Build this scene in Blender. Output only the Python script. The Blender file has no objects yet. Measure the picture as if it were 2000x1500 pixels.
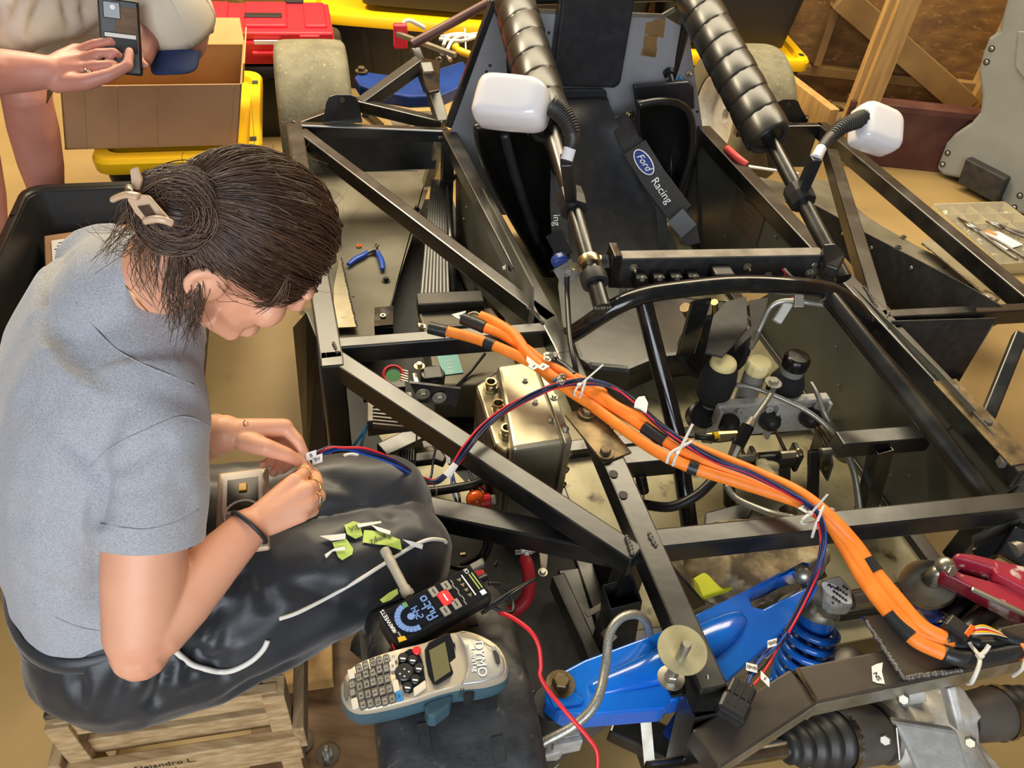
import bpy, bmesh, math, random
from mathutils import Vector, Matrix, noise
from mathutils.bvhtree import BVHTree
random.seed(7)
V = Vector
SC = bpy.context.scene
COL = SC.collection
# ------------------------------------------------------------------ camera
FPX, PITCH, ROLL, CAMH = 1500.0, math.radians(42.5), math.radians(6.0), 1.6
CC = V((0, 0, CAMH))
CF = V((0, math.cos(PITCH), -math.sin(PITCH)))
_u0 = V((0, math.sin(PITCH), math.cos(PITCH))); _r0 = V((1, 0, 0))
CU = math.cos(ROLL) * _u0 - math.sin(ROLL) * _r0
CR = math.cos(ROLL) * _r0 + math.sin(ROLL) * _u0
cd = bpy.data.cameras.new('camera'); cam = bpy.data.objects.new('camera', cd); COL.objects.link(cam)
cd.sensor_fit = 'HORIZONTAL'; cd.sensor_width = 36.0; cd.lens = 36.0 * FPX / 2000.0
cd.clip_start = 0.02; cd.clip_end = 60
cam.matrix_world = Matrix(((CR.x, CU.x, -CF.x, CC.x), (CR.y, CU.y, -CF.y, CC.y), (CR.z, CU.z, -CF.z, CC.z), (0, 0, 0, 1)))
SC.camera = cam
# ------------------------------------------------------------------ light
SC.view_settings.view_transform = 'Standard'; SC.view_settings.look = 'None'
SC.view_settings.gamma = 1.0; SC.view_settings.use_curve_mapping = False
SC.view_settings.exposure = 0.0
W = bpy.data.worlds.new('world'); SC.world = W; W.use_nodes = True
W.node_tree.nodes['Background'].inputs[0].default_value = (0.85, 0.93, 1.0, 1)
W.node_tree.nodes['Background'].inputs[1].default_value = 0.10
def area(name, loc, target, sx, sy, power, color):
    l = bpy.data.lights.new(name, 'AREA'); l.shape = 'RECTANGLE'; l.size = sx; l.size_y = sy
    l.energy = power; l.color = color
    o = bpy.data.objects.new(name, l); COL.objects.link(o); o.location = loc
    o.rotation_euler = (V(target) - V(loc)).to_track_quat('-Z', 'Y').to_euler()
    return o
area('door_daylight', (0.1, -2.6, 2.1), (0.1, 1.2, 0.5), 3.2, 2.3, 185, (0.88, 0.94, 1.0))
area('ceiling_lamp', (0.5, 3.55, 2.78), (0.5, 3.5, 0.0), 3.8, 1.5, 230, (1.0, 0.86, 0.60))
area('ceiling_lamp', (-1.9, 3.2, 2.78), (-1.8, 3.2, 0.0), 1.0, 0.8, 135, (1.0, 0.85, 0.58))
# ------------------------------------------------------------------ pixel helpers (2000x1500 frame -> real points)
def ray(x, y): return CF + CR * ((x - 1000) / FPX) + CU * ((750 - y) / FPX)
def P(x, y, z):
    d = ray(x, y); return CC + d * ((z - CAMH) / d.z)
def D(x, y, d): return CC + ray(x, y) * d
def proj(w):
    w = V(w) - CC; d = w.dot(CF)
    return (1000 + FPX * w.dot(CR) / d, 750 - FPX * w.dot(CU) / d, d)
YAW = math.radians(17)
EX = V((math.cos(YAW), math.sin(YAW), 0)); EY = V((-math.sin(YAW), math.cos(YAW), 0)); EZ = V((0, 0, 1))
def K(x, y, z): return EX * x + EY * y + EZ * z         # car frame
def Kinv(w): return V((w.dot(EX), w.dot(EY), w.z))
def PK(x, y, ky):                                       # pixel -> point on the car-frame plane y = ky
    d = ray(x, y); t = (ky - CC.dot(EY)) / d.dot(EY); return CC + d * t
def PX(x, y, kx):
    d = ray(x, y); t = (kx - CC.dot(EX)) / d.dot(EX); return CC + d * t
# ------------------------------------------------------------------ materials
def mat(name, col, rough=0.5, metal=0.0, col2=None, scale=20, lo=0.4, hi=0.65, bump=0, bscale=None, spec=0.5, coat=0, sheen=0,
        sss=0, trans=0, stretch=None, detail=6, emit=0, rough2=None, ior=None, alpha=1, aniso=0, spots=None):
    m = bpy.data.materials.new(name); m.use_nodes = True
    nt = m.node_tree; N = nt.nodes; L = nt.links; b = N['Principled BSDF']
    I = b.inputs
    I['Base Color'].default_value = (*col, 1); I['Roughness'].default_value = rough; I['Metallic'].default_value = metal
    I['Specular IOR Level'].default_value = spec; I['Coat Weight'].default_value = coat; I['Coat Roughness'].default_value = 0.12
    I['Sheen Weight'].default_value = sheen
    if sss:
        I['Subsurface Weight'].default_value = sss; I['Subsurface Radius'].default_value = (0.012, 0.005, 0.003); I['Subsurface Scale'].default_value = 0.6
    if trans: I['Transmission Weight'].default_value = trans
    if ior: I['IOR'].default_value = ior
    if alpha < 1: I['Alpha'].default_value = alpha
    if aniso: I['Anisotropic'].default_value = aniso
    if emit: I['Emission Color'].default_value = (*col, 1); I['Emission Strength'].default_value = emit
    if col2 or bump or rough2 is not None:
        tc = N.new('ShaderNodeTexCoord'); mp = N.new('ShaderNodeMapping'); L.new(tc.outputs['Object'], mp.inputs[0])
        if stretch: mp.inputs['Scale'].default_value = stretch
        nz = N.new('ShaderNodeTexNoise'); nz.inputs['Scale'].default_value = scale; nz.inputs['Detail'].default_value = detail
        L.new(mp.outputs[0], nz.inputs['Vector'])
        rp = N.new('ShaderNodeMapRange'); rp.inputs[1].default_value = lo; rp.inputs[2].default_value = hi
        L.new(nz.outputs[0], rp.inputs[0])
        if col2:
            mx = N.new('ShaderNodeMix'); mx.data_type = 'RGBA'
            mx.inputs[6].default_value = (*col, 1); mx.inputs[7].default_value = (*col2, 1)
            L.new(rp.outputs[0], mx.inputs[0]); out = mx.outputs[2]
            if spots:
                n2 = N.new('ShaderNodeTexNoise'); n2.inputs['Scale'].default_value = spots[1]; n2.inputs['Detail'].default_value = 3
                L.new(mp.outputs[0], n2.inputs['Vector'])
                r2 = N.new('ShaderNodeMapRange'); r2.inputs[1].default_value = spots[2]; r2.inputs[2].default_value = spots[3]
                L.new(n2.outputs[0], r2.inputs[0])
                m2 = N.new('ShaderNodeMix'); m2.data_type = 'RGBA'; L.new(out, m2.inputs[6]); m2.inputs[7].default_value = (*spots[0], 1)
                L.new(r2.outputs[0], m2.inputs[0]); out = m2.outputs[2]
            L.new(out, I['Base Color'])
        if rough2 is not None:
            rr = N.new('ShaderNodeMapRange'); rr.inputs[1].default_value = lo; rr.inputs[2].default_value = hi
            rr.inputs[3].default_value = rough; rr.inputs[4].default_value = rough2
            L.new(nz.outputs[0], rr.inputs[0]); L.new(rr.outputs[0], I['Roughness'])
        if bump:
            n3 = N.new('ShaderNodeTexNoise'); n3.inputs['Scale'].default_value = bscale or scale * 3; n3.inputs['Detail'].default_value = 4
            L.new(mp.outputs[0], n3.inputs['Vector'])
            bp = N.new('ShaderNodeBump'); bp.inputs['Strength'].default_value = bump; bp.inputs['Distance'].default_value = 0.002
            L.new(n3.outputs[0], bp.inputs['Height']); L.new(bp.outputs[0], I['Normal'])
    return m
def srgb(h):
    h = h.lstrip('#'); c = [int(h[i:i + 2], 16) / 255 for i in (0, 2, 4)]
    return tuple(x / 12.92 if x <= 0.04045 else ((x + 0.055) / 1.055) ** 2.4 for x in c)
S = srgb
M = {}
M['concrete'] = mat('concrete', S('957c4e'), 0.62, 0, S('82693d'), 2.2, .35, .7, .15, 60, spots=(S('7d6740'), 9, .66, .80))
M['blackpaint'] = mat('black_paint', (0.007, 0.007, 0.0075), 0.27, 0, (0.020, 0.018, 0.014), 9, .45, .75, .08, 40, rough2=.42, spec=.9)
M['blackgloss'] = mat('black_gloss', (0.008, 0.008, 0.008), 0.13, 0, (0.02, 0.017, 0.012), 25, .5, .8, spec=.6, rough2=.3)
M['dustblack'] = mat('dusty_black', (0.006, 0.006, 0.006), 0.30, 0, (0.030, 0.027, 0.020), 8, .48, .8, .1, 50, rough2=.46, spec=.9)
M['blackplastic'] = mat('black_plastic', (0.012, 0.012, 0.013), 0.38, 0)
M['blackmatte'] = mat('black_matte', (0.010, 0.010, 0.011), 0.6, 0, (0.02, 0.02, 0.02), 40, bump=.2)
M['blackrubber'] = mat('black_rubber', (0.014, 0.014, 0.014), 0.5, 0, (0.03, 0.028, 0.025), 30)
M['greypanel'] = mat('grey_panel', S('5d594c'), 0.45, .3, S('7b7565'), 5, .4, .7, .05, 40, rough2=.6)
M['alupanel'] = mat('brushed_panel', S('8d8e92'), 0.45, .15, S('999a9d'), 6, rough2=.55)
M['tubpanel'] = mat('tub_panel', S('4a4a42'), 0.42, .2, S('5b594e'), 4, rough2=.5)
M['dirtypan'] = mat('dirty_pan', S('bdb491'), 0.45, .1, S('958a66'), 6, .4, .65, .1, 50, spots=(S('3b3120'), 16, .60, .75))
M['cast'] = mat('cast_aluminium', S('c6c4be'), 0.48, .2, S('bab7af'), 60, .4, .6, .25, 220)
M['goldcast'] = mat('silver_case', S('b3aa92'), 0.36, .65, S('978c70'), 7, .4, .65, .06, 60, spots=(S('6b5f47'), 40, .68, .8))
M['steel'] = mat('steel', S('aaa69d'), 0.28, 1.0, S('8a857a'), 30)
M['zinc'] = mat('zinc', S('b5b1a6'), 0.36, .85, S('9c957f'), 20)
M['darksteel'] = mat('dark_steel', S('75706a'), 0.42, .55, S('5d5852'), 12, rough2=.55)
M['scale'] = mat('brown_steel', S('544b42'), .42, .4, S('474038'), 10)  # dark brown tone of the cross beam
M['brass'] = mat('brass', S('b6a67c'), 0.25, .95)
M['rust'] = mat('rusty_steel', S('7c6a4d'), 0.45, .7, S('3d3326'), 18, .4, .65, .3, 60)
M['orange'] = mat('orange_sleeve', S('f5862a'), 0.5, 0, S('ee7a1e'), 30)
M['tape'] = mat('black_tape', (0.02, 0.021, 0.022), 0.36, 0, bump=.25, bscale=120)
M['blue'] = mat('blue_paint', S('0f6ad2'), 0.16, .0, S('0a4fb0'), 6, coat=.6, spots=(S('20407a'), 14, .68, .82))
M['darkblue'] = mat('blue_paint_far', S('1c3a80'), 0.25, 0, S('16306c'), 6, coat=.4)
M['springblue'] = mat('spring_blue', S('1563c2'), 0.22, 0, coat=.5)
M['wirenavy'] = mat('wire_navy', S('1b2150'), 0.4); M['wireblue'] = mat('wire_blue', S('1f4ba0'), 0.4)
M['wirered'] = mat('wire_red', S('d3262f'), 0.4); M['wirewhite'] = mat('wire_white', S('cfcabd'), 0.45); M['wireblack'] = mat('wire_black', (.012, .012, .013), 0.35)
M['redcable'] = mat('red_cable', S('c62a34'), 0.42); M['skyblue'] = mat('wire_sky', S('2d86c8'), .4)
M['white'] = mat('white_gloss', S('e4e1e2'), 0.2, coat=.3)
M['whitepaper'] = mat('white_paper', S('e2dfd8'), 0.7); M['ziptie'] = mat('zip_tie', S('d9d4c8'), 0.35, sss=.1)
M['braid'] = mat('braided_hose', S('b5b3aa'), 0.36, .65, S('94928a'), 500, .4, .6, .2, 700)
M['vinyl'] = mat('black_vinyl', (0.012, 0.0115, 0.010), 0.33, 0, spec=.6)
M['webbing'] = mat('belt_webbing', (0.02, 0.02, 0.022), 0.7, 0, (0.035, 0.035, 0.04), 200, bump=.4, bscale=400)
M['seat'] = mat('seat_plastic', (0.017, 0.018, 0.021), 0.40, 0, (0.03, 0.031, 0.034), 30, .45, .75, .06, 150)
M['tire'] = mat('tire_rubber', S('1f2023'), 0.5, 0, S('3a3a3a'), 22, .4, .7, .35, 90, spots=(S('6a685f'), 35, .64, .8))
M['olduber'] = mat('worn_tire', S('6f6a55'), 0.7, 0, S('575340'), 14, .35, .7, .5, 60, spots=(S('8c8468'), 75, .60, .75))
M['cardboard'] = mat('cardboard', S('a37c57'), 0.75, 0, S('97714d'), 5, bump=.08, bscale=60)
M['cardin'] = mat('cardboard_inside', S('a9824c'), 0.75, 0, S('9a7440'), 5)
M['yellow'] = mat('yellow_plastic', S('e8b60e'), 0.38); M['tote'] = mat('tote_black', (0.014, 0.014, 0.014), 0.42)
M['redplastic'] = mat('red_plastic', S('cf1f2e'), 0.36, 0, bump=.05)
M['osb'] = mat('osb_board', S('7d5a2c'), 0.75, 0, S('5f4220'), 9, .35, .65, .3, 40, stretch=(1, 1, 2.2), spots=(S('94703c'), 22, .58, .72))
M['pine'] = mat('pine', S('b08a52'), 0.6, 0, S('94703d'), 7, .35, .7, .15, 30, stretch=(6, 6, .6))
M['pinedark'] = mat('old_pine', S('8a6a3c'), 0.65, 0, S('6f5430'), 6, .35, .7)
M['palewood'] = mat('pale_wood', S('b59a72'), 0.65, 0, S('94764f'), 14, .35, .65, .25, 40, stretch=(1, 7, 7))
M['palewood2'] = mat('pale_wood_b', S('a58b66'), 0.65, 0, S('85694a'), 14, .35, .65, .25, 40, stretch=(7, 1, 7))
M['brownwood'] = mat('brown_plywood', S('6f5233'), 0.6, 0, S('54391f'), 10, .35, .65, .2, 40, stretch=(1, 5, 5))
M['greywood'] = mat('weathered_wood', S('5d4c3a'), 0.7, 0, S('3c3024'), 20, .35, .65, .3, 40, stretch=(8, 1.0, 8))
M['maroon'] = mat('maroon_paint', S('4a2420'), 0.5, 0, S('5d3a30'), 6)
M['greyplastic'] = mat('grey_plastic', S('84857f'), 0.5, 0, S('7b7c76'), 5, bump=.1, bscale=250)
M['clear'] = mat('clear_plastic', (0.9, 0.88, 0.8), 0.12, 0, trans=.9, ior=1.1)
M['frost'] = mat('frosted_plastic', S('d8c99a'), 0.35, 0, trans=.35, ior=1.2)
M['skin'] = mat('skin', S('dba283'), 0.48, 0, S('d49678'), 9, .35, .65, sss=.12, bump=.04, bscale=300)
M['skin2'] = mat('skin_tan', S('bd8273'), 0.5, 0, S('b47664'), 9, sss=.12)
M['nail'] = mat('nail', S('e3b7a4'), 0.2, coat=.4)
M['hair'] = mat('hair_brown', S('3d2a21'), 0.36, 0, S('543c2d'), 40, .35, .7, spec=.45)
M['hairlt'] = mat('hair_brown_lights', S('6b4e36'), 0.36, 0, S('4c3626'), 40, .35, .7, spec=.45)
M['shirt'] = mat('heather_grey_jersey', S('a6a7ac'), 0.85, 0, S('8b8c92'), 420, .38, .64, .2, 500, sheen=.25, stretch=(1, 1, 2.2))
M['collar'] = mat('rib_jersey', S('9fa0a6'), 0.85, 0, S('7d7e86'), 300, bump=.4, bscale=300, sheen=.2)
M['pants'] = mat('black_nylon', (0.018, 0.0195, 0.024), 0.43, 0, (0.012, 0.013, 0.016), 12, bump=.08, bscale=30, sheen=.3, spec=.42)
M['piping'] = mat('white_piping', S('d9d3c9'), .6)
M['clip'] = mat('beige_clip', S('c4a688'), .3, coat=.2); M['gold'] = mat('gold', S('d8b76a'), .22, 1.0)
M['tee'] = mat('cream_tee', S('cbbfae'), .85, 0, S('bdb09e'), 6, sheen=.2, bump=.1, bscale=200)
M['navy'] = mat('navy_twill', S('1c2b52'), .8, bump=.2, bscale=400); M['capwhite'] = mat('cap_cotton', S('d2c6b1'), .8, bump=.15, bscale=400)
M['teal'] = mat('teal_plastic', S('3a5560'), .4); M['champagne'] = mat('champagne_plastic', S('b9ad98'), .38, .35, bump=.03, bscale=300)
M['silver'] = mat('silver_plastic', S('a5a29c'), .36, .3); M['lcd'] = mat('lcd', S('6f6a4a'), .15, coat=.3)
M['keycap'] = mat('key_cap', S('5e5a54'), .35); M['keywhite'] = mat('key_white', S('d9cfbc'), .35); M['keytop'] = mat('key_top', S('8e897f'), .4)
M['darkgloss'] = mat('dark_gloss', (0.012, 0.012, 0.013), .12, coat=.3)
M['screen'] = mat('meter_screen', S('12171e'), .12, coat=.3); M['lcdblue'] = mat('lcd_blue', S('6486c4'), .4, emit=.12); M['disc'] = mat('dull_zinc', S('b3aa84'), .5, .3, S('9c9472'), 30)
M['red'] = mat('red_key', S('d8262c'), .35); M['lime'] = mat('lime_tape', S('b6cc62'), .65, 0, S('a4bb52'), 30, bump=.3, bscale=80)
M['ink'] = mat('ink', (0.015, 0.015, 0.02), .6); M['inkwhite'] = mat('ink_white', S('f0f0f0'), .5); M['pen'] = mat('grey_pen', S('a39c8e'), .45)
M['towel'] = mat('dirty_towel', S('a08f72'), .9, 0, S('5a4e3d'), 14, .42, .58, .6, 120, spots=(S('b9ad92'), 22, .55, .68))
M['hivis'] = mat('hi_vis_yellow', S('c2c81c'), .7); M['amber'] = mat('amber_lens', S('f0641a'), .15, sss=.2, coat=.5)
M['tealtape'] = mat('teal_tape', S('7fb9b4'), .5); M['cream'] = mat('cream_plastic', S('dccd92'), .45); M['reservoir'] = mat('reservoir', S('8e8c84'), .3, trans=.3)
M['sock'] = mat('black_knit', (.008, .008, .008), .9, bump=.5, bscale=350); M['violet'] = mat('violet_plastic', S('a04fa8'), .4)
M['pcb'] = mat('pcb', S('4f8a5a'), .5); M['greyconn'] = mat('grey_connector', S('b9b7b0'), .4)
M['fordblue'] = mat('badge_blue', S('17307c'), .4); M['handleblue'] = mat('handle_blue', S('1d4bb5'), .35)
M['redpaint'] = mat('worn_red_paint', S('a8283c'), .3, 0, S('8a2034'), 8, .4, .65, coat=.4, spots=(S('cdbdb6'), 26, .60, .68))
M['plate'] = mat('brown_plate', S('4a4138'), .45, .3); M['pink'] = mat('coral_red', S('dd5048'), .5)
# ------------------------------------------------------------------ mesh builder
def frame(axis, up=None):
    a = V(axis).normalized(); up = V(up) if up is not None else (EZ if abs(a.z) < .95 else V((0, 1, 0)))
    s = a.cross(up)
    if s.length < 1e-6: s = a.cross(V((1, 0, 0)))
    s.normalize(); return a, s, s.cross(a)
class MB:
    def __init__(s): s.v = []; s.f = []; s.m = []; s.cur = 0
    def add(s, vs, fs):
        n = len(s.v); s.v += [V(q) for q in vs]; s.f += [tuple(i + n for i in q) for q in fs]; s.m += [s.cur] * len(fs); return s
    def box(s, c, sx, sy, sz, ax=None, ay=None, az=None):      # full sizes along the given axes
        c = V(c); ax = V(ax if ax is not None else (1, 0, 0)).normalized() * sx / 2; ay = V(ay if ay is not None else (0, 1, 0)).normalized() * sy / 2
        az = V(az).normalized() * sz / 2 if az is not None else ax.cross(ay).normalized() * sz / 2
        p = [c + ax * i + ay * j + az * k for k in (-1, 1) for j in (-1, 1) for i in (-1, 1)]
        return s.add(p, [(0, 2, 3, 1), (4, 5, 7, 6), (0, 1, 5, 4), (2, 6, 7, 3), (0, 4, 6, 2), (1, 3, 7, 5)])
    def beam(s, p, q, w, h, up=(0, 0, 1), top=True):           # p..q is the top centre line when top
        p, q = V(p), V(q); a, sd, u = frame(q - p, up); c = (p + q) / 2 - (u * h / 2 if top else V())
        return s.box(c, (q - p).length, w, h, a, sd, u)
    def hollow(s, p, q, w, h, t, up=(0, 0, 1), top=True):      # open square tube
        p, q = V(p), V(q); a, sd, u = frame(q - p, up); o = -u * h / 2 if top else V()
        vs = []
        for e in (p + o, q + o):
            for k in (0, t):
                for i, j in ((-1, -1), (1, -1), (1, 1), (-1, 1)): vs.append(e + sd * i * (w / 2 - k) + u * j * (h / 2 - k))
        fs = []
        for i in range(4):
            j = (i + 1) % 4
            fs += [(i, j, 8 + j, 8 + i), (4 + j, 4 + i, 12 + i, 12 + j), (j, i, 4 + i, 4 + j), (8 + i, 8 + j, 12 + j, 12 + i)]
        return s.add(vs, fs)
    def tube(s, pts, r, n=10, caps=True, flat=1.0, up=None):
        pts = [V(p) for p in pts]; k = len(pts); rs = r if isinstance(r, (list, tuple)) else [r] * k
        rings = []; pu = None
        for i in range(k):
            t = (pts[min(i + 1, k - 1)] - pts[max(i - 1, 0)])
            if t.length < 1e-9: t = V((0, 0, 1))
            t.normalize()
            if pu is None: _, sd, u = frame(t, up)
            else:
                u = pu - t * pu.dot(t)
                if u.length < 1e-6: _, sd, u = frame(t)
                u.normalize(); sd = t.cross(u)
            pu = u
            rings.append([pts[i] + (sd * math.cos(2 * math.pi * j / n) + u * math.sin(2 * math.pi * j / n) * flat) * rs[i] for j in range(n)])
        vs = [v for R in rings for v in R]; fs = []
        for i in range(k - 1):
            for j in range(n):
                j2 = (j + 1) % n; fs.append((i * n + j, i * n + j2, (i + 1) * n + j2, (i + 1) * n + j))
        if caps: fs += [tuple(range(n - 1, -1, -1)), tuple((k - 1) * n + j for j in range(n))]
        return s.add(vs, fs)
    def lathe(s, prof, o, axis, n=20, caps=True, up=None):     # prof: (radius, height along axis)
        o = V(o); a, sd, u = frame(axis, up); k = len(prof)
        vs = [o + a * h + (sd * math.cos(2 * math.pi * j / n) + u * math.sin(2 * math.pi * j / n)) * r for r, h in prof for j in range(n)]
        fs = [(i * n + j, (i + 1) * n + j, (i + 1) * n + (j + 1) % n, i * n + (j + 1) % n) for i in range(k - 1) for j in range(n)]
        if caps: fs += [tuple(range(n)), tuple((k - 1) * n + j for j in range(n - 1, -1, -1))]
        return s.add(vs, fs)
    def ell(s, c, ax, ay, az, nu=14, nv=9):
        c = V(c); vs = [c - V(az)]; fs = []
        for i in range(1, nv):
            t = math.pi * i / nv
            for j in range(nu):
                p = 2 * math.pi * j / nu
                vs.append(c - V(az) * math.cos(t) + (V(ax) * math.cos(p) + V(ay) * math.sin(p)) * math.sin(t))
        vs.append(c + V(az)); e = len(vs) - 1
        for j in range(nu):
            j2 = (j + 1) % nu; fs.append((0, 1 + j2, 1 + j)); fs.append((e, e - nu + j, e - nu + j2))
            for i in range(nv - 2): fs.append((1 + i * nu + j, 1 + i * nu + j2, 1 + (i + 1) * nu + j2, 1 + (i + 1) * nu + j))
        return s.add(vs, fs)
    def ball(s, c, r, nu=12, nv=8): return s.ell(c, (r, 0, 0), (0, r, 0), (0, 0, r), nu, nv)
    def prism(s, pts, d):                                      # closed outline of 3-D points swept by vector d
        pts = [V(p) for p in pts]; d = V(d); n = len(pts)
        fs = [tuple(range(n - 1, -1, -1)), tuple(range(n, 2 * n))] + [(i, (i + 1) % n, n + (i + 1) % n, n + i) for i in range(n)]
        return s.add(pts + [p + d for p in pts], fs)
    def loft(s, rings, caps=True, closed=True):
        n = len(rings[0]); k = len(rings); fs = []
        for i in range(k - 1):
            for j in range(n if closed else n - 1): fs.append((i * n + j, i * n + (j + 1) % n, (i + 1) * n + (j + 1) % n, (i + 1) * n + j))
        if caps: fs += [tuple(range(n - 1, -1, -1)), tuple((k - 1) * n + j for j in range(n))]
        return s.add([v for R in rings for v in R], fs)
    def torus(s, c, axis, R, r, n=24, k=8, arc=1.0, start=0):
        a, sd, u = frame(axis); c = V(c); m = n + (0 if arc >= 1 else 1)
        pts = [c + (sd * math.cos(start + 2 * math.pi * arc * i / n) + u * math.sin(start + 2 * math.pi * arc * i / n)) * R for i in range(m)]
        if arc >= 1:
            vs = []; fs = []
            for i in range(n):
                d = (pts[i] - c).normalized()
                vs += [pts[i] + (d * math.cos(2 * math.pi * j / k) + a * math.sin(2 * math.pi * j / k)) * r for j in range(k)]
                fs += [(i * k + j, ((i + 1) % n) * k + j, ((i + 1) % n) * k + (j + 1) % k, i * k + (j + 1) % k) for j in range(k)]
            return s.add(vs, fs)
        return s.tube(pts, r, k)
    def hexbolt(s, c, axis, r, h, washer=True, stud=0):
        axis = V(axis).normalized()
        if washer: s.lathe([(r * 1.7, 0), (r * 1.7, h * .22)], c, axis, 14)
        s.lathe([(r, h * .1), (r * 1.02, h * .9), (r * .85, h)], c, axis, 6)
        if stud: s.lathe([(r * .55, h), (r * .55, h + stud * .9), (r * .45, h + stud)], c, axis, 10)
        return s
def shaped(me, smooth):
    if smooth:
        for p in me.polygons: p.use_smooth = True
    return me
def build(mb, name, material, parent=None, smooth=False, bevel=0, seg=2, kind=None, label=None, sub=0, auto=False):
    me = bpy.data.meshes.new(name); off = V(parent['_o']) if parent is not None else V()
    if parent is None:
        c = sum(mb.v, V()) / len(mb.v); off = V((c.x, c.y, min(v.z for v in mb.v)))
    me.from_pydata([v - off for v in mb.v], [], mb.f)
    mats = material if isinstance(material, (list, tuple)) else [material]
    for m in mats: me.materials.append(M[m] if isinstance(m, str) else m)
    if len(mats) > 1: me.polygons.foreach_set('material_index', mb.m)
    bm = bmesh.new(); bm.from_mesh(me); bmesh.ops.recalc_face_normals(bm, faces=bm.faces); bm.to_mesh(me); bm.free()
    if smooth: me.shade_smooth(); 
    if auto: me.set_sharp_from_angle(angle=math.radians(38)) if smooth else None
    o = bpy.data.objects.new(name, me); COL.objects.link(o); o['_o'] = off
    if parent is not None: o.parent = parent
    else: o.location = off
    if bevel:
        b = o.modifiers.new('bevel', 'BEVEL'); b.width = bevel; b.segments = seg; b.limit_method = 'ANGLE'; b.angle_limit = math.radians(40); b.harden_normals = False
    if sub: b = o.modifiers.new('sub', 'SUBSURF'); b.levels = b.render_levels = sub
    if kind: o['kind'] = kind
    if label: o['label'] = label
    return o
def thing(name, label, cat, at, group=None):
    o = bpy.data.objects.new(name, None); COL.objects.link(o); o.location = V(at); o['_o'] = V(at); o.empty_display_size = .02
    o['label'] = label; o['category'] = cat
    if group: o['group'] = group
    return o
def tag(o, label, cat, group=None):
    o['label'] = label; o['category'] = cat
    if group: o['group'] = group
    return o
def spline(pts, n=8):
    pts = [V(p) for p in pts]; out = []; k = len(pts)
    for i in range(k - 1):
        a, b, c, d = pts[max(i - 1, 0)], pts[i], pts[i + 1], pts[min(i + 2, k - 1)]
        for j in range(n):
            t = j / n
            out.append(.5 * ((2 * b) + (c - a) * t + (2 * a - 5 * b + 4 * c - d) * t * t + (3 * b - a - 3 * c + d) * t ** 3))
    return out + [pts[-1]]
def text(s, size, o, xd, yd, material, name='lettering', parent=None, ext=.0003, align='CENTER', shear=0):
    cu = bpy.data.curves.new('t', 'FONT'); cu.body = s; cu.size = size; cu.align_x = align; cu.align_y = 'CENTER'; cu.extrude = ext; cu.resolution_u = 3; cu.shear = shear
    ob = bpy.data.objects.new('t', cu); COL.objects.link(ob)
    dg = bpy.context.evaluated_depsgraph_get(); me = bpy.data.meshes.new_from_object(ob.evaluated_get(dg))
    bpy.data.objects.remove(ob)
    xd = V(xd).normalized(); yd = V(yd); yd = (yd - xd * yd.dot(xd)).normalized(); zd = xd.cross(yd); off = V(parent['_o']) if parent is not None else V()
    mt = Matrix(((xd.x, yd.x, zd.x, o[0] - off.x), (xd.y, yd.y, zd.y, o[1] - off.y), (xd.z, yd.z, zd.z, o[2] - off.z), (0, 0, 0, 1)))
    me.transform(mt); me.name = name
    me.materials.clear(); me.materials.append(M[material])
    r = bpy.data.objects.new(name, me); COL.objects.link(r); r['_o'] = off
    if parent is not None: r.parent = parent
    return r
def remesh(mb, voxel, smooth_it=6, fac=.5):
    me = bpy.data.meshes.new('tmp'); me.from_pydata(mb.v, [], mb.f)
    bm = bmesh.new(); bm.from_mesh(me); bmesh.ops.recalc_face_normals(bm, faces=bm.faces); bm.to_mesh(me); bm.free()
    ob = bpy.data.objects.new('tmp', me); COL.objects.link(ob)
    r = ob.modifiers.new('r', 'REMESH'); r.mode = 'VOXEL'; r.voxel_size = voxel
    if smooth_it:
        q = ob.modifiers.new('s', 'SMOOTH'); q.factor = fac; q.iterations = smooth_it
    dg = bpy.context.evaluated_depsgraph_get(); m2 = bpy.data.meshes.new_from_object(ob.evaluated_get(dg))
    out = MB(); out.v = [v.co.copy() for v in m2.vertices]; out.f = [tuple(p.vertices) for p in m2.polygons]; out.m = [0] * len(out.f)
    nr = [v.normal.copy() for v in m2.vertices]
    bpy.data.objects.remove(ob); bpy.data.meshes.remove(me); bpy.data.meshes.remove(m2)
    out.n = nr
    return out
def chain(mb, pts, rs, n=12):                    # limb: tapered tube with ball joints
    mb.tube(pts, rs, n)
    for p, r in zip(pts, rs): mb.ball(p, r * .985, n, 8)

def nrm(v): return V(v).normalized()
def fold(mb, p, q, depth, width, side=None):
    p, q = V(p), V(q); d = q - p; L2 = d.length_squared
    for i, v in enumerate(mb.v):
        t = (v - p).dot(d) / L2
        if -.15 < t < 1.15:
            c = p + d * max(0, min(1, t)); r = (v - c).length
            if r < width * 3:
                k = math.exp(-(r / width) ** 2) * (1 - .5 * abs(2 * t - 1))
                mb.v[i] = v - mb.n[i] * depth * k
def rough_up(mb, amp, sc, stretch=(1, 1, 1), ridged=False):
    for i, v in enumerate(mb.v):
        q = V((v.x * stretch[0], v.y * stretch[1], v.z * stretch[2])) * sc
        n = noise.noise(q); n = (1 - 2 * abs(n)) if ridged else n
        mb.v[i] = v + mb.n[i] * amp * n
def bvh(mb): return BVHTree.FromPolygons(mb.v, mb.f)
def cast(tree, x, y, off=0.0):
    d = ray(x, y).normalized(); h = tree.ray_cast(CC, d)
    return (h[0] + h[1] * off, h[1]) if h[0] is not None else (P(x, y, .55), V((0, 0, 1)))
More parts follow.
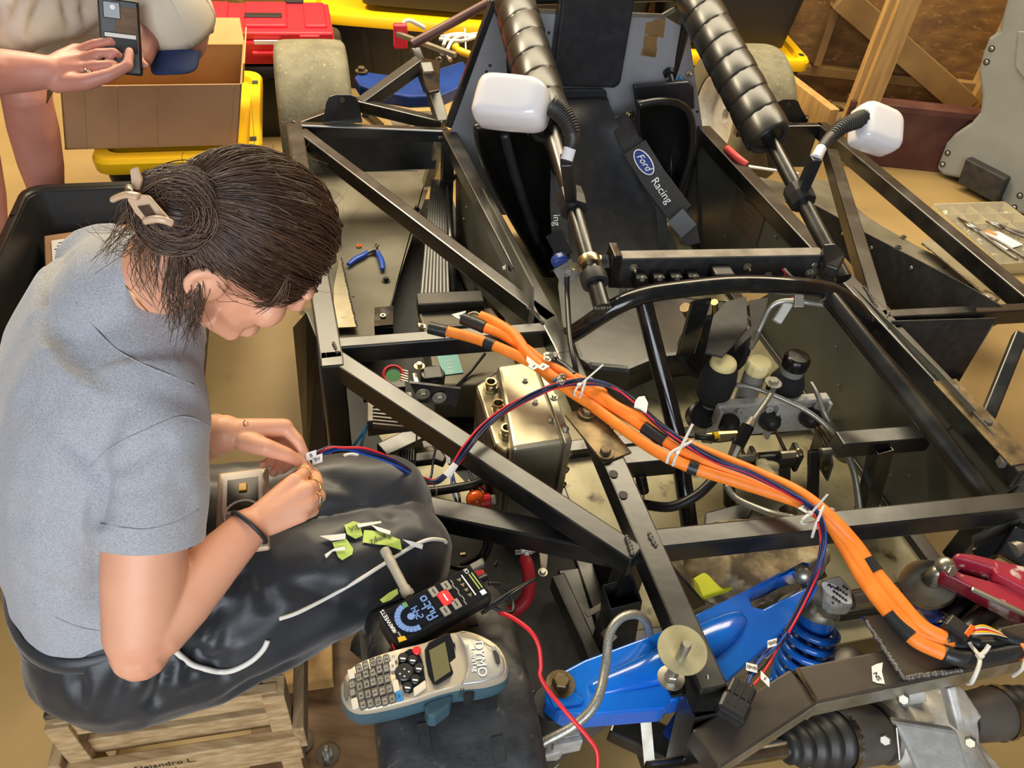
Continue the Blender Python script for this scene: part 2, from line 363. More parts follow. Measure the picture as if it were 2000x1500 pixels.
def section(c, lat, fr, a, b, n=20, sq_=.85):
    return [c + lat * a * math.copysign(abs(math.cos(t)) ** sq_, math.cos(t)) + fr * b * math.copysign(abs(math.sin(t)) ** sq_, math.sin(t)) for t in [2 * math.pi * j / n for j in range(n)]]
# ------------------------------------------------------------------ setting
def structure(mb, name, m, **k):
    o = build(mb, name, m, **k); o['kind'] = 'structure'; return o
structure(MB().box((0, 1.6, -.05), 9, 9, .1), 'floor', 'concrete')
wl = structure(MB().box((-3.0, 1.6, 1.3), .1, 9, 2.8), 'wall_left', 'osb')
wb = structure(MB().box((-.15, 4.40, 1.3), 5.8, .1, 2.8), 'wall_back', 'osb')
wr = structure(MB().box((2.75, 1.9, 1.3), .1, 5.1, 2.8), 'wall_right', 'osb')
X0 = 1.41
structure(MB().box((1.75, 4.32, .165), 1.3, .05, .05).box((X0 + .03, 4.31, 1.4), .04, .08, 2.4), 'trim_1', 'pinedark', bevel=.003)
structure(MB().box((2.335, 4.30, 1.3), .05, .1, 2.6).box((2.36, 3.9, 1.3), .04, .09, 2.6), 'trim_2', 'pine', bevel=.003)
structure(MB().beam(PKW := V((1.47, 4.28, .60)), V((2.33, 4.28, .13)), .09, .12, (0, 0, 1)), 'trim_3', 'pinedark', bevel=.003)
structure(MB().box((1.90, 3.585, .135), .98, .03, .27).box((1.90, 3.60, .285), .98, .09, .03), 'baseboard_right', 'maroon', bevel=.003)
p0 = P(1626, 318, 0)
structure(MB().box((p0.x + .055, p0.y + .0, 1.3), .09, .04, 2.6).box((p0.x + .03, p0.y + .045, 1.3), .09, .045, 2.6), 'trim_4', 'pine', bevel=.003)
a_, b_ = P(1532, 138, .33), P(1632, 214, .33)
structure(MB().beam(a_, b_, .045, .14), 'trim_5', 'pine', bevel=.003)
# debris in the dark recess behind the kick board
mb = MB()
for i in range(40):
    c = V((random.uniform(1.5, 1.95), random.uniform(3.75, 4.2), random.uniform(.01, .08)))
    d = V((random.uniform(-1, 1), random.uniform(-1, 1), random.uniform(-.3, .6))).normalized()
    mb.box(c, random.uniform(.03, .12), random.uniform(.01, .04), .012, d, frame(d)[1])
tag(build(mb, 'scrap_pile', 'rust', kind='stuff'), 'dark heap of scrap metal in the recess behind the pine post', 'scrap')
# ---- storage totes with yellow lids
def tote(name, label, c, sx, sy, h, ax, lid=True, body='tote', lidmat='yellow', group='black storage totes with yellow lids', holes=True):
    ax = V(ax).normalized(); ay = EZ.cross(ax); c = V(c)
    t = thing(name, label, 'tote', c, group)
    def ring(k, z, r=.05, w=1.0):
        hx, hy = sx / 2 * k, sy / 2 * k; out = []
        for qx, qy, a0 in ((1, 1, 0), (-1, 1, 90), (-1, -1, 180), (1, -1, 270)):
            for j in range(5):
                an = math.radians(a0 + j * 22.5)
                out.append(c + ax * (qx * (hx - r) + r * math.cos(an)) + ay * (qy * (hy - r) + r * math.sin(an)) + EZ * z)
        return out
    if lid:
        mb = MB().loft([ring(.80, .0), ring(.93, h - .03)])
        for s in (-1, 1):                                      # ribs on the long sides
            for k in range(5):
                x = (k - 2) * sx * .17; 
                mb.beam(c + ax * x * .85 + ay * s * sy * .40 + EZ * .02, c + ax * x + ay * s * sy * .462 + EZ * (h - .06), .03, .012, ay * s, top=False)
        build(mb, 'body', body, t, smooth=True, auto=True)
        mb = MB().loft([ring(1.0, h - .05, .06), ring(1.01, h - .012, .06), ring(.985, h, .06), ring(.86, h, .05), ring(.84, h - .02, .05)])
        build(mb, 'lid', lidmat, t, smooth=True, auto=True)
        if holes:
            for qx in (-1, 1):
                for qy in (-1, 1):
                    build(MB().box(c + ax * qx * sx * .455 + ay * qy * sy * .33 + EZ * (h + .001), .022, .028, .004, ax, ay), 'lock_hole', 'blackmatte', t)
    else:
        mb = MB().loft([ring(.80, .0), ring(.93, h - .03), ring(.93, h), ring(.905, h), ring(.78, .01)], caps=False); 
        n = len(mb.v); mb.f.append(tuple(range(19, -1, -1))); mb.m.append(0); mb.f.append(tuple(range(n - 20, n))); mb.m.append(0)
        build(mb, 'body', body, t, smooth=True, auto=True)
        mb = MB().loft([ring(.93, h - .035, .05), ring(1.0, h - .035, .06), ring(1.0, h, .06), ring(.93, h + .004, .05), ring(.90, h - .005, .05)], caps=False)
        build(mb, 'rim', body, t, smooth=True, auto=True)
        for qx in (-1, 1):
            for qy in (-1, 1):
                build(MB().box(c + ax * qx * sx * .478 + ay * qy * sy * .30 + EZ * (h + .003), .016, .045, .004, ax, ay), 'lock_hole', 'blackgloss', t)
    return t
WX = V((1, .06, 0))
tote('storage_tote', 'wide black tote with a yellow lid behind the dark blue suspension arm', (-.74, 4.05, 0), .95, .50, .37, WX)
tote('storage_tote', 'black tote with a yellow lid carrying the grooved tote near the wood post', (.92, 4.02, 0), .62, .50, .37, V((1, .12, 0)))
tote('storage_tote', 'black tote with a yellow lid under the open cardboard box', K(-.45, 2.86, 0), .52, .74, .37, EX)
tote('storage_tote', 'black closed tote under the red tool case', K(-.16, 3.62, 0), .62, .50, .33, EX, lidmat='tote', holes=False)
t = tote('upper_tote', 'black grooved tote stacked on the yellow lid beside the wood post', (.83, 4.06, .38), .74, .44, .42, V((1, .10, 0)), lid=False, group='')
t2 = tote('upper_tote', 'black tote standing on the wide yellow lid behind the white hoses', (-.62, 4.12, .38), .78, .44, .40, WX, lid=False, group='')
t3 = tote('upper_tote', 'black tote standing behind the grey seat bulkhead', (.18, 4.1, 0), .60, .46, .62, WX, lid=False, group='')

# ---- red tool case
def red_case():
    c = K(-.16, 3.55, .335); t = thing('tool_case', 'red plastic tool case with black latches beyond the cardboard box', 'tool case', c)
    ax, ay = EX, EY
    build(MB().box(c + EZ * .055, .54, .38, .10, ax, ay), 'body', 'redplastic', t, bevel=.014)
    build(MB().box(c + EZ * .118, .53, .37, .03, ax, ay).box(c + EZ * .137 + ay * .02, .17, .30, .016, ax, ay).box(c + EZ * .137 - ax * .2 + ay * .02, .09, .30, .014, ax, ay).box(c + EZ * .137 + ax * .2 + ay * .02, .09, .30, .014, ax, ay), 'lid', 'redplastic', t, bevel=.008)
    build(MB().box(c + EZ * .147 - ay * .02 - ax * .01, .15, .05, .008, ax, ay), 'handle_recess', 'blackplastic', t, bevel=.003)
    for s in (-1, 1): build(MB().box(c + ax * s * .17 - ay * .196 + EZ * .09, .08, .018, .075, ax, ay), 'latch', 'redplastic', t, bevel=.004)
    build(MB().box(c - ay * .2 + EZ * .055, .13, .02, .02, ax, ay), 'handle', 'redplastic', t, bevel=.006)
    build(MB().box(c - ay * .198 + EZ * .1, .10, .01, .014, ax, ay), 'name_bar', 'whitepaper', t)
    build(MB().box(c + ax * .12 + ay * .2 + EZ * .13, .08, .05, .03, ax, ay), 'hinge', 'blackplastic', t, bevel=.004)
red_case()
# ---- open cardboard box
def cbox():
    c = K(-.527, 2.57, .372); t = thing('cardboard_box', 'large open cardboard box with raised flaps on a yellow lid', 'box', c)
    w, d, h, th = .53, .36, .205, .006
    ax, ay = EX, EY; o = c - ax * w / 2
    lean = V((0, 0, 0))
    def wall(p, q, z, name, m='cardboard', top=None):
        n = EZ.cross((q - p).normalized()) * th; tp = (p + EX * .045, q + EX * .045)
        build(MB().prism([p, q, tp[1] + EZ * z, tp[0] + EZ * z], n), name, m, t, bevel=.001)
    A, B, C2, D2 = o, o + ax * w, o + ax * w + ay * d, o + ay * d
    wall(A, B, h, 'front_panel'); wall(B, C2, h, 'side_panel', 'cardin'); wall(C2, D2, h, 'back_panel', 'cardin'); wall(D2, A, h, 'side_panel', 'cardin')
    build(MB().box(o + ax * w / 2 + ay * d / 2 + EZ * .004, w, d, .006, ax, ay), 'bottom_panel', 'cardin', t)
    def flap(p, q, out, name, m='cardin'):
        n = (q - p).normalized().cross(out).normalized() * .005
        build(MB().prism([p, q, q + out - (q - p) * .02, p + out + (q - p) * .02], n), name, m, t, bevel=.001)
    T = EZ * h + EX * .045
    flap(C2 + T, D2 + T, (EY * .10 + EZ * .055), 'flap')
    flap(B + T + ay * .01, C2 + T, (EX * .012 + EZ * .06 + EY * .0), 'flap')
    flap(D2 + T, A + T, (-EX * .09 - EZ * .03), 'flap')
    build(MB().box(o + ax * w * .62 + ay * d * .5 + EZ * .03, .3, .2, .05, ax, ay), 'inner_carton', 'cardin', t)
    for k in (.12, .30, .52, .95): build(MB().beam(o + ax * w * k - ay * .0015, o + ax * w * k + EX * .045 - ay * .0015 + EZ * h * .98, .003, .002, -ay, False), 'crease', 'cardin', t)
cbox()
# ---- open black tote beside the woman, with the labelled carton inside
tote('open_tote', 'open black tote holding a labelled carton behind the seated woman', K(-.605, 1.95, 0), .53, .80, .37, EX, lid=False, group=None)
def carton():
    a = P(60, 545, .27); c0 = P(158, 470, .28)
    c = K(-.595, 2.135, .10); t = thing('carton', 'brown carton with a white shipping label inside the open tote', 'box', c)
    ax = (EX * .97 + EY * .20).normalized(); ay = EZ.cross(ax); h = .18
    build(MB().box(c + EZ * h / 2, .40, .23, h, ax, ay), 'carton_body', 'cardboard', t, bevel=.004)
    build(MB().box(c + EZ * (h + .0015) + ax * .125, .09, .20, .003, ax, ay), 'kraft_strip', 'pinedark', t)
    l = build(MB().box(c + EZ * (h + .002) - ax * .075, .21, .15, .002, ax, ay), 'shipping_label', 'whitepaper', t, label='white printed shipping label')
    n = MB()
    for i in range(22): n.box(c + EZ * (h + .0035) - ax * (.075 - i * .0028) + ay * .012, .0012 + .0012 * (i % 3 == 0), .045, .0006, ax, ay)
    for i in range(7): n.box(c + EZ * (h + .0035) - ax * (.155 + .005 * (i % 3)) + ay * (.055 - .016 * i), .016 - .004 * (i % 2), .004, .0006, ax, ay)
    for r_ in range(6):
        for k in range(5): n.box(c + EZ * (h + .0035) - ax * (.06 - .022 * k + .004 * (r_ % 2)) - ay * (.030 + .006 * r_), .014 + .004 * ((k + r_) % 3), .0018, .0006, ax, ay)
    build(n, 'printing', 'ink', t)
    build(MB().box(c + EZ * (h - .05) - ax * .17 + ay * .0, .07, .20, .08, ax, ay), 'black_block', 'blackmatte', t, bevel=.004)
carton()
# ---- closed carton behind the woman's back
def lowbox():
    c = P(34, 1152, 0); ax = V((.2, .98, 0)).normalized(); ay = EZ.cross(ax)
    c = c + ay * .25 + ax * .16
    t = thing('floor_carton', 'closed tan carton with a barcode strip standing behind the woman on the floor', 'box', c)
    build(MB().box(c + EZ * .17, .34, .50, .34, ax, ay), 'carton_body', 'cardboard', t, bevel=.004)
    f = c - ay * .2505
    build(MB().box(f - ax * .09 + EZ * .05, .13, .002, .075, ax, ay), 'barcode_label', 'whitepaper', t, label='white label with grey bars')
    n = MB()
    for i in range(16): n.box(f - ay * .0015 - ax * (.035 + i * .0072) + EZ * .042, .0035, .001, .045, ax, ay)
    build(n, 'printing', 'ink', t)
lowbox()
# ---- grey moulded plastic panel standing at the right
def greycart():
    b0, b1 = P(1830, 344, 0), P(1985, 417, 0); ax = (b1 - b0).normalized(); nrm = ax.cross(EZ)
    if nrm.dot(CC - b0) < 0: nrm = -nrm
    t = thing('plastic_workbench_leg', 'tall grey moulded plastic stand with a black rubber foot by the maroon kick board', 'stand', b0)
    def pt(x, y):
        d = ray(x, y); return CC + d * ((b0 - CC).dot(nrm) / d.dot(nrm))
    out = [(1985, 417), (1960, 408), (1945, 380), (1905, 362), (1885, 352), (1840, 343), (1827, 330), (1846, 280), (1862, 262), (1895, 240), (1912, 220), (1916, 190), (1909, 140), (1918, 104), (1930, 74), (1950, 60), (1954, 40), (1968, -10), (1985, -80), (2010, -160), (2120, -160), (2130, 100), (2120, 300), (2080, 440)]
    mb = MB().prism([pt(*q) for q in out], -nrm * .12)
    build(mb, 'moulded_panel', 'greyplastic', t, bevel=.018, seg=3)
    build(MB().prism([pt(*q) + nrm * .004 for q in [(1990, 60), (1985, 130), (2000, 150), (2060, 170), (2070, 60)]], nrm * .008), 'raised_panel', 'greyplastic', t, bevel=.006)
    q = [pt(1880, 352), pt(1955, 393), pt(1975, 345), pt(1897, 305)]
    build(MB().prism([v - nrm * .02 for v in q], nrm * .07), 'rubber_foot', 'blackrubber', t, bevel=.006, label='black rubber foot block')
    for x, y in ((1937, 95), (1927, 121), (1851, 299), (1841, 321), (1992, 382), (1981, 405)):
        build(MB().lathe([(.014, -.004), (.014, .001), (.010, .002), (.010, -.003)], pt(x, y), nrm, 12), 'bolt_recess', 'blackplastic', t, smooth=False)
        build(MB().lathe([(.008, 0), (.008, .004), (.005, .006)], pt(x, y), nrm, 10), 'bolt', 'zinc', t)
greycart()
# ---- parts organizer on the floor
def organizer():
    A, B, C2, D2 = P(1862, 420, 0), P(2010, 420, 0), P(2060, 530, 0), P(1943, 536, 0)
    c = (A + B + C2 + D2) / 4; ax = (C2 - D2).normalized(); ay = EZ.cross(ax); sx, sy = .36, .46
    c = D2 + ax * sx / 2 + ay * sy / 2
    t = thing('parts_organizer', 'clear plastic parts organizer with amber compartments of fasteners on the floor', 'organizer', c)
    build(MB().box(c + EZ * .004, sx, sy, .006, ax, ay), 'base', 'frost', t, bevel=.002)
    for s in (-1, 1):
        build(MB().box(c + ax * s * sx / 2 + EZ * .025, .004, sy, .05, ax, ay), 'side_wall', 'frost', t)
        build(MB().box(c + ay * s * sy / 2 + EZ * .025, sx, .004, .05, ax, ay), 'side_wall', 'frost', t)
    for i in range(1, 4): build(MB().box(c + ax * (i / 4 - .5) * sx + EZ * .022, .003, sy, .04, ax, ay), 'divider', 'frost', t)
    for i in range(1, 6): build(MB().box(c + ay * (i / 6 - .5) * sy + EZ * .022, sx, .003, .04, ax, ay), 'divider', 'frost', t)
    mb = MB()
    for i in range(4):
        for j in range(6):
            o = c + ax * ((i + .5) / 4 - .5) * sx + ay * ((j + .5) / 6 - .5) * sy
            for k in range(7):
                q = o + ax * random.uniform(-.03, .03) + ay * random.uniform(-.026, .026) + EZ * random.uniform(.01, .024)
                if (i + j) % 3: mb.lathe([(.004, 0), (.009, 0), (.009, .003), (.004, .003)], q, V((random.uniform(-1, 1), random.uniform(-1, 1), 1)), 9, caps=False)
                else: mb.hexbolt(q, V((random.uniform(-1, 1), random.uniform(-1, 1), .4)), .006, .006, False, .014)
    build(mb, 'fasteners', 'zinc', t, kind='stuff')
    build(MB().box(c + EZ * .052, sx + .006, sy + .006, .003, ax, ay), 'clear_lid', 'clear', t)
    return c, ax, ay
oc, oax, oay = organizer()
def pliers(p, q, name, label, zt):
    t = thing(name, label, 'pliers', (p + q) / 2); a, s, u = frame(q - p)
    for k in (-1, 1):
        pts = [p + s * k * .022, p + (q - p) * .3 + s * k * .018, p + (q - p) * .62 + s * k * .004, p + (q - p) * .68]
        build(MB().tube(spline(pts, 5), .006, 8), 'handle', 'darksteel', t, smooth=True)
        build(MB().tube([p + (q - p) * .64 - s * k * .004, p + (q - p) * .8 - s * k * .009, q - s * k * .001], [.007, .007, .002], 6), 'jaw', 'steel', t, smooth=True)
    build(MB().lathe([(.009, -.006), (.009, .007)], p + (q - p) * .66, EZ, 12), 'pivot', 'darksteel', t)
zt = .062
pliers(P(1995, 505, zt), P(1870, 425, zt), 'long_nose_pliers', 'long steel pliers lying on the clear parts organizer', zt)
pliers(P(2030, 470, zt + .006), P(1925, 432, zt + .006), 'long_nose_pliers', 'shorter dark pliers lying on the organizer beside the long pair', zt)
tag(build(MB().prism([P(1918, 455, .058), P(1965, 488, .058), P(1998, 478, .058), P(1950, 452, .058)], EZ * .001), 'paper_slip', 'whitepaper'), 'white paper slip lying on the clear parts organizer', 'paper')
tag(build(MB().tube([P(1926, 450, .066), P(1948, 458, .066)], .004, 8), 'marker', 'orange'), 'small orange marker lying on the white paper slip', 'marker')
# ---- little litter on the floor
for i, (x, y) in enumerate(((1772, 336), (1780, 354), (1802, 350), (1690, 344), (1973, 645))):
    pass
# ------------------------------------------------------------------ the race car (one thing, everything bolted to it is a part)
CAR = thing('race_car', 'stripped black tube-frame racing car with seat, wheels and suspension', 'race car', K(.9, 1.5, 0))
def cp(mb, name, m, parent=None, **k): return build(mb, name, m, parent or CAR, **k)
U = .50
def sq(p, q, w=.045, h=.045, m='blackpaint', name='frame_tube', up=(0, 0, 1), top=True, b=.004):
    return cp(MB().beam(p, q, w, h, up, top), name, m, bevel=b)
def rt(pts, r, m='blackgloss', name='roll_cage_tube', n=16, sp=0):
    return cp(MB().tube(spline(pts, sp) if sp else pts, r, n), name, m, smooth=True, auto=True)
def weld(p, q, parent=None, n=None, r=.0045):                     # bead of weld along p..q
    p, q = V(p), V(q); n = n or max(4, int((q - p).length / .006)); mb = MB()
    for i in range(n): mb.ball(p.lerp(q, (i + .5) / n) + V((random.uniform(-1, 1), random.uniform(-1, 1), 0)) * .001, r * random.uniform(.8, 1.15), 6, 4)
    return cp(mb, 'weld_bead', 'darksteel', parent, smooth=True)
def bolt(c, axis=EZ, r=.008, h=.007, m='darksteel', name='bolt', parent=None, **k): return cp(MB().hexbolt(V(c), axis, r, h, **k), name, m, parent, bevel=.0006)
def rivets(pts, ax, m='zinc', r=.0045, name='rivet'):
    for p in pts: cp(MB().lathe([(r, -.001), (r, .001), (r * .6, .003)], p, ax, 8), name, m, smooth=True)
# --- frame: positions measured on the plane of the upper tubes
rl0, rl1, rl2 = P(875, 252, U), P(1100, 672, U), P(1396, 1345, U)
rr0, rr1 = P(1374, 245, U), P(2012, 920, U)
ol0, ol1 = P(574, 240, U), P(648, 700, U)
sq(rl0, rl1 + (rl1 - rl0).normalized() * .03, .047, .05, 'dustblack'); sq(rl1 - (rl2 - rl1).normalized() * .02 - EZ * .0005, rl2 - EZ * .0005, .047, .05, 'dustblack')
sq(rr0, rr1, .050, .05, 'dustblack')
sq(ol0, ol1, .050, .05, 'dustblack')
sq(ol0, rl0, .030, .04)                                                       # rear cross
sq(P(588, 252, U), P(1078, 622, U), .036, .05)                                # long diagonal over the grey pan
sq(P(640, 670, U - .001), P(1075, 637, U - .001), .036, .05)                  # middle cross
sq(P(640, 684, U - .002), P(1246, 1082, U - .002), .042, .05, 'dustblack')    # front diagonal
sq(P(835, 985, .44), P(1240, 1068, .44), .045, .05)                           # lower front tube
sq(P(1250, 1054, U - .001), P(2015, 975, U - .001), .042, .05)                              # front cross
sq(P(1725, 612, U), P(2030, 597, U), .032, .045)                              # side cross
sq(P(1604, 238, U), P(2020, 583, U), .045, .05)                               # outer side tube
sq(P(1440, 244, U), P(1606, 242, U), .030, .04)                               # rear cross, other side
sq(P(1626, 290, U - .003), P(1722, 605, U - .003), .040, .045, 'dustblack')    # short diagonal
sq(P(1998, 648, U - .02), P(1932, 812, .38), .032, .03)
for a_, b_, w_ in ((ol1, V((ol1.x, ol1.y, .1)), .05), (ol0 - EZ * .03, V((ol0.x, ol0.y, .1)), .04), (P(1240, 1075, .48), V((P(1240, 1075, .48).x, P(1240, 1075, .48).y, .12)), .045), (rl0 - EZ * .05 , V((rl0.x, rl0.y, .1)), .04), (rr0 - EZ * .05, V((rr0.x, rr0.y, .1)), .04), (P(2006, 915, .45), V((P(2006, 915, .45).x, P(2006, 915, .45).y, .12)), .045)):
    sq(a_, b_, w_, w_, up=EY, top=False)
for q0, q1 in ((ol0, ol1), (rl0, rl1), (rl1, rl2), (rr0, rr1)):
    z0 = V((q0.x, q0.y, .13)); z1 = V((q1.x, q1.y, .13)); sq(z0, z1, .04, .04)
# lower rails and cross tubes
c0, c1 = K(.5, 1.27, .14), K(1.36, 1.27, .14); sq(c0, c1, .04, .04)
sq(K(.52, .72, .14), K(1.34, .70, .14), .04, .04)
sq(K(0, 1.28, .14), K(.5, 1.27, .14), .04, .04)
sq(P(1640, 855, .40), P(1815, 842, .40), .045, .045, 'dustblack')             # stub cross in the foot well
cp(MB().hollow(P(1722, 872, .385), P(1690, 1000, .15), .038, .038, .003, EY, False), 'open_tube', 'blackpaint', bevel=.001)
for a_, b_ in (((1222, 1045), (1236, 1082)), ((1268, 1040), (1282, 1068)), ((1030, 600), (1062, 632)), ((650, 668), (660, 690)), ((1688, 560), (1712, 600)), ((1736, 610), (1730, 622))):
    weld(P(*a_, U + .001), P(*b_, U + .001))
# --- left side pod
pan = [P(652, 660, .2), P(640, 330, .2), P(836, 322, .2), P(742, 668, .2)]
pz = .2
PANL = cp(MB().prism([P(x, y, pz) for x, y in ((652, 672), (612, 430), (598, 320), (838, 322), (842, 350), (738, 668))], -EZ * .004), 'side_pan', 'greypanel', label='grey sheet pan between the side tubes')
for x, y in ((664, 415 + 26), (814, 410), (754, 549)): cp(MB().hexbolt(P(x, y, pz), EZ, .008, .014, True), 'pan_bolt', 'blackplastic')
for x, y in ((668, 620), (690, 580)): cp(MB().lathe([(.004, 0), (.004, .001)], P(x, y, pz), EZ, 8), 'drill_hole', 'blackmatte')
cp(MB().prism([P(x, y, pz + .02) for x, y in ((652, 640), (652, 560), (664, 500), (683, 575), (697, 638))], -EZ * .004), 'patch_sheet', 'goldcast', label='torn aluminium patch sheet'); weld(P(666, 502, pz + .02), P(683, 580, pz + .02), r=.003); weld(P(683, 580, pz + .02), P(697, 638, pz + .02), r=.003)
cp(MB().prism([P(742, 668, pz), P(838, 322, pz), P(838, 322, .13), P(742, 668, .13)], EX * .004), 'pan_edge', 'blackmatte')
cp(MB().prism([P(x, y, .17) for x, y in ((606, 345), (644, 690), (640, 690), (600, 345))], -EZ * .004), 'pan_edge', 'blackmatte')
# rear plate of the side pod with tabs
kr = Kinv(ol0).y - .02
cp(MB().prism([PK(x, y, kr) for x, y in ((592, 256), (860, 256), (850, 330), (632, 338))], EY * .004), 'rear_plate', 'dustblack', label='black rear plate of the side pod')
cp(MB().prism([PK(x, y, kr - .004) for x, y in ((630, 256), (846, 256), (842, 270), (632, 266))], EY * .004), 'plate_flange', 'blackpaint')
rivets([PK(x, y, kr - .005) for x, y in ((642, 253), (737, 255), (828, 254))], -EY)
def tab(cx, y0, y1, ky, w0, w1, name='body_tab'):
    out = [(cx - w0, y0), (cx - w1, y1 + 16), (cx - w1 * .8, y1 + 4), (cx - w1 * .45, y1), (cx + w1 * .45, y1), (cx + w1 * .8, y1 + 4), (cx + w1, y1 + 16), (cx + w0, y0)]
    o = cp(MB().prism([PK(x, y, ky) for x, y in out], EY * .004), name, 'blackpaint', bevel=.001)
    cp(MB().lathe([(.007, 0), (.007, .002), (.004, .002), (.004, 0)], PK(cx, y1 + 10, ky - .002), -EY, 12, False), 'rivet', 'brass', o)
tab(669, 240, 185, kr + .01, 39, 32); tab(1540, 238, 194, kr - .04, 40, 24)
for x, y in ((744, 326), (788, 322)): cp(MB().lathe([(.006, 0), (.006, .01), (.003, .013)], P(x, y, pz), EZ, 8), 'fastener', 'wirewhite', smooth=True)
cp(MB().lathe([(.02, 0), (.02, .002), (.012, .004), (.012, .012), (.008, .016)], P(789, 325, pz), EZ, 14), 'quarter_turn_fastener', 'zinc', smooth=True, auto=True)
cp(MB().tube([P(655, 333, pz + .004), P(815, 331, pz + .004)], .004, 8), 'hinge_rod', 'whitepaper', smooth=True)
sq(P(862, 252, U - .005), P(832, 352, pz + .03), .035, .03, 'goldcast', name='frame_strut')
# radiator
ra, rb = P(868, 345, .36), P(852, 578, .26)
def radiator():
    A, B = P(842, 352, .30), P(820, 580, .22); C2, D2 = P(886, 578, .22), P(874, 352, .30)
    R = cp(MB().prism([A, B, C2, D2], -EZ * .05), 'radiator', 'blackmatte', label='black finned radiator')
    for i in range(9):
        t_ = (i + .5) / 9; cp(MB().beam(A.lerp(D2, t_) + EZ * .004, B.lerp(C2, t_) + EZ * .004, .005, .012), 'fin', 'dustblack', R)
    cp(MB().tube([D2 + EZ * .005, C2 + EZ * .005], .012, 12), 'side_tank', 'dustblack', R, smooth=True)
    cp(MB().tube([D2 + EZ * .02, D2 + EZ * .02 + EX * .02 - EY * .02], .012, 12), 'hose_spout', 'zinc', R, smooth=True)
radiator()
sq(P(815, 583, .29), P(944, 577, .29), .055, .05, 'dustblack', name='cross_member')
# left tub wall seen between rail and seat
cp(MB().prism([PX(x, y, .452) for x, y in ((890, 268), (1040, 560), (1040, 680), (890, 520))], EX * .004), 'tub_side_panel', 'tubpanel')
rivets([PX(x, y, .449) for x, y in ((906, 345), (911, 405), (906, 428), (911, 492))], -EX)
for x, y in ((877, 284), (907, 348), (987, 524)): bolt(P(x, y, U - .03), -EX, .006, .008, 'zinc')
# right tub wall, outer skins
kx = 1.315
def wallx(pts, kx, name, m, th=.004, **k): return cp(MB().prism([PX(x, y, kx) for x, y in pts], EX * th), name, m, **k)
wallx(((1358, 258), (1400, 290), (1500, 400), (1640, 540), (1560, 560), (1330, 510), (1290, 440)), kx, 'tub_side_panel', 'tubpanel', label='grey side panel with maker plate')
wallx(((1560, 540), (1652, 545), (1830, 720), (1905, 800), (1830, 850), (1640, 855), (1500, 800), (1420, 620)), kx + .008, 'tub_side_panel', 'tubpanel')
wallx(((1828, 730), (1925, 830), (2005, 935), (1930, 985), (1700, 1000), (1640, 860), (1825, 850)), kx + .012, 'tub_side_panel', 'tubpanel')
pl = wallx(((1443, 356), (1500, 400), (1474, 486), (1424, 426)), kx - .004, 'maker_plate', 'plate', label='brown maker plate')
pa, pb = PX(1443, 356, kx - .006), PX(1500, 400, kx - .006)
dx = (pb - pa).normalized(); text('Spec Racer', .022, pa.lerp(pb, .55) + (PX(1424, 426, kx - .006) - pa) * .22, dx, -(PX(1424, 426, kx) - pa), 'ink', parent=pl)
for i in range(3): text('— —  — — —', .012, pa.lerp(pb, .5) + (PX(1424, 426, kx - .006) - pa) * (.42 + .15 * i), dx, -(PX(1424, 426, kx) - pa), 'ink', 'plate_print', parent=pl)
rivets([PX(x, y, kx - .004) for x, y in ((1424, 427), (1416, 461), (1476, 486), (1362, 345), (1362, 415), (1364, 475), (1515, 462))] + [PX(x, y, kx + .003) for x, y in ((1632, 677), (1776, 706), (1638, 753), (1730, 635), (1740, 928), (1776, 928), (1935, 876))], -EX, 'darksteel', .004)
cp(MB().beam(PX(1360, 290, kx - .006), PX(1366, 500, kx - .006), .012, .01, -EX), 'panel_seam', 'blackmatte')
for x, y in ((1811, 707), (1820, 719), (1832, 733), (1957, 863), (1990, 900)): cp(MB().lathe([(.008, 0), (.008, .0015)], P(x, y, U + .0005), EZ, 12), 'drill_hole', 'blackmatte')
for x, y in ((1862, 760), (1928, 826)): bolt(P(x, y, U), EZ, .010, .008)
cp(MB().beam(P(1845, 742, U + .003), P(2000, 905, U + .003), .062, .004), 'doubler_strip', 'rust', bevel=.001)
cp(MB().box(PX(1960, 902, kx), .02, .02, .02), 'panel_clip', 'darksteel', bevel=.002)
# --- right side pod
rk = P(1600, 300, .2)
cp(MB().prism([P(x, y, .24) for x, y in ((1480, 345), (1560, 365), (1628, 420), (1650, 440), (1580, 400), (1535, 395))], -EZ * .004), 'side_pan', 'greypanel')
cp(MB().prism([P(x, y, .2) for x, y in ((1535, 338), (1620, 355), (1690, 420), (1720, 440), (1790, 480), (2010, 590), (1960, 610), (1890, 560), (1770, 500), (1680, 455), (1560, 400))], -EZ * .004), 'side_pan', 'greypanel', label='grey sheet pan of the far side pod')
wallx(((1590, 400), (1690, 455), (1885, 556), (1960, 600), (1740, 605), (1630, 480)), 1.60, 'side_skin', 'blackmatte')
cp(MB().prism([P(x, y, .30) for x, y in ((1780, 612), (1990, 606), (1945, 628), (1868, 752), (1800, 680))], -EZ * .02), 'side_skin', 'blackmatte')
cp(MB().prism([PK(x, y, 1.22) for x, y in ((1740, 628), (1945, 622), (1868, 755), (1760, 650))], EY * .004), 'side_skin', 'blackmatte')
cp(MB().prism([P(x, y, .23) for x, y in ((1800, 475), (1828, 462), (1990, 600), (1950, 600))], EZ * .003), 'torn_foil_edge', 'goldcast', label='bare aluminium edge strip'); weld(P(1800, 475, .232), P(1950, 596, .232), r=.004, n=40)
cp(MB().beam(P(1926, 585, .30), P(1940, 572, .30), .05, .05), 'bracket', 'rust', bevel=.002); bolt(P(1931, 580, .302), EZ, .012, .006, 'zinc')
for x, y in ((1765, 463), (1755, 482), (1844, 520), (1897, 557)): bolt(P(x, y, .203), EZ, .007, .008)
rivets([PX(x, y, 1.598) for x, y in ((1645, 457), (1702, 484), (1780, 523))], -EX, 'zinc', .006)
